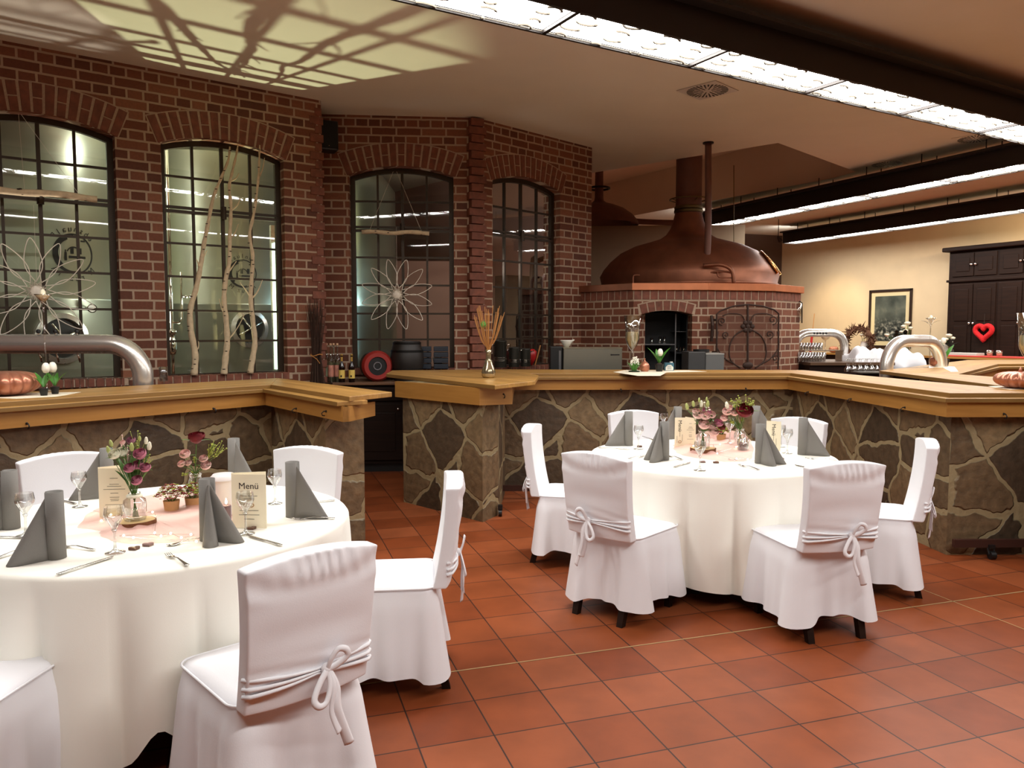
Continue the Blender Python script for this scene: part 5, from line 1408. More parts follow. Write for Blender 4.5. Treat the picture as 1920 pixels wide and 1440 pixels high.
# hydrangea style pots
def mass_pot(p, label, w_, h_, cols, seed, box=True):
    t = thing('potted_flowers', label, 'potted flowers', p); rnd = random.Random(seed)
    MB().lathe([(0,.0),(.030,.0),(.036,.05),(.033,.05),(.0,.045)], 20).build('wooden_pot', mat('tan_wood_pot', srgb(186,142,94), .7, noise=.15), t, smooth=True, auto=40)
    for ci, m_ in enumerate(cols):
        b = MB()
        for k in range(70):
            a = rnd.uniform(0, 2*pi); q = rnd.random()**.5; x, y = q*w_*cos(a), q*w_*.7*sin(a); z = .055+h_*(1-q*q*.75)*rnd.uniform(.55,1)
            r = rnd.uniform(.0035,.007)
            for j in range(4):
                aj = a+j*pi/2; b.m = Matrix.Translation((x+r*.8*cos(aj), y+r*.8*sin(aj), z)) @ Matrix.Rotation(aj, 4, 'Z') @ Matrix.Rotation(.5, 4, 'Y'); b.sph((0,0,0), r*.8, 5, 4, (1,.8,.35))
            b.m = None
        b.build('blossom_cluster', m_, t, smooth=True)
    b = MB()
    for k in range(10): a = rnd.uniform(0, 6.28); b.tube([(0,0,.03),(w_*.6*cos(a), w_*.45*sin(a), .055+h_*.5)], .0016, 4)
    b.build('stalks', GREEN, t); return t
RBR = mat('russet_blossom', srgb(140,62,56), .6, noise=.2); 
mass_pot(ontab(322, 958), 'pot of russet and lime blossoms left in the middle of the left table', .075, .075, [RBR, LGREEN, WP, RBR], 5)
mass_pot(ontab(362, 952), 'pot of lime green blossoms under the dark red rose', .06, .07, [LGREEN, RBR, LGREEN], 8)
# white lidded jar, candle
p3 = ontab(421, 965); t = thing('white_jar', 'tall white plastic jar with a flared lid behind the purple candle', 'jar', p3)
MB().lathe([(0,0),(.040,0),(.046,.02),(.050,.158),(.0,.158)], 36).build('jar_body', mat('white_plastic', srgb(226,218,216), .45), t, smooth=True, auto=40)
MB().lathe([(.0,.158),(.052,.158),(.066,.163),(.064,.168),(.052,.178),(.045,.186),(0,.186)], 36).build('jar_lid', mat('white_plastic', srgb(226,218,216), .45), t, smooth=True, auto=50)
def candle(p, label, r, h, sc_=1):
    t = thing('candle', label, 'candle', p)
    MB().lathe([(0,0),(r,0),(r,h),(r*.9,h+.001),(0,h-.003)], 24).build('wax_body', mat('mauve_wax', srgb(120,98,106), .5, sss=.1), t, smooth=True, auto=40)
    MB().tube([(0,0,h-.004),(0,0,h+.008)], .0008, 5).build('wick', BLACK, t)
    MB().lathe([(0,h+.004),(.004,h+.010),(.0045,h+.016),(.002,h+.026),(0,h+.032)], 12).build('flame', mat('candle_flame', (1,.8,.4,1), .5, emit=(1,.72,.32,1), es=60), t, smooth=True)
    return t
candle(ontab(425, 981), 'lit mauve candle behind the front right napkin fan of the left table', .020, .078)
cn = ontab(1393, 845); candle(cn, 'lit mauve candle in a glass beside the red rose of the right table', .030, .052)
o = MB().lathe([(0,.001),(.036,.0),(.038,.003),(.039,.085),(.037,.085),(.036,.004)], 24).build('candle_glass', GLASS, smooth=True, loc=(cn.x, cn.y, ZC+.0002)); tag(o, 'clear glass cylinder around the mauve candle of the right table', 'candle glass')
# right table bouquets
p4 = ontab(1318, 848); wood_slice(p4, .085, .03, 'wooden slice under the pink rose bouquet of the right table')
b4 = Vector((p4.x, p4.y, ZC+.0305))
bouquet(b4, 'full bouquet of pale pink roses on a wooden slice, right table',
 [('rose',1309,778,.028,PK,0),('rose',1322,780,.026,PK,-.02),('rose',1333,778,.024,PK,.01),('rose',1320,797,.030,PK,-.03),('rose',1334,799,.026,PK,0),('rose',1338,810,.027,PK,-.03),('rose',1347,793,.024,PKD,.0),('rose',1325,771,.024,PKD,.02),('rose',1304,771,.018,PK,0),('rose',1353,802,.020,RBR,.02),
  ('bud',1288,762,.020,LG,0),('bud',1300,757,.018,LG,0),('bud',1315,757,.020,WP,.01),('bud',1327,757,.02,LG,0),('bud',1325,748,.012,LG,0),('bud',1311,750,.014,LG,0),('sprig',1325,764,.006,WP,.02),('leaf',1305,786,.018,GREEN,0),('leaf',1298,770,.012,GREEN,.02),('leaf',1312,765,.012,GREEN,0),('leaf',1330,768,.014,GREEN,.03),
  ('sprig',1352,808,.007,LGREEN,0),('sprig',1348,812,.007,RBR,0),('leaf',1320,790,.016,GREEN,.03),('leaf',1340,775,.010,GREEN,.02)], .045, .12, .03)
p5 = ontab(1387, 836)
bouquet(p5, 'bouquet with a dark red rose and pale roses in a screw jar, right table',
 [('rose',1396,771,.046,RED,-.02),('rose',1363,772,.026,PK,0),('rose',1376,773,.026,PK,.01),('rose',1358,784,.022,PK,.0),('rose',1367,765,.02,PK,.01),('bud',1363,760,.024,WP,0),('rose',1378,762,.016,WP,.02),('sprig',1390,752,.007,LGREEN,.02),('sprig',1378,752,.006,LGREEN,0),('sprig',1404,754,.007,LGREEN,.0),('sprig',1408,758,.006,LGREEN,.02),
  ('leaf',1385,790,.014,GREEN,0),('leaf',1372,785,.014,GREEN,.02),('sprig',1372,790,.005,LGREEN,0),('sprig',1392,785,.005,LGREEN,.02)], .042, .125, .028)
mass_pot(ontab(1352, 826), 'little wooden pot with russet and lime blossoms behind the pink roses', .06, .07, [RBR, LGREEN, LGREEN], 12)
# ================================================================== THINGS ON THE BARS
def pumpkin(p, r, h, label, n=12, flat=False, stem_h=.02):
    t = thing('copper_pumpkin', label, 'pumpkin', p)
    b = MB(); rings = []
    for j in range(1, 16):
        a = pi*j/16; row = []
        for i in range(n*8):
            t_ = 2*pi*i/(n*8); g = abs(sin(t_*n/2))**.55
            rr = r*sin(a)**.72*(.86+.14*g); z = h*(.5-.5*cos(pi-a)*1.0)
            z = h/2-h/2*cos(a) ; z -= .10*h*(1-sin(a))*(1 if j > 8 else 0)*.8
            row.append((rr*cos(t_), rr*sin(t_), z))
        rings.append(row)
    b.loft(rings, True, True, True); b.build('pumpkin_body', CUCOP, t, smooth=True)
    if stem_h: MB().tube([(0,0,h*.9),(0,0,h+stem_h*.5),(stem_h*.3,0,h+stem_h)], [.25*r*.4,.12*r*.5,.10*r*.5], 8).build('pumpkin_stem', CUCOP, t, smooth=True)
    return t
PAPER = mat('ivory_paper_napkin', srgb(232, 222, 200), .85)
def doily(pts, label, z=ZT):
    P = [gz(x, y, z) for x, y in pts]
    o = MB().prism([(p.x, p.y) for p in P], z+.0005, z+.0022).build('paper_napkin', PAPER); return tag(o, label, 'paper napkin', 'ivory paper napkins under the bar decorations')
doily([(-60,745),(60,737),(152,735.5),(125,741),(105,744),(30,748)], 'ivory paper napkin under the large ribbed copper pumpkin at the left')
pumpkin(gz(10, 741, ZT+.003), .215, .172, 'large ribbed copper pumpkin at the left end of the bar', 16, stem_h=0)
def tulip(p, label, heads, pot=True, s=1.0):
    t = thing('potted_tulip', label, 'potted tulip', p)
    if pot: MB().lathe([(0,0),(.020*s,0),(.027*s,.042*s),(.029*s,.042*s),(.029*s,.048*s),(.024*s,.048*s),(0,.040*s)], 16).build('pot', BLACK, t, smooth=True, auto=40)
    MB().lathe([(.023*s,.040*s),(.014*s,.052*s),(0,.058*s)], 12).build('soil', SOIL, t, smooth=True)
    for dx, z, r in heads:
        stem([(dx*.2,0,.04*s),(dx*.6,0,z*.6),(dx,0,z-r)], t, .0028)
        b = MB(); b.m = Matrix.Translation((dx, 0, z))
        b.lathe([(0,-r*1.1),(r*.55,-r*.95),(r*.88,-r*.2),(r*.80,r*.6),(r*.45,r*1.2),(0,r*1.35)], 14)
        b.build('flower_head', PETW, t, smooth=True)
    for k, (a, L_) in enumerate(((2.6,.13),(.5,.13),(1.7,.11),(3.6,.10))):
        leaf((0,0,.045*s), (cos(a)*.45, sin(a)*.3, 1), L_*s, .017*s, t, mat('tulip_leaf_green', srgb(70,128,44), .5))
    return t
tulip(gz(82.5, 741.5, ZT+.003), 'potted white tulip right of the large copper pumpkin, left pot', [(.02,.18,.029)])
tulip(gz(103.5, 738.5, ZT+.003), 'potted white tulip right of the large copper pumpkin, right pot', [(-.01,.178,.030)])
def candlestick(p, label, h, lily=True):
    t = thing('glass_candlestick', label, 'candlestick', p)
    MB().lathe([(0,0),(.055,0),(.055,.004),(.012,.014),(.006,.03),(.0055,h*.55),(.012,h*.57),(.006,h*.59),(.0055,h*.80),(.010,h*.83),(.014,h*.84),(.008,h*.86),(.02,h*.90),(.056,h*.965),(.054,h*.967),(.02,h*.905),(0,h*.89)], 28).build('glass_stand', GLASS, t, smooth=True)
    MB().lathe([(0,h*.895),(.02,h*.905),(.048,h*.955),(0,h*.957)], 20).build('sand_fill', mat('sand', srgb(212,180,140), .9, bump=.3, nscale=200), t, smooth=True)
    MB().lathe([(0,h*.94),(.018,h*.94),(.018,h*.995),(.010,h*1.012),(0,h*1.02)], 16).build('candle', WAX, t, smooth=True, auto=40)
    return t
candlestick(gz(88, 733, ZT), 'tall thin glass candlestick with a white candle before the leftmost window', .715)

# ---- steel beer tap arch at the left
ya = 6.22
def arch(p, d, w_, h_, r, label, taps=(), side=1, rb=.20):
    t = thing('beer_tap_arch', label, 'beer tap', p, atan2(d[1], d[0]))
    pts = [(0,0,0),(0,0,h_-rb)]+[(rb-rb*cos(a), 0, h_-rb+rb*sin(a)) for a in [pi/2*i/10 for i in range(1, 11)]]
    pts += [(w_-rb+rb*sin(a), 0, h_-rb+rb*cos(a)) for a in [pi/2*i/10 for i in range(0, 10)]]+[(w_,0,h_-rb),(w_,0,0)]
    MB().tube(pts, r, 28).build('steel_tube', STEEL, t, smooth=True)
    for x in taps:
        b = MB(); b.tube([(x,0,h_+r-.01),(x,0,h_+r+.012)], .006, 8); b.build('tap_stem', CHROME, t)
        MB().sph((x,0,h_+r+.024), .018, 12, 8).build('tap_knob', BLACK, t, smooth=True)
        MB().tube([(x,.02*0-.0,h_-r),(x,-.02,h_-r-.04),(x,-.03,h_-r-.07)], .008, 8).build('tap_spout', CHROME, t, smooth=True)
    return t
pr_ = gy(268, 700, ya); pl_ = gy(-150, 700, ya)
arch((pr_.x, ya, .9), (-1,0), pr_.x-pl_.x, gy(100, 645, ya).z-.9, .078, 'large steel beer tap arch over the left bar', taps=[(268-x)/1440*ya for x in (147,107,75)], rb=.27)
# shelf with upturned glasses behind the left bar
sp0 = gy(110, 730, 6.35); shl = thing('back_shelf', 'dark shelf with upturned glasses behind the left bar', 'shelf', (sp0.x, 6.35, 0), R(10))
MB().box(-.6,1.35,-.12,.18,1.0,1.04).build('shelf_top', DARKW, shl); MB().box(-.55,1.3,-.08,.14,0,1.0).build('shelf_body', DARKW, shl)
n9 = ['first','second','third','fourth','fifth','sixth','seventh','eighth','ninth','tenth']
for k in range(9):
    px = 118+k*15.5; q = gy(px, 700, 6.33+ (px-118)/1440*.9)
    wine_glass(0, 0, 'upturned stemmed glass behind the left bar, %s from the tulips' % n9[k], 1.0, (q.x, q.y, 1.042), 'upturned glasses behind the left bar', True)
q = gz(307, 727, 1.10); q = gy(307, 726, 6.9); o = MB().lathe([(0,.004),(.036,0),(.038,.01),(.034,.07),(.038,.13),(.036,.13),(.032,.07),(.034,.012),(0,.01)], 20).build('glass_jar', GLASS, smooth=True, loc=(q.x, q.y, 1.142)); tag(o, 'clear glass jar on the brick sill under the birch window', 'jar')

# ---- sticks vase on the wing
pv = gz(916, 708.5, ZT+.001); t = thing('silver_vase', 'bulbous silver glass vase holding dry sticks and a green ball', 'vase', pv)
k_ = pv.y/1440
MB().lathe([(0,0),(10*k_,0),(13*k_,4*k_),(13.2*k_,10*k_),(11*k_,19*k_),(7*k_,28*k_),(4.8*k_,36*k_),(4.6*k_,46*k_),(6*k_,53*k_),(5*k_,53*k_),(4*k_,45*k_)], 32).build('vase_body', mat('mercury_glass', srgb(190,178,146), .16, .9, noise=.15, nscale=18), t, smooth=True)
rnd = random.Random(4)
STK = mat('dry_stick', srgb(176,120,62), .8)
for k in range(30):
    a = rnd.uniform(-1, 1); px = 918+a*28+rnd.uniform(-5,5); py = rnd.uniform(572,596)
    e = gy(px, py, pv.y+rnd.uniform(-.1,.1))-pv; MB().tube(interp([(0,0,30*k_),(e.x*.12,e.y*.1,56*k_),(e.x*.5,e.y*.5,e.z*.62),e], 3), .0028, 5).build('dry_stick', STK, t)
e = gy(906, 608, pv.y-.03)-pv; MB().tube(interp([(0,0,30*k_),(e.x*.3,0,56*k_),e],4), .003, 5).build('ball_stem', GREEN, t)
b = MB(); rnd = random.Random(2)
for i in range(60):
    a, z = rnd.uniform(0,6.28), rnd.uniform(-1,1); s_ = sqrt(1-z*z); d = Vector((s_*cos(a), s_*sin(a), z)); b.tube([e, e+d*.036], [.003,.001], 4)
b.sph(e, .027, 10, 8); b.build('green_ball', mat('green_ball_flower', srgb(96,150,64), .8), t)
# ---- group in the middle of the long bar
doily([(1150,698),(1170,694.5),(1290,694.5),(1325,697),(1250,698.5),(1238,705),(1196,705)], 'ivory paper napkin under the small pumpkin in the middle of the long bar')
pg = gz(1189, 697.5, ZT+.002); t = thing('white_hyacinth', 'small pot of white hyacinths left of the copper onion pumpkin', 'potted flowers', pg); k_ = pg.y/1440
MB().lathe([(0,0),(10*k_,0),(11*k_,2*k_),(0,4*k_)], 14).build('moss_base', mat('dark_moss', srgb(30,44,20), .9, bump=.5, nscale=80), t, smooth=True)
for dx, h in ((-5,22),(-1,28),(3,29),(6,25)):
    stem([(dx*.5*k_,0,2*k_),(dx*k_,0,h*.6*k_)], t, .006)
    b = MB(); 
    for i in range(14): a = i*2.4; zz = (h*.55+ (h*.45)*i/14)*k_; rr = 2.6*k_*(1-.6*i/14); b.sph((dx*k_+rr*cos(a), rr*sin(a), zz), 1.5*k_, 5, 4)
    b.build('hyacinth_head', PETW, t, smooth=True)
for i in range(10):
    a = i*.63; leaf((cos(a)*4*k_, sin(a)*4*k_, 2*k_), (cos(a)*.35, sin(a)*.3, 1), 19*k_, 2.0*k_, t, mat('tulip_leaf_green', 0))
pq = gz(1208.5, 696.5, ZT+.002); k_ = pq.y/1440
t = thing('copper_pumpkin', 'small onion-shaped copper pumpkin in the middle of the long bar', 'pumpkin', pq)
MB().lathe([(0,0),(6*k_,0),(9*k_,4*k_),(9.6*k_,9*k_),(8*k_,14*k_),(4*k_,18*k_),(1.5*k_,20*k_),(1.3*k_,23*k_),(2*k_,24*k_),(0,25*k_)], 28).build('pumpkin_body', CUCOP, t, smooth=True)
pt = gz(1236, 696.5, ZT+.002); k_ = pt.y/1440
tulip(pt, 'potted white tulip with bulbs right of the onion pumpkin', [(.008, 35*k_, .034)], s=1.65)
pc = gz(1254, 695, ZT+.001); k_ = pc.y/1440
t = thing('milk_carton', 'small blue and white carton right of the bulb tulip', 'carton', pc)
MB().box(-8.5*k_,8.5*k_,-.03,.03,0,15*k_).build('carton_body', mat('teal_carton', srgb(60,104,122), .5), t, bev=.003)
MB().tube([(4*k_,0,15*k_),(4*k_,0,17*k_)], 3*k_, 12).build('carton_cap', WHITE, t)
MB().extr([(-7*k_,1*k_),(7*k_,1*k_),(7*k_,7*k_),(3*k_,11*k_),(-3*k_,11*k_),(-7*k_,7*k_)], -.0315, -.0302).build('carton_label', WHITE, t)
for z in (3,5.5,8): MB().box(-4*k_,4*k_,-.0325,-.0315,z*k_,(z+.9)*k_).build('printed_line', mat('grey_blue_print', srgb(110,130,140), .5), t)
def goblet(p, label, h, r):
    t = thing('footed_glass_vase', label, 'glass vase', p)
    MB().lathe([(0,0),(r*.8,0),(r*.8,.005),(.012,.02),(.008,h*.30),(.014,h*.36),(.02,h*.38),(r*.55,h*.44),(r*.86,h*.56),(r*.88,h*.75),(r*1.08,h),(r*1.06,h),(r*.85,h*.75),(r*.83,h*.57),(r*.5,h*.46),(0,h*.40)], 32).build('glass_body', GLASS, t, smooth=True)
    MB().lathe([(0,h*.405),(r*.5,h*.465),(r*.82,h*.575),(r*.83,h*.70),(0,h*.71)], 24).build('sand_fill', mat('pale_sand', srgb(226,212,172), .95, bump=.4, nscale=150), t, smooth=True)
    return t
pgb = gz(1185, 694, ZT); goblet(pgb, 'tall footed glass with pale sand at the middle of the long bar', 102/1440*pgb.y, 15/1440*pgb.y)
pgb = gz(1928, 727, ZT); goblet(pgb, 'footed glass with pale sand cut off at the right edge', 140/1440*pgb.y, 22/1440*pgb.y)
doily([(1853,724.5),(1960,723),(1990,727),(1895,731),(1868,727.5)], 'ivory paper napkin under the ribbed copper pumpkin at the right edge')
pp_ = gz(1912, 727.5, ZT+.003); pumpkin(pp_, 44/1440*pp_.y, 33/1440*pp_.y, 'ribbed copper pumpkin at the right edge of the bar', 14, stem_h=.02)
doily([(1717,688.5),(1770,686),(1790,688),(1797,697),(1783,697.5),(1768,689.5)], 'ivory paper napkin under the round copper pumpkin on the island')
pp_ = gz(1756, 687.5, ZT+.004); pumpkin(pp_, 13.5/1440*pp_.y, 20/1440*pp_.y, 'round copper pumpkin on the island bar', 20, stem_h=0)
tulip(gz(1771.5, 687, ZT+.004), 'potted white tulip beside the round copper pumpkin on the island', [(-.03,.30,.034)], s=1.7)

# ================================================================== BACK COUNTER WITH BARRELS
c0_ = pB(.06, -.62); cb = thing('back_cabinet', 'dark stained back cabinet under the barrels', 'cabinet', (c0_.x, c0_.y, 0), angB)
MB().box(0,2.3,0.04,.60,.10,.99).build('cabinet_body', DARKW, cb); MB().box(-.03,2.3,0,.61,.99,1.02).build('cabinet_top', wood_mat('walnut_top', srgb(92,62,42), srgb(118,84,58), .4), cb, bev=.004)
MB().box(-.10,.12,-.26,.03,0,1.02).build('corner_unit', DARKW, cb); MB().box(.03,2.3,.09,.55,0,.1).build('plinth', BLACK, cb)
for k in range(2):
    x = .32+k*.62
    d = MB().box(x,x+.58,.015,.04,.14,.78).build('cabinet_door', DARKW, cb, bev=.006); MB().box(x+.09,x+.49,.008,.02,.24,.68).build('door_panel', DARKW, d, bev=.01)
    MB().sph((x+.52,.0,.72), .017, 10, 8).build('door_knob', CHROME, d, smooth=True)
    d = MB().box(x,x+.58,.015,.04,.81,.96).build('drawer', DARKW, cb, bev=.006); MB().sph((x+.29,.0,.885), .017, 10, 8).build('drawer_knob', CHROME, d, smooth=True)
def cbz(x, y): return pB(-.0+x, -.62+y, 1.0205)
q = cbz(.12,.22); 
t = thing('twig_bundle', 'tall dark bundle of twigs tied with a pale cord in the brick corner', 'twig bundle', Vector((-2.13,8.37,1.0205))); rnd = random.Random(5)
BRM = mat('dark_twigs', srgb(60,38,26), .9)
b = MB()
for k in range(90):
    a = rnd.uniform(0,6.28); r0_ = rnd.uniform(.02,.09); r1_ = r0_*.55; r2_ = rnd.uniform(.02,.12)
    b.tube([(r0_*cos(a),r0_*sin(a)*.8,0),(r1_*cos(a),r1_*sin(a),.30),(r2_*cos(a+.3),r2_*sin(a+.3)*.7,rnd.uniform(.75,.93))], [.004,.003,.0015], 4)
b.build('twigs', BRM, t)
MB().tube([(.062*cos(2*pi*i/16),.055*sin(2*pi*i/16),.31+.01*sin(i)) for i in range(16)], .006, 6, close=True).build('cord', STK, t)
MB().tube([(-.05,-.06,.31),(.02,-.075,.27),(.05,-.06,.22)], .004, 5).build('cord_end', STK, t)
def bottle(p, h, r, label, glass, capm, lab, grp):
    t = thing('bottle', label, 'bottle', p, 0, grp)
    MB().lathe([(0,0),(r,0),(r,h*.52),(r*.85,h*.60),(r*.36,h*.72),(r*.33,h*.93),(r*.40,h*.94),(r*.40,h*.955),(0,h*.955)], 18).build('bottle_glass', glass, t, smooth=True, auto=60)
    MB().lathe([(0,h*.95),(r*.42,h*.95),(r*.42,h),(0,h)], 12).build('cap', capm, t)
    MB().lathe([(r+.0008,h*.14),(r+.0008,h*.44)], 18).build('label', lab, t, smooth=True)
    if glass is not DG: MB().lathe([(0,.004),(r*.9,.004),(r*.9,h*.5),(0,h*.5)], 14).build('liquor', mat('clear_liquor', srgb(120,120,96), .2, sss=0), t, smooth=True)
    return t
DG = mat('dark_brown_glass', srgb(24,12,8), .12)
CL = glass_mat('bottle_clear_glass', (.75,.78,.72,1), .15)
GOLD = mat('gold_foil', srgb(214,176,92), .3, .6); CORK = mat('wooden_stopper', srgb(206,166,130), .7)
LY = mat('yellow_label', srgb(222,190,96), .6); LP = mat('pink_picture_label', srgb(196,132,112), .6, noise=.4, nscale=20); LGn = mat('pale_green_label', srgb(150,150,120), .6, noise=.2)
lbs = ('leftmost of the four clear bottles', 'second of the four clear bottles from the left', 'third of the four clear bottles from the left', 'rightmost of the four clear bottles')
for k, (px, dz) in enumerate(((613,.0),(620.5,-.04),(626,.03),(633,-.02))):
    y_ = cbz(.25,.12).y+dz; g = gy(px, 700, y_); bottle(Vector((g.x, y_, 1.0205)), .435, .030, 'clear stoppered bottle, %s on the back cabinet' % lbs[k], CL, CORK, LGn if k in (0,) else LP, 'clear bottles on the back cabinet')
for k, px in enumerate((641, 659.5)):
    y_ = cbz(.25,.06).y; g = gy(px, 700, y_); t = bottle(Vector((g.x, y_, 1.0205)), .315, .034, 'dark bottle with a yellow label, %s before the red rimmed barrel' % ('left one' if k == 0 else 'right one'), DG, GOLD, LY, 'dark yellow labelled bottles')
    MB().lathe([(.0125,.235),(.0125,.285)], 12).build('foil_neck', GOLD, t); MB().box(-.008,.008,-.0362,-.0350,.06,.08).build('label_mark', BLACK, t)
BAR = mat('black_barrel_wood', srgb(30,24,20), .5, noise=.2, nscale=12); REDR = mat('red_rim_paint', srgb(150,36,28), .5)
kb_ = cbz(.62,.33); t = thing('beer_barrel', 'lying barrel with a red painted rim on the back cabinet', 'barrel', kb_, angB)
RB = .175
def ringy(rad, y): return [(rad*cos(2*pi*i/40), y, RB+rad*sin(2*pi*i/40)) for i in range(40)]
t.rotation_euler = (0, 0, angB+.25)
MB().loft([ringy(.150,-.17),(ringy(.165,-.08)),ringy(.172,0),ringy(.165,.08),ringy(.15,.17)], True, True, True).build('barrel_body', BAR, t, smooth=True, auto=50)
MB().loft([ringy(.105,-.175),ringy(.105,-.20),ringy(.150,-.20),ringy(.175,-.16),ringy(.172,-.12)], True).build('red_rim', REDR, t, smooth=True, auto=50)
MB().loft([ringy(.107,-.178),ringy(.01,-.178)], True, False, True).build('barrel_head', BLACK, t)
MB().tube([(.042*cos(2*pi*i/20), -.182, RB+.042*sin(2*pi*i/20)) for i in range(20)], .006, 6, close=True).build('round_mark', mat('grey_mark', srgb(120,116,120), .5), t)
kb_ = cbz(.99,.30); t = thing('beer_barrel', 'upright black wooden barrel on the back cabinet', 'barrel', kb_)
MB().lathe([(0,0),(.145,0),(.155,.04),(.185,.16),(.195,.24),(.185,.32),(.155,.44),(.148,.455),(.135,.455),(.13,.43),(0,.43)], 32).build('barrel_body', BAR, t, smooth=True, auto=50)
for z, r in ((.05,.160),(.13,.181),(.34,.184),(.43,.160)): MB().lathe([(r-.004,z-.014),(r+.003,z-.013),(r+.003,z+.013),(r-.004,z+.014)], 32).build('barrel_hoop', mat('black_iron_hoop', srgb(26,26,26), .4, .6), t)
# speaker in the corner
ps = pB(.11,-.24,3.78); t = thing('loudspeaker', 'black loudspeaker hung high in the brick corner', 'loudspeaker', ps, angB+.35)
MB().box(-.11,.11,-.10,.10,-.16,.17).build('speaker_box', BLACK, t, bev=.02); MB().box(-.095,.095,-.106,-.099,-.14,.15).build('speaker_grille', mat('speaker_cloth', srgb(22,22,20), .9), t)
MB().sph((.0,-.108,-.115), .006, 8, 6).build('brand_dot', CHROME, t); MB().tube([(0,.08,0),(0,.2,.0)], .02, 8).build('wall_bracket', IRON, t)
# cup, pots, steel fridge, bowl behind the long bar
wc_h = 1.04
w_c = thing('back_counter', 'dark back counter behind the long bar carrying the steel cooler', 'counter', (.55, 9.35, 0))
def on_c(px, y_): g = gy(px, 700, y_); return Vector((g.x, y_, wc_h+.0008))
MB().box(-.5,1.55,-.28,.28,0,wc_h-.03).build('counter_body', DARKW, w_c); MB().box(-.53,1.55,-.30,.30,wc_h-.03,wc_h).build('counter_top', mat('steel_worktop', srgb(120,112,100), .35, .8), w_c, bev=.004)
p = gy(822, 690, pB(1.35,-.02).y); t = thing('white_cup', 'small white cup with a spoon on the sill of the middle window', 'cup', (p.x, p.y-.06, SILL+.001)); 
MB().lathe([(0,.0),(.035,0),(.06,.10),(.066,.125),(.062,.125),(.032,.008),(0,.006)], 20).build('cup_body', WHITE, t, smooth=True); MB().tube([(.0,0,.03),(.05,0,.17)], .005, 6).build('spoon', SILVER, t)
POT = mat('dark_enamel', srgb(44,42,36), .3, .3)
for px, r, h, l in ((938,.075,.33,'tall dark pot with steel clips, leftmost of the three pots'), (964,.066,.245,'dark pot with a strap, middle of the three pots'), (985,.066,.225,'dark pot, rightmost of the three pots before the slanted window')):
    pz = pC(.26+(px-938)/47*.40,-.10, SILL+.0); g = gy(px, 690, pz.y-.05); t = thing('metal_pot', l, 'pot', (g.x, g.y, SILL+.001), 0, 'metal pots on the sill')
    MB().lathe([(0,0),(r,0),(r,h*.93),(r*1.05,h*.94),(r*1.05,h*.96),(r*.9,h),(0,h*1.01)], 24).build('pot_body', POT, t, smooth=True, auto=50)
    b = MB(); 
    for z in (.25,.31,.37): b.tube([(r*1.01*cos(2*pi*i/24), r*1.01*sin(2*pi*i/24), h*z) for i in range(24)], .003, 5, close=True)
    b.build('steel_band', CHROME, t)
    for s in (-1,1): MB().tube([(s*r*.98,-.02,h*.80),(s*(r+.03),-.03,h*.84),(s*(r+.03),.0,h*.86)], .007, 6).build('clip', CHROME, t, smooth=True)
g = pC(.98,-.02,SILL); t = thing('red_dustpan_brush', 'red plastic brush standing on the sill of the slanted window', 'brush', (g.x-.05, g.y-.08, SILL+.001)); MB().lathe([(0,0),(.02,0),(.07,.10),(.075,.18),(.04,.21),(0,.21)], 12).build('brush_head', mat('red_plastic', srgb(170,30,30), .4), t, smooth=True); MB().tube([(.05,-.02,.0),(.09,-.02,.14),(.12,-.02,.26)], .008, 6).build('brush_handle', STK, t)
# steel cooler box
pz = on_c(1108, 9.35); k_ = 9.35/1440; t = thing('steel_cooler', 'long stainless steel cooler box behind the long bar', 'cooler', (pz.x, pz.y, wc_h+.001))
h_ = gy(1108, 653, 9.15).z-wc_h
MB().box(-54*k_,54*k_,-.2,.2,.02,h_).build('steel_box', mat('cooler_steel', srgb(140,138,126), .38, .9), t, bev=.008); MB().box(-54*k_,54*k_,-.212,-.2,.0,.03).build('black_base', BLACK, t)
MB().box(-54*k_-.002,54*k_+.002,-.206,.205,h_-.004,h_+.008).build('steel_lid', mat('cooler_lid_steel', srgb(176,170,150), .3, .9), t)
b = MB(); b.box(35*k_,49*k_,-.2035,-.2005,h_-.085,h_-.072); b.build('name_strip', BLACK, t); MB().sph((34*k_,-.2035,h_-.078), .010, 10, 6, (1,.3,1)).build('name_dot', BLACK, t)
MB().box(-78*k_,-55*k_,-.17,.2,.0,h_+.02).build('side_unit', BLACK, t, bev=.01); MB().box(-62*k_,-58*k_,-.176,-.17,.06,h_-.03).build('side_vent', EDGE, t)
t2_ = thing('white_bowl', 'white bowl with a spout on top of the steel cooler', 'bowl', (pz.x-46*k_, pz.y, wc_h+h_+.0095)); MB().lathe([(0,.0),(.028,0),(.075,.075),(.078,.085),(.074,.085),(.025,.008),(0,.006)], 24).build('bowl_body', WHITE, t2_, smooth=True); MB().tube([(.07,0,.078),(.095,0,.088)], [.012,.006], 8).build('spout', WHITE, t2_)
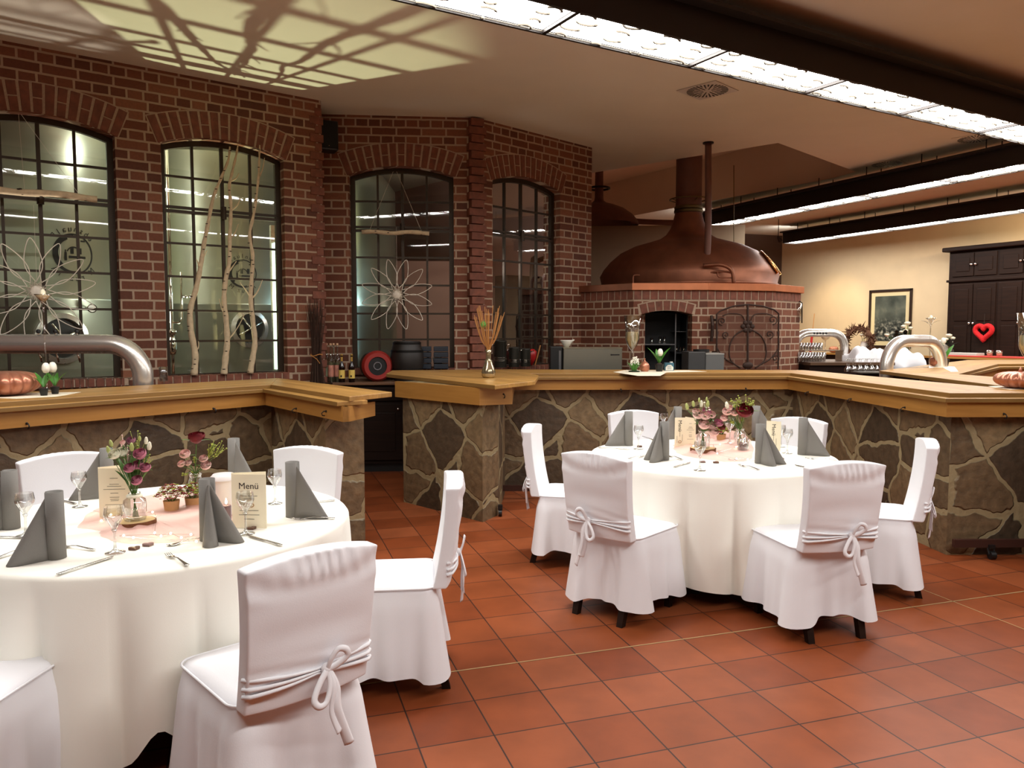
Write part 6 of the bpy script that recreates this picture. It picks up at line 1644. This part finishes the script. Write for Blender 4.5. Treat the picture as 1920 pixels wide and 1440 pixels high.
# grey lidded machine and housing side
pz = on_c(1316, 9.45); t = thing('ice_maker', 'grey appliance with a round black top before the brick niche', 'appliance', (pz.x, pz.y, wc_h+.001)); k_ = 9.4/1440
MB().box(-32*k_,0,-.17,.2,0,46*k_).build('dark_half', mat('dark_grey_plastic', srgb(62,62,62), .5), t, bev=.008); MB().box(0,34*k_,-.18,.2,0,42*k_).build('grey_half', mat('mid_grey_plastic', srgb(104,104,102), .45), t, bev=.008)
MB().tube([(-2*k_,0,44*k_),(-2*k_,0,50*k_)], 15*k_, 24).build('round_top', BLACK, t); MB().box(0,34*k_,-.183,.2,41*k_,43*k_).build('light_rim', mat('light_grey_rim', srgb(170,168,162), .4), t)
t = thing('back_counter', 'dark side counter carrying the grey appliance before the brick housing', 'counter', (pz.x, 9.5, 0)); MB().box(-.22,.45,-.25,.24,0,wc_h-.03).build('counter_body', DARKW, t); MB().box(-.2,.45,-.27,.26,wc_h-.03,wc_h).build('counter_top', mat('steel_worktop', 0), t)
# ================================================================== RIGHT HALL
def vent(p, ang, s, label, m_):
    t = thing('ceiling_vent', label, 'ceiling vent', (p.x, p.y, H-.003), ang, 'ceiling air vents')
    b = MB(); b.box(-s/2,s/2,-s/2,s/2,-.006,.0); b.build('vent_plate', m_, t)
    b = MB()
    for k in range(32):
        a = 2*pi*k/32; r0_ = s*(.10 if k % 4 == 0 else (.20 if k % 2 == 0 else .32)); r1_ = s*.46; w_ = .006
        d = Vector((cos(a), sin(a), 0)); n_ = Vector((-d.y, d.x, 0))
        q = [d*r0_-n_*w_*.7, d*r1_-n_*w_*1.6, d*r1_+n_*w_*1.6, d*r0_+n_*w_*.7]; b.prism([(v.x, v.y) for v in q], -.0085, -.006)
    o = b.build('vent_slots', BLACK, t); tag(o, kind='stuff'); return t
VP = mat('vent_grey_paint', srgb(200,192,184), .4)
c_ = (gz(1268,170,H)+gz(1385,168,H))/2
vent(c_, R(45), .46, 'square ceiling vent with radial slots beside the near lamp', VP)
vent(gz(1663,307,H), R(45), .46, 'brown ceiling vent between the near lamp and the far lamp', CEIL)
vent(gz(1830,259,H), R(45), .46, 'faint ceiling vent at the right, close to the near lamp', CEIL)
# picture on the tan wall
def onR(px, py, o_=0.0):       # point on the right wall plane
    n = Vector((-dR.y, dR.x))    # into the room (towards left)
    a = k0+n*o_; r = ray(px, py); t = (a.x*n.x+a.y*n.y)/(r[0]*n.x+r[1]*n.y); return Vector((r[0]*t, r[1]*t, CAMH+r[2]*t))
angR = atan2(-dR.y, -dR.x)
def onR_box(name, label, cat, x0, x1, ztop, zbot):
    pass
a = onR(1632, 547); b_ = onR(1712, 543); wdt = (Vector(b_[:2])-Vector(a[:2])).length; zb0 = onR(1672, 652).z; hh = a.z-zb0+.03
t = thing('framed_picture', 'framed grey picture with a cream mat on the tan wall', 'picture', (a.x, a.y, zb0), angR)
fr_ = MB()
for q in ((0,.05,0,hh),(wdt-.05,wdt,0,hh),(0,wdt,0,.05),(0,wdt,hh-.05,hh)): fr_.box(q[0],q[1],-.04,.0,q[2],q[3])
fr_.build('picture_frame', mat('dark_brown_frame', srgb(44,28,20), .4), t)
MB().box(.04,wdt-.04,-.015,-.005,.04,hh-.04).build('mat_board', mat('cream_mat', srgb(214,196,150), .7), t)
m_, nt, bs = newmat('grey_artwork'); tc = N(nt,'ShaderNodeTexCoord'); n1 = N(nt,'ShaderNodeTexNoise', i_Scale=3.0, i_Detail=7.0); L(nt, tc.outputs['Object'], n1.inputs['Vector'])
sp = N(nt,'ShaderNodeSeparateXYZ'); L(nt, tc.outputs['Object'], sp.inputs[0]); n2 = N(nt,'ShaderNodeTexNoise', i_Scale=16.0, i_Detail=6.0); L(nt, tc.outputs['Object'], n2.inputs['Vector'])
c1 = ramp(nt, n1.outputs['Fac'], [(.3, srgb(48,54,48)), (.6, srgb(92,96,84)), (.8, srgb(128,128,108))]); c2 = ramp(nt, n2.outputs['Fac'], [(.4, srgb(30,32,30)), (.55, srgb(86,88,80)), (.68, srgb(176,170,150))])
mr = N(nt,'ShaderNodeMapRange'); L(nt, sp.outputs[2], mr.inputs[0]); mr.inputs[1].default_value = hh*.30; mr.inputs[2].default_value = hh*.55; mr.inputs[3].default_value = 1; mr.inputs[4].default_value = 0
mx = N(nt,'ShaderNodeMix', data_type='RGBA'); L(nt, mr.outputs[0], mx.inputs['Factor']); L(nt, c1, mx.inputs[6]); L(nt, c2, mx.inputs[7]); L(nt, mx.outputs[2], bs.inputs['Base Color']); bs.inputs['Roughness'].default_value = .35
MB().box(.15,wdt-.15,-.018,-.014,.15,hh-.15).build('artwork', m_, t)
# tall cupboard
a = onR(1800, 463, .35); n_ = Vector((-dR.y, dR.x)); zt_ = a.z; L_ = 4.2; DP = .42
a0_ = onR(1800, 463, .0)
t = thing('tall_cupboard', 'tall dark wooden cupboard with panelled doors at the right edge', 'cupboard', (a0_.x, a0_.y, 0), angR)
def sgn():  # local -y must face the room
    v = Vector((sin(angR), -cos(angR))); return 1 if v.dot(n_) > 0 else -1
sg = sgn(); zm = onR(1800,526,.35).z
def bxl(name, x0,x1,d0,d1,z0,z1, m__=None, par=None, bev=.006):
    y0, y1 = sorted((-sg*d0, -sg*d1)); return MB().box(x0,x1,y0,y1,z0,z1).build(name, m__ or DARKW, par or t, bev=bev)
bxl('cupboard_body', 0, L_, 0.0, .34, 0, zt_-.08); bxl('cornice', -.10, L_, 0.0, .46, zt_-.09, zt_, bev=.02); bxl('middle_ledge', -.03, L_, .0, .38, zm-.03, zm+.02, bev=.008)
for k in range(4):
    x = .08+k*.95
    for (z0, z1, kz_) in ((zm+.08, zt_-.14, .0), (.15, zm-.08, .0)):
        for j in range(2):
            d = bxl('cupboard_door', x+j*.46, x+j*.46+.44, .34, .36, z0, z1); 
            if z1 > zm: bxl('raised_panel', x+j*.46+.08, x+j*.46+.36, .36, .372, z0+.10, z1-.10, par=d, bev=.012)
            else:
                bxl('raised_panel', x+j*.46+.08, x+j*.46+.36, .36, .372, z1-.75, z1-.10, par=d, bev=.012); bxl('raised_panel', x+j*.46+.08, x+j*.46+.36, .36, .372, z0+.1, z1-.85, par=d, bev=.012)
            kx = x+j*.46+(.41 if j == 0 else .03); kz1 = (z0+z1)/2 if z1 > zm else z1-.80
            MB().sph((kx, -sg*.385, kz1), .028, 10, 8).build('door_knob', CHROME, d, smooth=True)
# red heart wreath
hc = onR(1844, 624, .42); t = thing('heart_wreath', 'red heart-shaped wreath hanging on the dark cupboard', 'wreath', (hc.x, hc.y, hc.z), angR)
pts = []; S = 20/1440*hc.y/17*1.02
for i in range(48):
    a = 2*pi*i/48; x = 16*sin(a)**3; y = 13*cos(a)-5*cos(2*a)-2*cos(3*a)-cos(4*a); pts.append((x*S*.74*1.08, 0, (y+2)*S*.78))
MB().tube(pts, 4.6/1440*hc.y, 12, close=True).build('wreath_body', mat('red_felt', srgb(190,16,22), .9, noise=.3, nscale=30, bump=.8), t, smooth=True); MB().tube([(0,0,.10),(0,.02,.38)], .006, 4).build('hanging_cord', IRON, t)
# island taps
p = gy(1565, 700, 11.25); yb_ = 11.25
arch((p.x+.13, yb_, 1.161), (-1,.0), .72, gy(1540,624,yb_).z-1.161, 7.5/1440*yb_, 'steel beer tap arch in the far middle, with a row of dark holes', rb=.20)
o = COL.objects[-1]
b = MB(); 
for k in range(5): q = gy(1527+k*5.6, 625, yb_-.060); b.sph(q, .016, 8, 6)
tt = [x for x in COL.objects if x.get('label','').startswith('steel beer tap arch in the far')][0]
bo = b.build('tap_holes', BLACK); tag(bo, kind='stuff'); adopt(bo, tt)
ya_ = 8.6; pa = gy(1662, 690, ya_)
arch((pa.x, ya_, .85), (1,.55), 1.0, gy(1662,640,ya_).z-.85, 12/1440*ya_, 'thick steel beer tap arch on the island, nearest on the right', rb=.30)
# side counters with glasses in the far middle
sc1 = thing('side_counter', 'dark counter with trays of glasses in the far middle', 'counter', (4.25, 10.9, 0)); MB().box(-.16,.98,-.35,.75,0,1.12).build('counter_body', DARKW, sc1); MB().box(-.16,1.0,-.38,.78,1.12,1.16).build('counter_top', wood_mat('walnut_top2', srgb(80,56,40), srgb(100,74,52), .4), sc1)
nn_ = 0
for j in range(2):
    for k in range(9):
        g = gy(1500+k*5.2+j*2, 680, 10.75+j*.12); o = MB().lathe([(0,.003),(.028,.0),(.030,.004),(.036,.13),(.034,.13),(.026,.008),(0,.008)], 12).build('drinking_glass', GLASS, smooth=True, loc=(g.x, g.y, 1.161))
        tag(o, 'clear drinking glass on the far dark counter, %s row, %s from the left' % (('front','back')[j], n9[k]), 'glass', 'crowded glasses on the far counter')
for j in range(8):
    g = gy(1502+j*5.5, 660, 10.95); o = MB().lathe([(0,.003),(.028,.0),(.030,.004),(.036,.10),(.034,.10),(.026,.008),(0,.008)], 12).build('drinking_glass', GLASS, smooth=True, loc=(g.x, g.y+.05, 1.321)); tag(o, 'clear drinking glass on the raised tray behind the far tap, %s from the left' % n9[j], 'glass', 'glasses on the raised tray')
tr = thing('glass_tray', 'raised steel tray with glasses behind the far beer tap', 'tray', (4.25, 11.0, 1.161)); MB().box(-.1,.45,-.10,.14,.145,.158).build('tray_top', SILVER, tr)
for x in (-.09,.44): MB().box(x-.005,x+.005,-.09,.13,0,.145).build('tray_leg', SILVER, tr)
# buffet along the tan wall
n_ = Vector((-dR.y, dR.x)); b0_ = onR(1560, 664, .75); b1_ = onR(1800, 664, .75)
bf = thing('buffet_table', 'long buffet counter below the framed picture', 'buffet table', (b0_.x, b0_.y, 0), angR); LL = (Vector(b1_[:2])-Vector(b0_[:2])).length; ztb = gy(1700, 665, b0_.y*.5+b1_.y*.5).z
MB().box(-.5,LL+2.5,-.02 if sg>0 else -.25,.25 if sg>0 else .02,0,ztb-.04).build('counter_body', DARKW, bf); MB().box(-.55,LL+2.6,-.06 if sg>0 else -.27,.27 if sg>0 else .06,ztb-.04,ztb).build('counter_top', OAK, bf)
def onB(px, d=.12): g = onR(px, 660, .75-min(d, .13)); return Vector((g.x, g.y, ztb+.001))
# crumpled white cloths
def cloth_heap(p, w_, d_, h_, label, seed, rz=0):
    rnd = random.Random(seed); b = MB(); n = 26; rows = []
    ph = [rnd.uniform(0,6) for _ in range(6)]
    for j in range(n+1):
        v = -1+2*j/n; row = []
        for i in range(n+1):
            u = -1+2*i/n; r = max(abs(u), abs(v)); z = h_*(1-r**7)*(.82+.25*sin(u*5+ph[0])*sin(v*4+ph[1]))+.03*h_*sin(11*u+7*v+ph[2]); z = max(z, 0)+.004
            row.append((u*w_*(1+.05*sin(v*6+ph[3])), v*d_*(1+.06*sin(u*5+ph[4])), z))
        rows.append(row)
    b.loft(rows, False); o = b.build('white_cloth', FABRIC, smooth=True, loc=p, rz=rz, solid=.004); return tag(o, label, 'cloth', 'crumpled white cloths in the far middle')
sc2 = thing('side_counter', 'low dark counter carrying crumpled white cloths in the far middle', 'counter', (5.75, 10.9, 0)); MB().box(-.45,.75,-.3,.4,0,1.02).build('counter_body', DARKW, sc2)
g = gy(1622, 690, 10.9); cloth_heap(Vector((g.x, 10.9, 1.021)), .27, .28, .34, 'crumpled white cloth left of the thick steel tap arch', 1)
g = gy(1700, 690, 10.7); cloth_heap(Vector((g.x, 10.9, 1.021)), .27, .28, .32, 'crumpled white cloth seen through the thick steel tap arch', 2)
# glasses standing below the cloth (stemware row)
shf = thing('glass_shelf', 'steel shelf with a row of stemmed glasses before the cloths', 'shelf', (4.9, 9.7, 0)); MB().box(-.55,.35,-.12,.14,1.06,1.075).build('shelf_plate', mat('steel_worktop', 0), shf); MB().box(-.5,.3,-.08,.1,0,1.06).build('shelf_body', DARKW, shf)
for k in range(11):
    g = gy(1588+k*5.6, 690, 9.68); wine_glass(0,0,'upturned stemmed glass in the row before the crumpled cloths, %s from the left' % (n9+['eleventh'])[k], 1.0, (g.x, 9.68+.03*(k%2), 1.076), 'upturned stemmed glasses on the steel shelf', True)
# buffet decorations
g = onB(1610); t = thing('brown_wreath', 'round brown feathery wreath leaning left of the framed picture', 'wreath', (g.x, g.y, ztb+.24), angR)
rnd = random.Random(9); b = MB(); R0 = .34
for k in range(420):
    a = rnd.uniform(0, 2*pi); c = Vector((R0*cos(a), 0, R0*sin(a))); d = Vector((rnd.uniform(-1,1), rnd.uniform(-1,.4), rnd.uniform(-1,1))).normalized(); b.tube([c, c+d*rnd.uniform(.10,.20)], [.022,.003], 4)
b.tube([(R0*cos(2*pi*i/24), 0, R0*sin(2*pi*i/24)) for i in range(24)], .05, 8, close=True); b.build('feather_ring', mat('brown_feathers', srgb(92,60,40), .95), t)
g = onB(1563, .2); pumpkin(g, .11, .16, 'small copper pumpkin on the buffet behind the far tap arch', 14, stem_h=0)
g = onB(1700, .15); rose_t = thing('flower_arrangement', 'white flowers and dark leaves in front of the framed picture', 'flowers', g)
for k, (px, py, s_) in enumerate(((1694,612,.05),(1702,606,.06),(1698,620,.05),(1707,615,.05),(1690,622,.04),(1663,628,.05))):
    q = gy(px, py, g.y)-g; rose(q, s_, WP, rose_t, 'white_flower', seed=k); stem([(0,0,0),(q.x*.5,0,q.z*.6),q], rose_t, .006)
for k in range(12):
    q = gy(1670+k*2.4, 618+6*sin(k*2.1), g.y)-g; leaf(q*.7, (sin(k*1.7),-.3,.6), .16, .04, rose_t, mat('dark_leaf', srgb(34,32,26), .6))
MB().lathe([(0,0),(.05,0),(.06,.1),(.05,.2),(.03,.24)], 16).build('flower_vase', GLASS, rose_t, smooth=True)
g = onB(1620, .3); t = thing('flower_arrangement', 'small white flowers in a jug beside the brown wreath', 'flowers', g)
for k, (px, py, s_) in enumerate(((1620,621,.06),(1627,629,.045),(1615,628,.04))):
    q = gy(px, py, g.y)-g; rose(q, s_, WP, t, 'white_flower', seed=k); stem([(0,0,0),(q.x*.5,0,q.z*.6),q], t, .006)
MB().lathe([(0,0),(.09,0),(.10,.15),(.07,.26),(.08,.28)], 16).build('flower_jug', WHITE, t, smooth=True)
g = onB(1781, .3); t = thing('flower_arrangement', 'white rose bouquet in a round glass vase left of the cupboard', 'flowers', g)
for k, (px, py, s_) in enumerate(((1779,629,.06),(1786,634,.05),(1774,636,.045),(1782,641,.05))):
    q = gy(px, py, g.y)-g; rose(q, s_, WP, t, 'white_flower', seed=k); stem([(0,0,0),(q.x*.5,0,q.z*.6),q], t, .006)
for k in range(6): leaf((0,0,.18), (sin(k*1.1),-.2,.8), .2, .05, t, mat('dark_leaf', 0))
MB().lathe([(0,0),(.06,0),(.09,.06),(.07,.13),(.05,.16),(.07,.2)], 16).build('round_vase', GLASS, t, smooth=True)
# tall glass candlestick with lily on the island
g = gz(1742, 690, ZT)
t = candlestick(Vector((g.x, g.y, ZT)), 'tall glass candlestick with a flower-shaped cup on the island', (690-593)/1440*g.y)
for k in range(6):
    a = k*pi/3; hh_ = (690-600)/1440*g.y; leaf((.02*cos(a), .02*sin(a), hh_-.05), (cos(a), sin(a), .75), .11, .022, t, PETW, 'petal')
t = thing('paper_box', 'white patterned box behind the island tulip', 'box', onB(1762, .3)); MB().box(-.13,.13,-.1,.1,0,.24).build('box_body', WHITE, t, bev=.01); MB().sph((0,0,.28), .05, 10, 8).build('box_knob', PETW, t, smooth=True)
t = thing('white_tray', 'pale flat tray on the buffet left of the cupboard', 'tray', onB(1806, .5), angR); MB().box(-.35,.35,-.14,.14,0,.08).build('tray_body', mat('pale_grey_plastic', srgb(190,186,180), .5), t, bev=.01)
o = MB().box(-1.0,2.2,-.16,.16,0,.03).build('red_runner', mat('red_cloth', srgb(196,66,58), .8), loc=onB(1870, .45), rz=angR, bev=.008); tag(o, 'long folded red runner below the heart wreath', 'runner')
for k, px in enumerate((1856, 1874)):
    g = onB(px, .5); o = thing('tealight_cup', 'small glass cup with a white candle, %s below the heart wreath' % ('left one' if k == 0 else 'right one'), 'tealight', (g.x, g.y, ztb+.032))
    MB().lathe([(0,.004),(.045,0),(.07,.11),(.066,.11),(.042,.01)], 16).build('cup_glass', GLASS, o, smooth=True); MB().lathe([(0,.012),(.045,.012),(.055,.08),(0,.08)], 14).build('candle', WAX, o, smooth=True)
g = onB(1520, .3); t = thing('paint_brush', 'red and white brush in front of the tan wall', 'brush', onB(1519, .2)); q = gy(1527, 588, t.location.y)-t.location; MB().tube([(0,0,0),(q.x*.6,0,q.z*.55)], .03, 8).build('red_sleeve', mat('red_plastic', 0), t); MB().tube([(q.x*.6,0,q.z*.55),q], .008, 6).build('wood_handle', STK, t)
g = onB(1547, .3); t = thing('tealight_cup', 'wide glass with a white candle above the far tap arch', 'tealight', g); MB().lathe([(0,0),(.05,0),(.012,.02),(.012,.28),(.09,.34),(.10,.5),(.095,.5)], 18).build('cup_glass', GLASS, t, smooth=True); MB().lathe([(0,.34),(.08,.345),(.08,.39),(0,.40)], 14).build('candle', WAX, t, smooth=True)
# fixtures added around the two fill spots of the hall
for p_, aim_, lab_ in (((6.1, 17.6, 3.6), (7.9, 18.9, 1.6), 'added small dark spotlight aimed at the tan wall beside the picture'), ((9.6, 13.0, 3.78), (9.3, 15.9, 1.9), 'added small dark spotlight out of view, aimed at the tall cupboard')):
    t = thing('added_spotlight', lab_, 'spotlight', p_); d = (Vector(aim_)-Vector(p_)).normalized()
    MB().tube([-d*.15, -d*.03], [.03, .05], 12, cap=False).build('lamp_shade', TRIMM, t, smooth=True)
    MB().tube([-d*.14, Vector((-d.x*.14, -d.y*.14, H-p_[2]))], .008, 6).build('hanger_rod', TRIMM, t)
